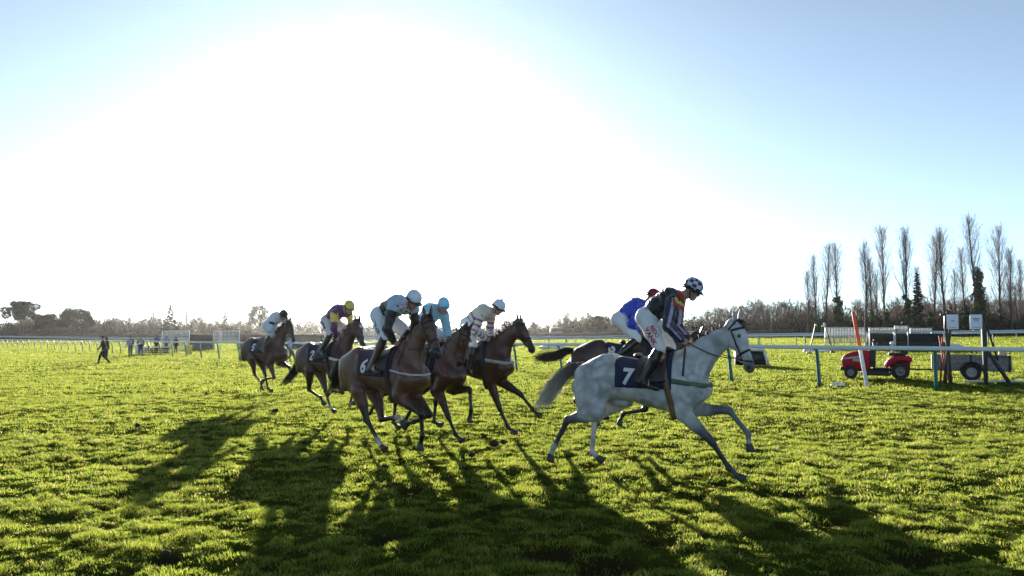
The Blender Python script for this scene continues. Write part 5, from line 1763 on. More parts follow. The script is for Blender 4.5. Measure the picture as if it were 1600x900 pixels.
def build_mower():
    # local x: forward (towards picture left), y to the far side
    g = gpos(1368, 28.4)
    root = empty('ride_on_mower', g, pi - 0.40, 'red ride-on mower with black seat parked behind the near rail', 'mower')
    # bonnet
    out = [(0.22, 0.31), (0.98, 0.31), (1.12, 0.36), (1.16, 0.60), (1.13, 0.74), (1.0, 0.86), (0.75, 0.95), (0.42, 1.0), (0.24, 0.98)]
    mb = MB(); mb.prism(out, 'y', -0.27, 0.27)
    mb.build('bonnet', M_RED, root, bevel=0.035)
    mb = MB(); mb.prism([(0.55, 0.72), (1.08, 0.67), (1.10, 0.72), (0.60, 0.79)], 'y', -0.278, 0.278); mb.build('side_stripe', mat('silver_decal', (0.4, 0.42, 0.45), rough=0.4), root)
    mb = MB(); mb.prism([(0.50, 0.58), (0.80, 0.60), (0.78, 0.70), (0.56, 0.68)], 'y', -0.276, 0.276); mb.build('vent_decal', mat('pale_decal', (0.45, 0.42, 0.35)), root)
    mb = MB(); mb.prism([(1.02, 0.27), (1.20, 0.29), (1.20, 0.38), (1.17, 0.42), (1.02, 0.34)], 'y', -0.25, 0.25); mb.build('bumper', M_BLK, root, bevel=0.01)
    for s in (-1, 1):
        mb = MB(); mb.lathe((1.115, s * 0.17, 0.68), (1, 0, 0.15), [(0, 0.0001), (0.02, 0.05), (0.03, 0.0001)], 12); mb.build('headlight', mat('lamp_glass', (0.5, 0.5, 0.5), rough=0.1), root, True)
    # dashboard column, steering wheel
    mb = MB(); mb.prism([(0.05, 0.40), (0.26, 0.40), (0.26, 0.98), (0.10, 1.06), (0.02, 1.0)], 'y', -0.22, 0.22); mb.build('dashboard', M_BLK, root, bevel=0.02)
    mb = MB(); mb.beam((0.08, 0, 1.0), (-0.06, 0, 1.27), 0.04, 0.04); mb.build('steering_column', M_BLK, root)
    th = np.linspace(0, 2 * pi, 25)
    ax = nrm(V3(-0.5, 0, 0.85)); e1 = V3(0, 1, 0); e2 = np.cross(ax, e1)
    mb = MB(); mb.tube(V3(-0.06, 0, 1.27) + 0.18 * (np.cos(th)[:, None] * e1 + np.sin(th)[:, None] * e2), 0.016, 8)
    for a in (0.5, 2.6, 4.7): mb.beam(V3(-0.06, 0, 1.265), V3(-0.06, 0, 1.27) + 0.175 * (cos(a) * e1 + sin(a) * e2), 0.02, 0.015)
    mb.build('steering_wheel', M_BLK, root, True)
    # foot deck, chassis
    mb = MB(); mb.box((-0.12, 0, 0.36), (0.52, 0.78, 0.05)); mb.box((-0.1, 0, 0.30), (1.6, 0.34, 0.10)); mb.build('footplate', M_BLK, root, bevel=0.01)
    # mowing deck
    mb = MB(); mb.prism([(-0.42, 0.12), (0.50, 0.12), (0.54, 0.18), (0.46, 0.27), (-0.36, 0.27), (-0.44, 0.18)], 'y', -0.52, 0.52); mb.build('cutter_deck', M_BLK, root, bevel=0.02)
    # rear fender
    fo = [(-0.30, 0.38), (-0.24, 0.46), (-0.34, 0.66), (-0.46, 0.76), (-0.62, 0.80), (-1.02, 0.80), (-1.10, 0.74), (-1.10, 0.62), (-0.98, 0.60), (-0.95, 0.68), (-0.70, 0.70), (-0.52, 0.66), (-0.42, 0.54)]
    for s in (-1, 1):
        mb = MB(); mb.prism(fo, 'y', s * 0.22 if s > 0 else -0.50, 0.50 if s > 0 else -0.22)
        mb.build('rear_fender', M_RED, root, bevel=0.02)
    mb = MB(); mb.prism([(-0.40, 0.36), (-0.38, 0.72), (-1.05, 0.76), (-1.05, 0.36)], 'y', -0.218, 0.218); mb.build('rear_body', M_RED, root, bevel=0.01)
    # seat
    mb = MB(); mb.prism([(-0.42, 0.80), (-0.36, 0.86), (-0.40, 0.92), (-0.72, 0.90), (-0.84, 0.93), (-0.96, 1.08), (-1.02, 1.08), (-0.98, 0.88), (-0.88, 0.80)], 'y', -0.24, 0.24); mb.build('seat', M_BLK, root, bevel=0.03)
    # white helmet-like fuel cap post behind the seat
    mb = MB(); mb.tube([(-0.52, -0.05, 0.9), (-0.52, -0.05, 1.16)], 0.04, 8); mb.ellipsoid((-0.52, -0.05, 1.24), (0.085, 0.085, 0.075)); mb.build('white_ear_defenders', M_WHITE, root, True)
    for s in (-1, 1):
        wheel(root, (0.86, s * 0.36, 0.215), 0.215, 0.17)
        wheel(root, (-0.72, s * 0.40, 0.285), 0.285, 0.26)
    mb = MB(); mb.beam((-1.0, 0, 0.34), (-1.35, 0, 0.32), 0.06, 0.03); mb.lathe((-1.33, 0, 0.30), (0, 0, 1), [(0, 0.02), (0.16, 0.02)], 8); mb.build('tow_hitch', M_BLK, root)
    return root
build_mower()

def build_trailer():
    g = gpos(1513, 27.2)
    root = empty('garden_trailer', g, pi - 0.47, 'weathered wooden two-wheeled trailer hitched behind the mower', 'trailer')
    wood = mat('weathered_board', (0.17, 0.18, 0.18), rough=0.8, var=0.35, scale=9, bump=0.4)
    L2, W2 = 1.15, 0.55
    for s in (-1, 1):
        for k in range(3):
            mb = MB(); mb.box((0, s * W2, 0.44 + k * 0.165), (2 * L2, 0.03, 0.157)); mb.build('board', wood, root, bevel=0.004)
        for x in (-L2 + 0.05, 0, L2 - 0.05):
            mb = MB(); mb.box((x, s * (W2 + 0.025), 0.60), (0.05, 0.018, 0.52)); mb.build('stanchion', M_BLK, root)
    for s in (-1, 1):
        for k in range(3):
            mb = MB(); mb.box((s * L2, 0, 0.44 + k * 0.165), (0.03, 2 * W2 - 0.03, 0.157)); mb.build('board', wood if s < 0 else mat('pale_board', (0.42, 0.36, 0.30), var=0.2), root, bevel=0.004)
    mb = MB(); mb.box((0, 0, 0.35), (2 * L2 - 0.04, 2 * W2 - 0.04, 0.04)); mb.build('floor_board', wood, root)
    mb = MB(); mb.box((0, 0, 0.315), (2 * L2 + 0.05, 0.08, 0.03)); mb.tube([(0, -0.66, 0.28), (0, 0.66, 0.28)], 0.025, 8); mb.build('axle', M_BLK, root)
    mb = MB(); mb.beam((L2, 0, 0.33), (L2 + 1.3, 0, 0.33), 0.05, 0.05); mb.build('drawbar', M_BLK, root)
    for s in (-1, 1):
        wheel(root, (0.0, s * 0.68, 0.29), 0.29, 0.16, rimcol=mat('pale_rim', (0.32, 0.32, 0.32), rough=0.5), lugs=0)
        mb = MB()
        a = np.linspace(0.15, pi - 0.15, 12)
        pr = [(0.36 * cos(t), 0.29 + 0.36 * sin(t)) for t in a] + [(0.33 * cos(t), 0.29 + 0.33 * sin(t)) for t in a[::-1]]
        V = []; F = []
        n = len(a)
        for i, t in enumerate(a):
            for rr in (0.335, 0.355):
                for y in (-0.11, 0.11): V.append((rr * cos(t), s * 0.68 + y, 0.29 + rr * sin(t)))
        for i in range(n - 1):
            b = i * 4
            for q0, q1 in ((0, 1), (1, 3), (3, 2), (2, 0)): F.append([b + q0, b + q1, b + 4 + q1, b + 4 + q0])
        mb.add(V, F); mb.build('mudguard', M_BLK, root)
    mb = MB(); mb.box((-0.95, 0.1, 0.98), (0.22, 0.2, 0.22)); 
    bx = mb.build('cardboard_box', mat('cardboard', (0.48, 0.36, 0.26), var=0.1), None, bevel=0.01)
    bx.location = Vector(g); bx.rotation_euler = (0, 0, pi - 0.47)
    tag(bx, 'small pale box perched on the tail end of the wooden trailer', 'box')
build_trailer()

# ------------------------------------------------------------------ notice frame with two white boards
def build_sign():
    Z = 25.5
    X = lambda px: (px - 800.0) / F_PX * Z
    xl, xr = X(1476.5), X(1536)
    g = V3(X(1508), Z, tz(X(1508), Z))
    root = empty('notice_frame', g, 0, 'black trestle frame carrying two white notice boards by the rail', 'sign frame')
    ox = g[0]
    z = lambda py: 1.75 - (py - 521) / F_PX * Z - g[2]
    xm = lambda px: X(px) - ox
    mb = MB(); mb.beam((xm(1469), 0, z(492)), (xm(1537), 0, z(491)), 0.05, 0.07); mb.build('crossbar', M_BLK, root, bevel=0.006)
    def leg(a, b, w=0.07, nm='leg'):
        mb = MB(); mb.beam(a, b, w, w); mb.build(nm, M_BLK, root, bevel=0.005)
    leg((xm(1477), 0, z(492)), (xm(1477) - 0.02, -0.0, z(514)))
    leg((xm(1485), 0.05, z(514)), (xm(1478), 0.25, z(604)))
    leg((xm(1476), -0.05, z(514)), (xm(1479), -0.15, z(600)))
    leg((xm(1534), 0, z(491)), (xm(1536), 0, z(603)), 0.07)
    leg((xm(1540), 0.06, z(516)), (xm(1541), 0.12, z(603)), 0.08)
    leg((xm(1537), 0.1, z(540)), (xm(1582), 0.15, z(604)), 0.09, 'brace')
    leg((xm(1540), 0.1, z(497)), (xm(1584), 0.9, z(566)), 0.05, 'brace')
    leg((xm(1538), 0.12, z(557)), (xm(1577), 0.14, z(558)), 0.04, 'brace')
    for (x0, x1, tw) in ((1477, 1495.5, 0), (1513.5, 1532.5, 1)):
        mb = MB(); mb.box(((xm(x0) + xm(x1)) / 2, -0.05, (z(491.5) + z(514.5)) / 2), (xm(x1) - xm(x0), 0.02, z(491.5) - z(514.5)))
        b = mb.build('notice_board', mat('notice_white', (0.70, 0.72, 0.80), rough=0.5, var=0.02, bump=0), root, bevel=0.004)
        cx = (xm(x0) + xm(x1)) / 2
        pm = mat('print_grey', (0.22, 0.22, 0.25), bump=0)
        for (zz, ww, hh) in ([(500.8, 0.10, 0.02), (503, 0.16, 0.012), (511.8, 0.24, 0.014)] if not tw else [(498, 0.22, 0.03), (500.2, 0.16, 0.025), (503, 0.22, 0.012), (511.8, 0.24, 0.014)]):
            mb = MB(); mb.box((cx, -0.0625, z(zz)), (ww, 0.003, hh)); mb.build('line_of_print', pm, b)
build_sign()

def pole(px0, py0, px1, py1, Z, w, m1, m2, split, name, label, cat, dz=0.0):
    X = lambda px: (px - 800.0) / F_PX * Z
    top = V3(X(px0), Z, 1.75 - (py0 - 521) / F_PX * Z); bot = V3(X(px1), Z - 0.05, tz(X(px1), Z) - 0.03)
    root = empty(name, bot, 0, label, cat)
    mid = bot + (top - bot) * split
    mb = MB(); mb.beam(mid - bot, top - bot, w, w * 0.5, up=(0, 1, 0)); mb.build('upper_half', m1, root, bevel=0.006)
    mb = MB(); mb.beam((0, 0, 0), mid - bot, w * 0.97, w * 0.48, up=(0, 1, 0)); mb.build('lower_half', m2, root, bevel=0.006)
pole(1333, 487, 1351, 602, 25.0, 0.105, mat('orange_paint', (0.75, 0.09, 0.015), rough=0.45), M_WHITE, 0.53, 'marker_pole', 'tall leaning marker pole, orange above and white below, by the rail', 'pole')

# red ranging sticks leaning together beside the frame
for i, (x0, y0, x1, y1) in enumerate(((1469, 525, 1476, 604), (1474, 527, 1466, 604), (1472, 530, 1480, 606))):
    Z = 25.9 + 0.12 * i
    X = lambda px: (px - 800.0) / F_PX * Z
    bot = V3(X(x1), Z, tz(X(x1), Z)); top = V3(X(x0), Z + 0.1, 1.75 - (y0 - 521) / F_PX * Z)
    mb = MB(); mb.tube([(0, 0, -0.02), top - bot], 0.028, 8)
    o = mb.build('leaning_stick', mat('rusty_red', (0.30, 0.05, 0.03), var=0.3), None, True); o.location = bot
    tag(o, ['rusty red stick leaning left behind the rail post, tallest of three', 'rusty red stick leaning right beside the notice frame', 'thin rusty red stick nearest the notice frame leg'][i], 'stick', 'red sticks leaning by the notice frame')

def flat_thing(px, Z, size, label, name, cat, m, rz=0.0, h=0.06):
    g = gpos(px, Z)
    r = np.random.default_rng(int(px))
    n = 22; a = np.arange(n) * 2 * pi / n
    V = []; 
    for k, (s_, zz) in enumerate(((1.0, 0.0), (0.92, h * 0.7), (0.55, h), (0.2, h * 0.9))):
        rr = s_ * (1 + 0.18 * r.normal(size=n).cumsum() / 4)
        V.append(np.stack([np.cos(a) * size[0] * rr, np.sin(a) * size[1] * rr, zz + 0.02 * r.normal(size=n) * (k > 0)], 1))
    V = np.concatenate(V); F = []
    for i in range(3):
        for j in range(n):
            k = (j + 1) % n; F.append([i * n + j, i * n + k, (i + 1) * n + k, (i + 1) * n + j])
    mb = MB(); mb.add(V, F); mb.f3.append(np.array([[3 * n, 3 * n + j, 3 * n + j + 1] for j in range(1, n - 1)]))
    o = mb.build(name, m, None, True); o.location = g; o.rotation_euler = (0, 0, rz)
    tag(o, label, cat)
flat_thing(1306, 25.6, (0.24, 0.12), 'crumpled white plastic bag lying on the grass in front of the mower', 'plastic_bag', 'bag', mat('white_bag', (0.7, 0.72, 0.78), rough=0.4, var=0.1), h=0.07)
mb = MB(); mb.box((0, 0, 0.03), (3.2, 0.14, 0.06)); o = mb.build('fallen_rail_section', M_RAIL, None, bevel=0.02); o.location = gpos(1578, 26.2); o.rotation_euler = (0, 0, 0.03)
tag(o, 'loose white rail section lying on grass under the notice frame', 'rail')

# ------------------------------------------------------------------ fences and hurdles
def barrier(px0, px1, py_top, py_bot, Z, label, name='barrier', nb=None, m=None, skew=0.0, rz=0.0, group='white slatted barrier panels'):
    """a framed white panel with upright bars, each bar a part"""
    x0, x1 = (px0 - 800) / F_PX * Z, (px1 - 800) / F_PX * Z
    g0 = tz((x0 + x1) / 2, Z)
    zt = 1.75 - (py_top - 521) / F_PX * Z - g0; zb = max(1.75 - (py_bot - 521) / F_PX * Z - g0, 0.03)
    w = x1 - x0
    root = empty(name, V3((x0 + x1) / 2, Z, g0), rz, label, 'barrier', group)
    m = m or M_WHITE
    for zz in (zt, zb):
        mb = MB(); mb.box((0, 0, zz), (w, 0.05, 0.06), ry=skew); mb.build('crossrail', m, root)
    for s in (-1, 1):
        mb = MB(); mb.box((s * (w / 2 - 0.03), 0, (zt + 0) / 2), (0.06, 0.06, zt)); mb.build('upright', m, root)
    m = mat('barrier_white', (0.42, 0.43, 0.44), rough=0.6, var=0.1) if m is M_WHITE else m
    nb = nb or max(6, int(w / 0.16))
    proto = None
    for i in range(nb):
        x = -w / 2 + (i + 0.5) * w / nb
        if proto is None:
            mb = MB(); mb.box((0, 0, 0), (0.055, 0.025, zt - zb - 0.05)); proto = mb.build('bar', m, root); o = proto
        else:
            o = proto.copy(); COL.objects.link(o); o.parent = root
        o.location = (x, 0.02, (zt + zb) / 2)
    return root
barrier(1288, 1351, 512, 535, 60, 'widest white barrier panel at right, left of the black fence', nb=26)
barrier(1357, 1396, 512.5, 519, 61, 'low white barrier panel on top of the black fence, left one', nb=16)
barrier(1397, 1418, 509.5, 518.5, 60.5, 'white barrier panel over the black fence, middle and tallest one', nb=10)
barrier(1421, 1455, 513, 518.5, 61.5, 'low white barrier panel on top of the black fence, right one', nb=14)
barrier(254, 297, 517, 546, 82, 'white barrier panel behind the group of stewards', nb=22)
barrier(334, 345, 517, 533, 95, 'narrow white barrier panel left of the twin panel, far left field', nb=5)
barrier(346, 375, 517, 533, 94, 'wider white barrier panel beside the narrow one, behind the rear horse', nb=14)
barrier(568, 592, 514, 541, 75, 'white barrier panel seen between two galloping horses', nb=10)

birch = mat('dark_birch', (0.022, 0.020, 0.014), rough=0.95, var=0.4, scale=20, bump=0.6)
def birch_fence(px0, px1, py_top, Z, label, depth=1.6, rz=0.0, name='steeplechase_fence'):
    x0, x1 = (px0 - 800) / F_PX * Z, (px1 - 800) / F_PX * Z
    g0 = tz((x0 + x1) / 2, Z); zt = 1.75 - (py_top - 521) / F_PX * Z - g0
    w = x1 - x0
    root = empty(name, V3((x0 + x1) / 2, Z, g0), rz, label, 'fence')
    r = np.random.default_rng(int(px0) + 5)
    mb = MB(); mb.box((0, 0.1, zt * 0.45), (w, depth * 0.5, zt * 0.9)); mb.build('birch_core', birch, root)
    # brush: many upright twigs
    n = int(w * 90); V = []; F = []
    xs = r.uniform(-w / 2, w / 2, n); ys = r.uniform(-depth * 0.3, depth * 0.32, n); h = zt * r.uniform(0.86, 1.04, n)
    b = np.arange(n) * 3
    V = np.stack([np.stack([xs - 0.018, ys, h * 0], 1), np.stack([xs + 0.018, ys, h * 0], 1), np.stack([xs + r.normal(0, 0.04, n), ys, h], 1)], 1).reshape(-1, 3)
    o = mesh_np('birch_twigs', V, np.stack([b, b + 1, b + 2], 1), birch, root, False); o['kind'] = 'stuff'
    mb = MB(); mb.prism([(-depth * 0.62, 0.0), (-depth * 0.42, 0.0), (-depth * 0.30, zt * 0.42), (-depth * 0.34, zt * 0.46)], 'x', -w / 2, w / 2); mb.build('takeoff_board', mat('apron_green', (0.02, 0.03, 0.02)), root)
    return root
birch_fence(1357, 1468, 518, 61.5, 'long black birch steeplechase fence beyond the mower')
birch_fence(297, 334, 521, 96, 'dark birch fence between white panels at left')
birch_fence(376, 505, 521, 100, 'long dark birch fence behind the two rear horses')

def hurdle_end():
    Z = 39.0
    x0, x1 = (1150 - 800) / F_PX * Z, (1200 - 800) / F_PX * Z
    g0 = tz(x0, Z); zt = 1.75 - (546 - 521) / F_PX * Z - g0
    root = empty('hurdle', V3((x0 + x1) / 2, Z, g0), 0, 'black hurdle with white end frame beside the grey horse head', 'hurdle')
    w = x1 - x0
    mb = MB(); mb.prism([(-w / 2, 0.04), (w / 2 - 0.12, 0.04), (w / 2 - 0.32, zt - 0.08), (-w / 2, zt - 0.08)], 'y', -0.05, 0.5); mb.build('black_panel', M_BLK, root)
    mb = MB(); mb.beam((w / 2 - 0.02, -0.06, 0), (w / 2 - 0.28, -0.06, zt), 0.12, 0.06, up=(0, 1, 0)); mb.build('end_frame', M_WHITE, root)
    mb = MB(); mb.box((-0.1, -0.06, zt - 0.02), (w - 0.3, 0.08, 0.12)); mb.build('top_bar', M_WHITE, root)
hurdle_end()

def starting_arm(px, py_top, px_b, Z, label, flip=1):
    X = lambda p: (p - 800.0) / F_PX * Z
    b = V3(X(px_b), Z, tz(X(px_b), Z)); t = V3(X(px), Z, 1.75 - (py_top - 521) / F_PX * Z)
    root = empty('starting_gate_post', b, 0, label, 'starting post', 'leaning starting posts')
    mb = MB(); mb.beam((0, 0, 0), t - b, 0.07, 0.07); mb.build('leaning_post', M_BLK, root)
    mb = MB(); mb.tube([(0, 0, 0), t - b], 0.02, 6); 
    mb = MB(); mb.box(t - b + V3(0, 0, -0.05), (0.14, 0.1, 0.32 if flip > 0 else 0.16), ry=-0.15 * flip); mb.build('white_head', M_WHITE, root, bevel=0.02)
    mb = MB(); mb.box((0.0, 0, 0.04), (0.35, 0.25, 0.08)); mb.build('foot', M_BLK, root)
    mb = MB(); mb.beam((0, 0, (t - b)[2] * 0.5) + (t - b) * V3(0.5, 0, 0), (-0.9 * flip, 0, (t - b)[2] * 0.5), 0.04, 0.04); mb.build('arm', M_BLK, root)
starting_arm(1288, 507, 1300, 58, 'leaning black starting post with tall white head, right of the pair', 1)
starting_arm(1274, 507, 1263, 57, 'thin leaning starting post with small white head, left of the pair', -1)

# light mast and distant roof
for (px, top, Z, r, lab) in ((857.5, 497, 110, 0.09, 'slim grey mast standing beyond the far rail, centre'), (1205, 478, 150, 0.12, 'thin utility pole in front of the bare woods')):
    g = gpos(px, Z); hgt = 1.75 - (top - 521) / F_PX * Z - g[2]
    mb = MB(); mb.tube([(0, 0, 0), (0, 0, hgt)], [r, r * 0.6], 8); o = mb.build('mast', M_GREY, None, True); o.location = g; tag(o, lab, 'mast')

def barn(px0, px1, py_ridge, Z, label):
    x0, x1 = (px0 - 800) / F_PX * Z, (px1 - 800) / F_PX * Z
    g0 = tz((x0 + x1) / 2, Z); zr = 1.75 - (py_ridge - 521) / F_PX * Z - g0; w = x1 - x0; ze = zr * 0.55
    root = empty('barn', V3((x0 + x1) / 2, Z, g0), 0.1, label, 'barn')
    mb = MB(); mb.box((0, 0, ze / 2), (w, 8, ze)); wl_ = mb.build('wall', mat('barn_wall', (0.2, 0.17, 0.14), var=0.2), root)
    mb = MB(); mb.prism([(-4.5, ze - 0.1), (4.5, ze - 0.1), (0, zr)], 'x', -w / 2 - 0.4, w / 2 + 0.4); mb.build('roof', mat('roof_tile', (0.13, 0.08, 0.06), var=0.3), root)
    for k in (-0.3, 0.0, 0.3):
        mb = MB(); mb.box((k * w, -4.03, ze * 0.5), (1.2, 0.06, 1.1)); mb.build('window', M_BLK, wl_)
barn(862, 905, 511, 240, 'low tiled barn roof just showing in the hazy tree line')

# low bench-like take-off rail near the stewards
def wing_stack():
    Z = 76; X = lambda p: (p - 800.0) / F_PX * Z
    g = V3(X(243), Z, tz(X(243), Z))
    root = empty('folded_hurdle', g, 0, 'low dark hurdle with pale end leaning near the stewards', 'hurdle')
    w = X(266) - X(222)
    for k in range(4):
        mb = MB(); mb.box((0.05, 0.1 * k, 0.18 + 0.16 * k), (w, 0.05, 0.12)); mb.build('board', M_BLK if k < 3 else M_WHITE, root)
    mb = MB(); mb.box((-w / 2, 0, 0.35), (0.9, 0.1, 0.6)); mb.build('pale_end', M_WHITE, root)
    mb = MB(); mb.beam((-w / 2 + 0.6, -0.1, 1.3), (-w / 2 + 1.3, -0.1, 0.0), 0.08, 0.08); mb.build('prop', M_BLK, root)
wing_stack()
g = gpos(297, 74); mb = MB(); mb.box((0, 0, 0.42), (0.45, 0.4, 0.84)); o = mb.build('yellow_block', mat('yellow_plastic', (0.75, 0.62, 0.02)), None, bevel=0.08); o.location = g
tag(o, 'bright yellow plastic block standing on grass by the white panel', 'block')
for i, (px, Z, s) in enumerate(((1271, 62, 0.55), (1303, 63, 0.6), (1325, 64, 0.5), (1485, 66, 0.75), (1135, 75, 0.6), (862, 88, 0.9), (212, 120, 1.2))):
    flat_thing(px, Z, (s * 1.4, s * 0.5), ['low white cover lying left of the leaning starting posts', 'white cover on the grass between the starting posts', 'small white cover in front of the wide barrier panel', 'white cover on the grass left of the notice frame, far off', 'small white cover on grass beyond the grey horse head', 'white cover on the grass by the slim mast', 'long white cover on the grass beyond the running man'][i], 'groundsheet', 'groundsheet', M_WHITE, h=0.35)
# marquee-like white car shapes near centre
print('course', round(time.time() - T0, 1))
# ------------------------------------------------------------------ people on foot
def build_person(px, Z, hgt, face, label, top, legs, hair, pose='stand', vest=None, group=None, hat=False, grid=0.022, coat_len=0.0, arms='rest', lean=0.0):
    g = gpos(px, Z); s = hgt / 1.75
    root = empty('person', g, face, label, 'person', group)
    # local x = facing, y = left
    P = []; A = P.append
    hipz = 0.92; st = 0.0
    if pose == 'walk': F1, F2 = (0.30, 0.07), (-0.34, 0.10); K1, K2 = (0.20, 0.50), (0.0, 0.48)
    elif pose == 'run': F1, F2 = (0.38, 0.10), (-0.45, 0.32); K1, K2 = (0.32, 0.56), (-0.08, 0.50)
    else: F1, F2 = (0.04, 0.06), (-0.04, 0.06); K1, K2 = (0.03, 0.49), (0.0, 0.49)
    for sy, Fo, Kn in ((1, F1, K1), (-1, F2, K2)):
        hip = V3(0, sy * 0.09, hipz); kn = V3(Kn[0], sy * 0.10, Kn[1]); an = V3(Fo[0], sy * (0.09 if pose != 'stand' else 0.12), Fo[1] + 0.02)
        A(Seg(hip, kn, 0.095, 0.062, k=0.05, col='legs')); A(Seg(kn, an, 0.062, 0.042, k=0.03, col='legs'))
        A(Seg(an + V3(-0.03, 0, -0.045), an + V3(0.15, 0, -0.055), 0.04, 0.035, 0.04, 0.045, k=0.02, col='shoe'))
    tl = V3(lean, 0, 0)
    sh = V3(0, 0, 1.42) + tl
    A(Seg((0, 0, 0.93 - coat_len), (0, 0, 1.10), 0.12, 0.11, 0.16, 0.15, k=0.06, col='top' if coat_len else 'legs'))
    A(Seg(V3(0, 0, 1.02), sh * V3(0.6, 1, 1) - V3(0, 0, 0.12), 0.115, 0.125, 0.15, 0.185, k=0.06, col='top'))
    A(Seg(sh - V3(0, 0, 0.12), sh, 0.12, 0.07, 0.18, 0.12, k=0.05, col='top'))
    for sy in (1, -1):
        S = sh + V3(0, sy * 0.19, -0.05)
        if arms == 'rest': E = S + V3(-0.03, sy * 0.07, -0.29); Wr = E + V3(0.08, 0.0, -0.25)
        elif arms == 'swing': E = S + V3(-0.12 * sy, sy * 0.05, -0.27); Wr = E + V3(0.14, -sy * 0.02, -0.20)
        elif arms == 'pocket': E = S + V3(-0.07, sy * 0.10, -0.28); Wr = E + V3(0.14, -sy * 0.08, -0.20)
        else: E = S + V3(0.02, sy * 0.07, -0.28); Wr = E + V3(0.22, -sy * 0.10, 0.05)
        A(Seg(S, E, 0.058, 0.045, k=0.03, col='top')); A(Seg(E, Wr, 0.047, 0.034, k=0.02, col='top'))
        hand_prims(P, Wr, Wr - E, V3(0, -sy, 0), V3(1, 0, 0), 1.0, 0.35)
    nk = sh + V3(0.0, 0, 0.03); hc = nk + V3(0.02 + lean * 0.3, 0, 0.17)
    A(Seg(nk - V3(0, 0, 0.03), hc - V3(0, 0, 0.06), 0.06, 0.055, k=0.03, col='skin'))
    person_head(P, hc, V3(1, 0, -0.05), V3(0.05, 0, 1), V3(0, 1, 0))
    fld = Field(P, grid); V, F = fld.mesh(1)
    pal = dict(skin=SKIN, lips=SKIN, top=top, legs=legs, shoe=(0.02, 0.02, 0.02))
    C = blend_colors(V, P, pal, 0.008)
    mesh_np('body', V * s, F, mat('skin_body'), root, True, colors=C)
    def shell(name, sel, infl, col):
        f2 = Field([p for p in P if sel(p)], grid, infl=infl); v, fa = f2.mesh(1)
        c = np.tile(np.array(col), (len(v), 1))
        if vest is not None and name == 'jacket':
            m = (np.abs(v[:, 1]) < 0.17) & (v[:, 2] > 1.0) & (v[:, 2] < 1.40)
            c[m] = vest
            c[m & (np.abs(v[:, 1]) < 0.035)] = (0.02, 0.03, 0.12)
            c[m & (v[:, 2] > 1.16) & (v[:, 2] < 1.21)] = (0.6, 0.62, 0.65)
        return mesh_np(name, v * s, fa, mat('person_cloth', attr=True, rough=0.9, var=0.12, bump=0.3, spec=0.1), root, True, colors=c)
    shell('jacket', lambda p: p.col == 'top', 0.014, top)
    shell('trousers', lambda p: p.col == 'legs', 0.012, legs)
    Hh = Field([Seg(hc + V3(-0.035, 0, 0.035), hc + V3(0.01, 0, 0.04), 0.100, 0.098, 0.088, 0.086, k=0.03)], 0.014, clip=[(hc + V3(0.05, 0, 0.02), V3(0.75, 0, -0.66))])
    v, fa = Hh.mesh(1)
    mesh_np('cap' if hat else 'hair', v * s, fa, mat('hair_' + str(round(hair[0], 3)), hair, rough=0.8, var=0.3), root, True)
    return root

DK = (0.015, 0.016, 0.022)
build_person(164, 49.5, 1.76, pi + 0.5, 'man in dark jacket and trousers walking away across the left grass', DK, (0.012, 0.012, 0.014), (0.015, 0.01, 0.008), 'walk', arms='swing', lean=0.05)
build_person(167.8, 60, 1.66, 1.2, 'dark figure half hidden just behind the walking man', (0.05, 0.035, 0.035), (0.03, 0.025, 0.025), (0.02, 0.015, 0.01), 'stand')
VG = 'stewards in white and blue bibs standing by the rail'
VW = (0.62, 0.66, 0.78)
build_person(205.5, 66, 1.72, -pi / 2, 'steward in white bib and grey trousers, leftmost of the group', (0.03, 0.05, 0.16), (0.10, 0.10, 0.11), (0.012, 0.01, 0.01), 'stand', VW, VG, arms='front')
build_person(221.5, 71, 1.66, -pi / 2 + 0.6, 'steward in white bib standing behind the hurdle, second from left', (0.02, 0.03, 0.09), (0.03, 0.03, 0.035), (0.012, 0.01, 0.01), 'stand', VW, VG, arms='pocket')
build_person(246, 79, 1.86, -pi / 2 - 0.3, 'tallest steward in navy and white bib behind the low hurdle', (0.02, 0.02, 0.08), (0.02, 0.02, 0.025), (0.02, 0.014, 0.01), 'stand', (0.10, 0.10, 0.30), VG, arms='pocket')
build_person(261, 79, 1.74, -pi / 2, 'steward in bright blue and white bib before the white panel', (0.03, 0.06, 0.30), (0.02, 0.03, 0.08), (0.012, 0.01, 0.01), 'stand', (0.25, 0.34, 0.7), VG, arms='front')
build_person(276, 80, 1.60, pi / 2, 'figure in long dark hooded coat in front of the white panel', (0.03, 0.018, 0.018), (0.05, 0.03, 0.025), (0.025, 0.015, 0.015), 'stand', coat_len=0.25)
build_person(884, 118, 1.72, 0.4, 'distant figure in dark top and blue trousers by the far rail', (0.02, 0.02, 0.03), (0.05, 0.08, 0.2), (0.02, 0.015, 0.01), 'walk', arms='rest', grid=0.03)
build_person(455, 50, 1.72, 0.35, 'person in white and blue jacket walking behind the rearmost horse', (0.35, 0.45, 0.65), (0.10, 0.07, 0.06), (0.02, 0.015, 0.01), 'walk', arms='rest')
print('people', round(time.time() - T0, 1))
# ------------------------------------------------------------------ trees
M_BARK = mat('bark', (0.085, 0.070, 0.058), rough=0.95, var=0.3, scale=3, bump=0.4)
M_TWIG = mat('twigs', (0.17, 0.118, 0.085), rough=0.95, var=0.25, scale=0.6, bump=0)
M_TWIG_P = mat('poplar_twigs', (0.15, 0.112, 0.092), rough=0.95, var=0.25, scale=0.6, bump=0)
M_IVY = mat('ivy_leaves', (0.048, 0.070, 0.018), rough=0.5, var=0.5, scale=2, bump=0, trans=0.25)
M_PINE = mat('pine_needles', (0.022, 0.024, 0.012), rough=0.95, var=0.4, scale=1.2, bump=0, spec=0.1)

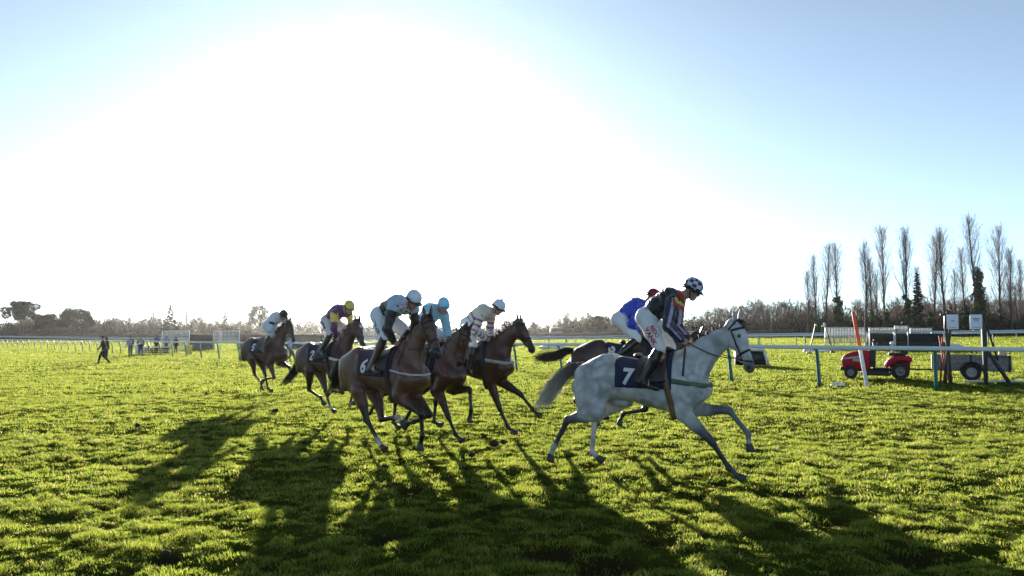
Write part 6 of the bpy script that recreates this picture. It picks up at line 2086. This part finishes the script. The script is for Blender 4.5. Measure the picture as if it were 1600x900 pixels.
def prisms(segs, n=3):
    """segs (m, 8): p0, p1, r0, r1 -> mesh arrays"""
    S = np.asarray(segs, float)
    d = S[:, 3:6] - S[:, 0:3]; L = np.linalg.norm(d, axis=1)[:, None] + 1e-9; d /= L
    ref = np.where(np.abs(d[:, 2:3]) > 0.9, np.array([[1.0, 0, 0]]), np.array([[0, 0, 1.0]]))
    a = np.cross(d, ref); a /= np.linalg.norm(a, axis=1)[:, None]; b = np.cross(d, a)
    V = []
    for end, r in ((0, S[:, 6:7]), (3, S[:, 7:8])):
        for k in range(n):
            th = 2 * pi * k / n
            V.append(S[:, end:end + 3] + (a * cos(th) + b * sin(th)) * r)
    V = np.stack(V, 1).reshape(-1, 3)
    base = np.arange(len(S)) * 2 * n
    F = [np.stack([base + k, base + (k + 1) % n, base + n + (k + 1) % n, base + n + k], 1) for k in range(n)]
    return V, np.concatenate(F)

def grow(r, trunk_h, height, spread, upness, nb1, nb2, nb3, r0, wig=0.12, start=0.25, twig_r=0.02, fork=1):
    """returns (trunk segments, crown segments)"""
    T = []; Cc = []
    def path(p, d, L, ra, rb, n, up, wob, out):
        pts = [p]
        for i in range(n):
            d = nrm(d + V3(r.normal(), r.normal(), r.normal()) * wob + V3(0, 0, up))
            q = pts[-1] + d * L / n
            r_a = ra + (rb - ra) * i / n; r_b = ra + (rb - ra) * (i + 1) / n
            out.append([*pts[-1], *q, r_a, r_b]); pts.append(q)
        return pts, d
    stems = []
    for f in range(fork):
        dd = V3(r.normal() * 0.05 * fork, r.normal() * 0.05 * fork, 1)
        pts, _ = path(V3(0, 0, -0.2), dd, height * r.uniform(0.86, 0.95), r0 / sqrt(fork), r0 * 0.12, 12, 0.35, wig * 0.35, T)
        stems.append(pts)
    for pts in stems:
        for i in range(nb1 // fork):
            t = start + (0.97 - start) * (i + r.uniform()) / (nb1 // fork)
            q = t * 12; a = min(int(q), 11); p = pts[a] + (pts[a + 1] - pts[a]) * (q - a)
            az = r.uniform(0, 2 * pi)
            shape = sin(pi * min(1, (t - start) / (1 - start) * 0.75 + 0.25)) ** 0.7
            L = height * spread * shape * r.uniform(0.7, 1.2)
            d = nrm(V3(cos(az), sin(az), upness * r.uniform(0.7, 1.3)))
            b1, d1 = path(p, d, L, max(r0 * 0.30 * (1 - t * 0.7), twig_r), twig_r * 0.8, 5, 0.06 + upness * 0.05, wig, Cc)
            for j in range(nb2):
                t2 = r.uniform(0.2, 1.0); q2 = t2 * 5; a2 = min(int(q2), 4); p2 = b1[a2] + (b1[a2 + 1] - b1[a2]) * (q2 - a2)
                d2 = nrm(nrm(b1[a2 + 1] - b1[a2]) + V3(r.normal(), r.normal(), r.normal() + upness * 0.4) * 0.55)
                b2, _ = path(p2, d2, L * r.uniform(0.25, 0.5), twig_r * 0.9, twig_r * 0.45, 3, 0.05, wig * 1.3, Cc)
                for k in range(nb3):
                    t3 = r.uniform(0.2, 1); q3 = t3 * 3; a3 = min(int(q3), 2); p3 = b2[a3] + (b2[a3 + 1] - b2[a3]) * (q3 - a3)
                    d3 = nrm(nrm(b2[a3 + 1] - b2[a3]) + V3(r.normal(), r.normal(), r.normal() + upness * 0.3) * 0.6)
                    path(p3, d3, L * r.uniform(0.10, 0.24), twig_r * 0.5, twig_r * 0.25, 1, 0, wig, Cc)
    return T, Cc

def leaf_cloud(r, centers, radii, n, size, flat=0.7):
    """n small leaf sprays spread through clumps"""
    centers = np.asarray(centers, float); radii = np.asarray(radii, float)
    w = radii ** 2; idx = r.choice(len(centers), n, p=w / w.sum())
    u = r.normal(size=(n, 3)); u /= np.linalg.norm(u, axis=1)[:, None]
    rad = radii[idx] * r.uniform(0.25, 1.0, n) ** 0.45
    p = centers[idx] + u * rad[:, None] * np.array([1, 1, flat])
    a = r.normal(size=(n, 3)); a /= np.linalg.norm(a, axis=1)[:, None]
    b = np.cross(a, r.normal(size=(n, 3))); b /= np.linalg.norm(b, axis=1)[:, None]
    s = size * r.uniform(0.6, 1.5, n)[:, None]
    V = np.stack([p - a * s, p + b * s * 0.6, p + a * s, p - b * s * 0.6], 1).reshape(-1, 3)
    q = np.arange(n) * 4
    return V, np.stack([q, q + 1, q + 2, q + 3], 1)

PROTO = {}
def tree_mesh(kind, seed, **k):
    r = np.random.default_rng(seed)
    T, Cc = grow(r, 0, **k) if False else grow(r, 0, k['height'], k['spread'], k['upness'], k['nb1'], k['nb2'], k['nb3'], k['r0'], k.get('wig', 0.12), k.get('start', 0.25), k.get('twig_r', 0.02), k.get('fork', 1))
    tv, tf = prisms(T, 6); cv, cf = prisms(Cc, 3)
    return (tv, tf), (cv, cf), T, Cc

def place_tree(name, proto, px, Z, height, label, group, m_crown, extra=None, rz=None, sink=0.0):
    g = gpos(px, Z)
    root = empty(name, g, rz if rz is not None else random.uniform(0, 6.28), label, 'tree', group)
    key = (name, proto)
    tm, cm, h0 = PROTO[proto]
    s = height / h0
    o = bpy.data.objects.new('trunk', tm); link(o, root); o.scale = (s, s, s)
    o = bpy.data.objects.new('crown', cm); link(o, root); o.scale = (s, s, s)
    return root

def reg(proto, tv, cv, h, mt, mc):
    a = mesh_np('trunk', tv[0], tv[1], mt, None, True); b = mesh_np('crown', cv[0], cv[1], mc, None, False)
    PROTO[proto] = (a.data, b.data, h)
    bpy.data.objects.remove(a); bpy.data.objects.remove(b)

for i in range(4):
    t, c, _, _ = tree_mesh('poplar', 100 + i, height=22, spread=0.25, upness=2.7, nb1=60, nb2=8, nb3=3, r0=0.27, wig=0.10, start=0.24, twig_r=0.0140)
    reg('poplar%d' % i, t, c, 22 * 0.95, M_BARK, M_TWIG_P)
for i in range(3):
    t, c, _, _ = tree_mesh('far', 300 + i, height=11, spread=0.46, upness=0.7, nb1=26, nb2=11, nb3=6, r0=0.30, wig=0.2, start=0.12, twig_r=0.050, fork=1 + i % 2)
    reg('far%d' % i, t, c, 11, M_BARK, M_TWIG)
for i in range(5):
    t, c, _, _ = tree_mesh('bare', 200 + i, height=11, spread=0.42, upness=0.75, nb1=24, nb2=10, nb3=7, r0=0.26, wig=0.2, start=0.18, twig_r=0.024, fork=1 + i % 2)
    reg('bare%d' % i, t, c, 11, M_BARK, M_TWIG)

def tall(py, Z, px): 
    return 1.75 - (py - 521) / F_PX * Z - tz((px - 800) / F_PX * Z, Z)

# poplars: (x at foot, y of the tip, distance, ivy 0..1)
POP = [(1262, 418, 150, 0), (1275, 398, 148, 0.15), (1288, 381, 150, 0.1), (1310, 371, 146, 0.45), (1352, 371, 150, 0), (1364, 402, 156, 0.3), (1385, 352, 148, 0.15), (1372, 420, 152, 0.25),
       (1416, 347, 146, 0.35), (1438, 416, 150, 0), (1456, 367, 149, 0.1), (1476, 345, 147, 0), (1494, 418, 154, 0), (1509, 386, 148, 0.3), (1530, 338, 145, 0.75), (1564, 344, 147, 0.1), (1580, 381, 151, 0), (1594, 405, 146, 0.1)]
POPL = ['shortest thin poplar at the left end of the row', 'slim bare poplar, second from the left end of the row', 'bare poplar in the leftmost close pair, taller one', 'ivy-footed poplar standing alone before the gap in the row',
        'clean-stemmed poplar just right of the gap in the row', 'short ivy-based poplar crowded behind taller ones, left middle', 'tall poplar with broad head, left middle of the row', 'low slender poplar beside the tall broad-headed one',
        'tall poplar with ivy up its lower stem above the black fence', 'small poplar with thin crown between two tall ones', 'middle-height poplar just left of the very tall clean one', 'very tall clean-stemmed poplar left of the white notice boards',
        'short pale poplar directly above the left notice board', 'ivy-based poplar between the two white notice boards', 'tallest poplar, thickly wrapped in dark ivy, above right notice board', 'tall broad bare poplar right of the ivy-wrapped one',
        'leaning shorter poplar at the right, next to the broad one', 'rightmost poplar, cut by the edge of the picture']
for i, (px, py, Z, ivy) in enumerate(POP):
    root = place_tree('poplar_tree', 'poplar%d' % (i % 4), px, Z, tall(py, Z, px), POPL[i], 'poplars in a row behind the course', M_TWIG_P)
    if ivy > 0:
        r = np.random.default_rng(900 + i)
        H = tall(py, Z, px); top = H * (0.18 + ivy * 0.50)
        n = int(10 + ivy * 34)
        cs = []; rs = []
        for k in range(n):
            z = top * (k + r.uniform()) / n; w = (1.05 - 0.6 * z / top) * (0.5 + ivy * 1.0)
            cs.append((r.normal() * 0.28, r.normal() * 0.28, z)); rs.append(w * r.uniform(0.6, 1.3))
        v, f = leaf_cloud(r, cs, rs, int(900 + 6500 * ivy), 0.19, 1.1)
        mesh_np('ivy', v, f, M_IVY, root, False)

# woodland of bare trees behind the poplars and along the whole horizon
r = np.random.default_rng(42)
profile = [(0, 505, 250), (60, 492, 250), (150, 500, 250), (190, 494, 260), (250, 502, 260), (400, 498, 260), (470, 500, 280), (560, 505, 290), (700, 510, 300), (830, 514, 300), (890, 492, 230), (935, 492, 230), (1000, 505, 240),
           (1070, 494, 215), (1130, 482, 205), (1200, 470, 185), (1260, 474, 175), (1330, 476, 170), (1420, 474, 165), (1500, 470, 162), (1600, 466, 160)]
pa = np.array(profile, float)
px = -40; cnt = 0
SECT = [(60, 'at the far left around the stone pine'), (150, 'around the broad dark oak'), (200, 'above the walking man'), (300, 'above the group of stewards'), (400, 'left of the rearmost jockey'), (480, 'behind the rearmost horse'),
        (570, 'behind the yellow-capped jockey'), (700, 'behind the nearest pack riders'), (840, 'behind the third horse head'), (960, 'in the gap left of the blue jockey'), (1060, 'behind the leading riders'), (1130, 'just above the grey horse neck'),
        (1200, 'above the grey horse ears'), (1260, 'at the left end of the poplar row'), (1350, 'above the widest white barrier panel'), (1420, 'above the left half of the black fence'), (1480, 'left of the notice boards'), (1540, 'behind the two notice boards'), (2000, 'at the right edge of the picture')]
WL = 'bare winter tree in the long hazy belt along the horizon'
WR = 'bare brown winter tree in the dense wood behind the poplars'
while px < 1690:
    right = px > 1060
    py = np.interp(px, pa[:, 0], pa[:, 1]); Z = np.interp(px, pa[:, 0], pa[:, 2])
    for row in range(3):
        pxx = px + r.uniform(-5, 5); ZZ = Z + row * 14 + r.uniform(-5, 5)
        hh = tall(py + r.normal() * 4 + (6 if row == 0 else 0), ZZ, pxx)
        lab = [t_ for a_, t_ in SECT if pxx < a_][0]
        lab = ('bare brown winter tree in the dense wood ' if right else 'bare winter tree in the long hazy belt ') + lab
        place_tree('bare_tree', 'bare%d' % r.integers(5) if right else 'far%d' % r.integers(3), pxx, ZZ, max(hh, 3.5), lab, 'bare trees of the wood behind the poplars' if right else 'bare trees of the hazy belt', M_TWIG, rz=float(r.uniform(0, 6.28)))
    px += 15 if right else 16
    cnt += 1

# understorey: scrub and hedge filling the foot of the belt
def scrub():
    r = np.random.default_rng(5)
    V = []; F = []; off = 0; Cc = []
    pxs = np.arange(-60, 1700, 4.0)
    for p in pxs:
        Z = np.interp(p, pa[:, 0], pa[:, 2]) - 6
        for row in range(3):
            z2 = Z + row * 9 + r.uniform(-3, 3)
            g = gpos(p + r.uniform(-3, 3), z2)
            H = (2.6 + row * 0.9) * r.uniform(0.6, 1.25) * (1.5 if p > 1060 else 1.7)
            n = 75
            c = g + V3(0, 0, H * 0.4)
            u = r.normal(size=(n, 3)) * np.array([1.2, 1.2, H * 0.33]) * 0.75 + c
            u[:, 2] = np.maximum(u[:, 2], g[2])
            a = r.normal(size=(n, 3)) * np.array([0.5, 0.5, 1.0]); a /= np.linalg.norm(a, axis=1)[:, None]
            b = np.cross(a, r.normal(size=(n, 3))); b /= np.linalg.norm(b, axis=1)[:, None]
            s = r.uniform(0.25, 0.75, n)[:, None]
            V.append(np.stack([u - a * s, u + b * s * 0.22, u + a * s, u - b * s * 0.22], 1).reshape(-1, 3))
            q = off + np.arange(n) * 4; F.append(np.stack([q, q + 1, q + 2, q + 3], 1)); off += 4 * n
            ev = r.uniform() < (0.35 if p > 1060 else 0.15)
            Cc.append(np.tile(np.array((0.030, 0.042, 0.014) if ev else (0.070, 0.052, 0.038)) * r.uniform(0.7, 1.3), (4 * n, 1)))
    o = mesh_np('undergrowth', np.concatenate(V), np.concatenate(F), mat('undergrowth', attr=True, rough=0.95, var=0.3, scale=0.5, bump=0, trans=0.15), None, False, colors=np.concatenate(Cc))
    tag(o, 'dense brown and green scrub under the trees along the horizon', 'undergrowth', kind='stuff')
scrub()

# clipped dark hedge in front of the belt
def hedge():
    pts = [(-215, 215), (-120, 222), (-40, 225), (20, 205), (60, 170), (110, 150)]
    R = resample(pts, 2.0); z = terrain_base(R[:, 0], R[:, 1]); r = np.random.default_rng(8)
    base = V3(R[0, 0], R[0, 1], z[0])
    T = np.gradient(R, axis=0); T /= np.linalg.norm(T, axis=1)[:, None]; Nn = np.stack([-T[:, 1], T[:, 0]], 1)
    V = []; prof = [(-0.9, -0.2), (-0.8, 0.9), (-0.5, 1.5), (0, 1.6), (0.5, 1.5), (0.8, 0.9), (0.9, -0.2)]
    for i in range(len(R)):
        for a, b in prof:
            V.append([R[i, 0] + Nn[i, 0] * a + r.normal() * 0.08, R[i, 1] + Nn[i, 1] * a, z[i] + b + r.normal() * 0.10 * (b > 0)])
    n = len(prof); F = [[i * n + j, i * n + j + 1, (i + 1) * n + j + 1, (i + 1) * n + j] for i in range(len(R) - 1) for j in range(n - 1)]
    V = np.array(V) - base
    o = mesh_np('hedge', V, np.array(F), mat('hedge_leaf', (0.035, 0.035, 0.020), rough=0.9, var=0.5, scale=1.5, bump=0.8), None, False); o.location = base
    tag(o, 'long low dark hedge running along the far side of the course', 'hedge')
hedge()

# single trees that stand out
def stone_pine():
    px, Z = 33, 235
    g = gpos(px, Z); H = tall(471, Z, px); r = np.random.default_rng(31)
    root = empty('stone_pine_tree', g, 0, 'flat-topped stone pine at far left, broad dark crown on bare stem', 'tree')
    S = []
    p = V3(0, 0, -0.2); 
    pts = bez([(0, 0, -0.2), (0.2, 0, H * 0.3), (-0.1, 0, H * 0.55), (0.3, 0, H * 0.78)], 9)
    for i in range(8): S.append([*pts[i], *pts[i + 1], 0.42 - 0.035 * i, 0.42 - 0.035 * (i + 1)])
    cs = []; rs = []
    for k in range(16):
        az = k * 2.4; L = r.uniform(1.2, 5.2)
        e = V3(cos(az) * L, sin(az) * L * 0.8, H * r.uniform(0.60, 0.90) - L * 0.10)
        S.append([*pts[5 + k % 3], *(pts[5 + k % 3] * 0.5 + e * 0.5 + V3(0, 0, -0.2)), 0.13, 0.09]); S.append([*(pts[5 + k % 3] * 0.5 + e * 0.5 + V3(0, 0, -0.2)), *e, 0.09, 0.04])
        cs.append(e); rs.append(r.uniform(1.1, 1.8))
    for k in range(10):
        cs.append((r.uniform(-3, 3), r.uniform(-2.5, 2.5), H * 0.93)); rs.append(r.uniform(0.9, 1.3))
    v, f = prisms(S, 6); mesh_np('trunk', v, f, M_BARK, root, True)
    v, f = leaf_cloud(r, cs, rs, 14000, 0.16, 0.75); mesh_np('crown', v, f, M_PINE, root, False)
stone_pine()

def conifer(px, py, Z, label, w=0.26, n=7000):
    g = gpos(px, Z); H = tall(py, Z, px); r = np.random.default_rng(int(px) + 7)
    root = empty('fir_tree', g, 0, label, 'tree', 'dark conifers in the far belt')
    S = [[0, 0, -0.2, 0, 0, H * 0.97, 0.24, 0.03]]; cs = []; rs = []
    for k in range(60):
        t = 0.15 + 0.83 * k / 60; az = k * 2.4 + r.normal() * 0.3; L = H * w * (1 - t) ** 0.8 * r.uniform(0.7, 1.2) + 0.15
        z = H * t; e = V3(cos(az) * L, sin(az) * L, z - L * 0.12)
        S.append([0, 0, z, *e, 0.05, 0.02])
        for q in (0.45, 0.8, 1.0): cs.append(V3(0, 0, z) + (e - V3(0, 0, z)) * q); rs.append(0.16 * L + 0.14)
    v, f = prisms(S, 5); mesh_np('trunk', v, f, M_BARK, root, True)
    v, f = leaf_cloud(r, cs, rs, n, 0.13, 0.6); mesh_np('crown', v, f, M_PINE, root, False)
conifer(266, 474, 235, 'pointed dark fir rising above the belt behind the stewards')
conifer(352, 485, 250, 'small narrow fir between bare trees, left of the rear horse', 0.2, 4000)
conifer(833, 501, 260, 'small hazy conifer near the slim mast in the centre', 0.35, 3500)
conifer(1434, 424, 149, 'narrow dark conifer among the poplars above the black fence', 0.10, 7000)

def round_tree(px, py, Z, label, wpx, name='oak_tree', evergreen=True, seed=1, n=9000):
    g = gpos(px, Z); H = tall(py, Z, px); r = np.random.default_rng(seed)
    W = wpx / F_PX * Z / 2
    root = empty(name, g, 0, label, 'tree')
    T, Cc = grow(r, 0, H, W / H * 0.95, 0.5, 26, 6, 2, 0.35, 0.18, 0.2, 0.03, 2)
    v, f = prisms(T, 6); mesh_np('trunk', v, f, M_BARK, root, True)
    cs = []; rs = []
    for k in range(70):
        a = r.uniform(0, 2 * pi); b = r.uniform(-0.35, 1); rr = r.uniform(0.45, 1) ** 0.5
        cs.append((cos(a) * W * 0.85 * rr * sqrt(max(1 - b * b * 0.8, 0.05)), sin(a) * W * 0.8 * rr * sqrt(max(1 - b * b * 0.8, 0.05)), H * 0.52 + b * H * 0.40 * rr)); rs.append(r.uniform(0.10, 0.22) * W + 0.3)
    v1, f1 = prisms(Cc, 3); v2, f2 = leaf_cloud(r, cs, rs, n, 0.17, 0.7)
    V = np.concatenate([v1, v2]); F = np.concatenate([f1, f2 + len(v1)])
    mesh_np('crown', V, F, M_PINE, root, False)
round_tree(118, 478, 240, 'broad dark evergreen oak left of the walking man, densest crown', 58, seed=11, n=11000)
round_tree(72, 487, 245, 'lower rounded tree between stone pine and dark oak', 34, seed=12, n=4500)
round_tree(405, 470, 250, 'tall hazy tree directly left of the rear jockey', 36, seed=13, n=5000)
round_tree(796, 498, 270, 'pale rounded tree behind the third horse', 30, seed=14, n=3500)
round_tree(936, 491, 225, 'rounded dark tree in the gap left of the blue jockey', 26, seed=15, n=4000)
for i, (px, py, Z, lab, kk) in enumerate(((183, 491, 240, 'bare round-headed tree right of the dark oak', 0), (240, 484, 236, 'spreading bare tree left of the pointed fir', 1), (292, 475, 238, 'tall bare tree with round head right of the fir', 2),
        (315, 478, 238, 'thin solitary bare tree before the gap in the belt', 3), (380, 482, 250, 'bare tree just left of the tall hazy one', 4), (905, 492, 228, 'loose bare tree beside the rounded dark tree', 1),
        (1120, 478, 200, 'bare tree standing above the wood behind the grey horse ears', 2), (1150, 470, 196, 'wide-headed bare tree above the wood, right of the grey horse', 0), (1180, 468, 190, 'tallest bare tree at the left of the dense wood', 3),
        (1400, 462, 158, 'crooked bare tree among the poplars, left middle', 3), (1545, 452, 156, 'crooked bare tree just right of the ivy-wrapped poplar', 4), (1588, 440, 152, 'tall spreading bare tree at the right edge', 2), (1450, 455, 160, 'bare tree with many stems between the tall poplars', 1))):
    place_tree('standout_bare_tree', 'bare%d' % kk, px, Z, tall(py, Z, px), lab, None, M_TWIG, rz=i * 1.3)
print('trees', round(time.time() - T0, 1))
# ------------------------------------------------------------------ the air
def build_haze():
    mb = MB(); mb.box((0, 330, 14.0), (1500, 1000, 34))
    # bottom a metre under the lowest ground, top just over the tallest tree
    m = bpy.data.materials.new('haze_air'); m.use_nodes = True
    N = m.node_tree.nodes; L = m.node_tree.links; N.clear()
    v = N.new('ShaderNodeVolumePrincipled'); v.inputs['Color'].default_value = (0.94, 0.93, 0.92, 1)
    v.inputs['Density'].default_value = HAZE_D; v.inputs['Anisotropy'].default_value = 0.8
    o = N.new('ShaderNodeOutputMaterial'); L.new(v.outputs[0], o.inputs['Volume'])
    ob = mb.build('haze', m)
    tag(ob, 'thin bright morning haze over the whole course', kind='stuff')
HAZE_D = 0.000065
build_haze()
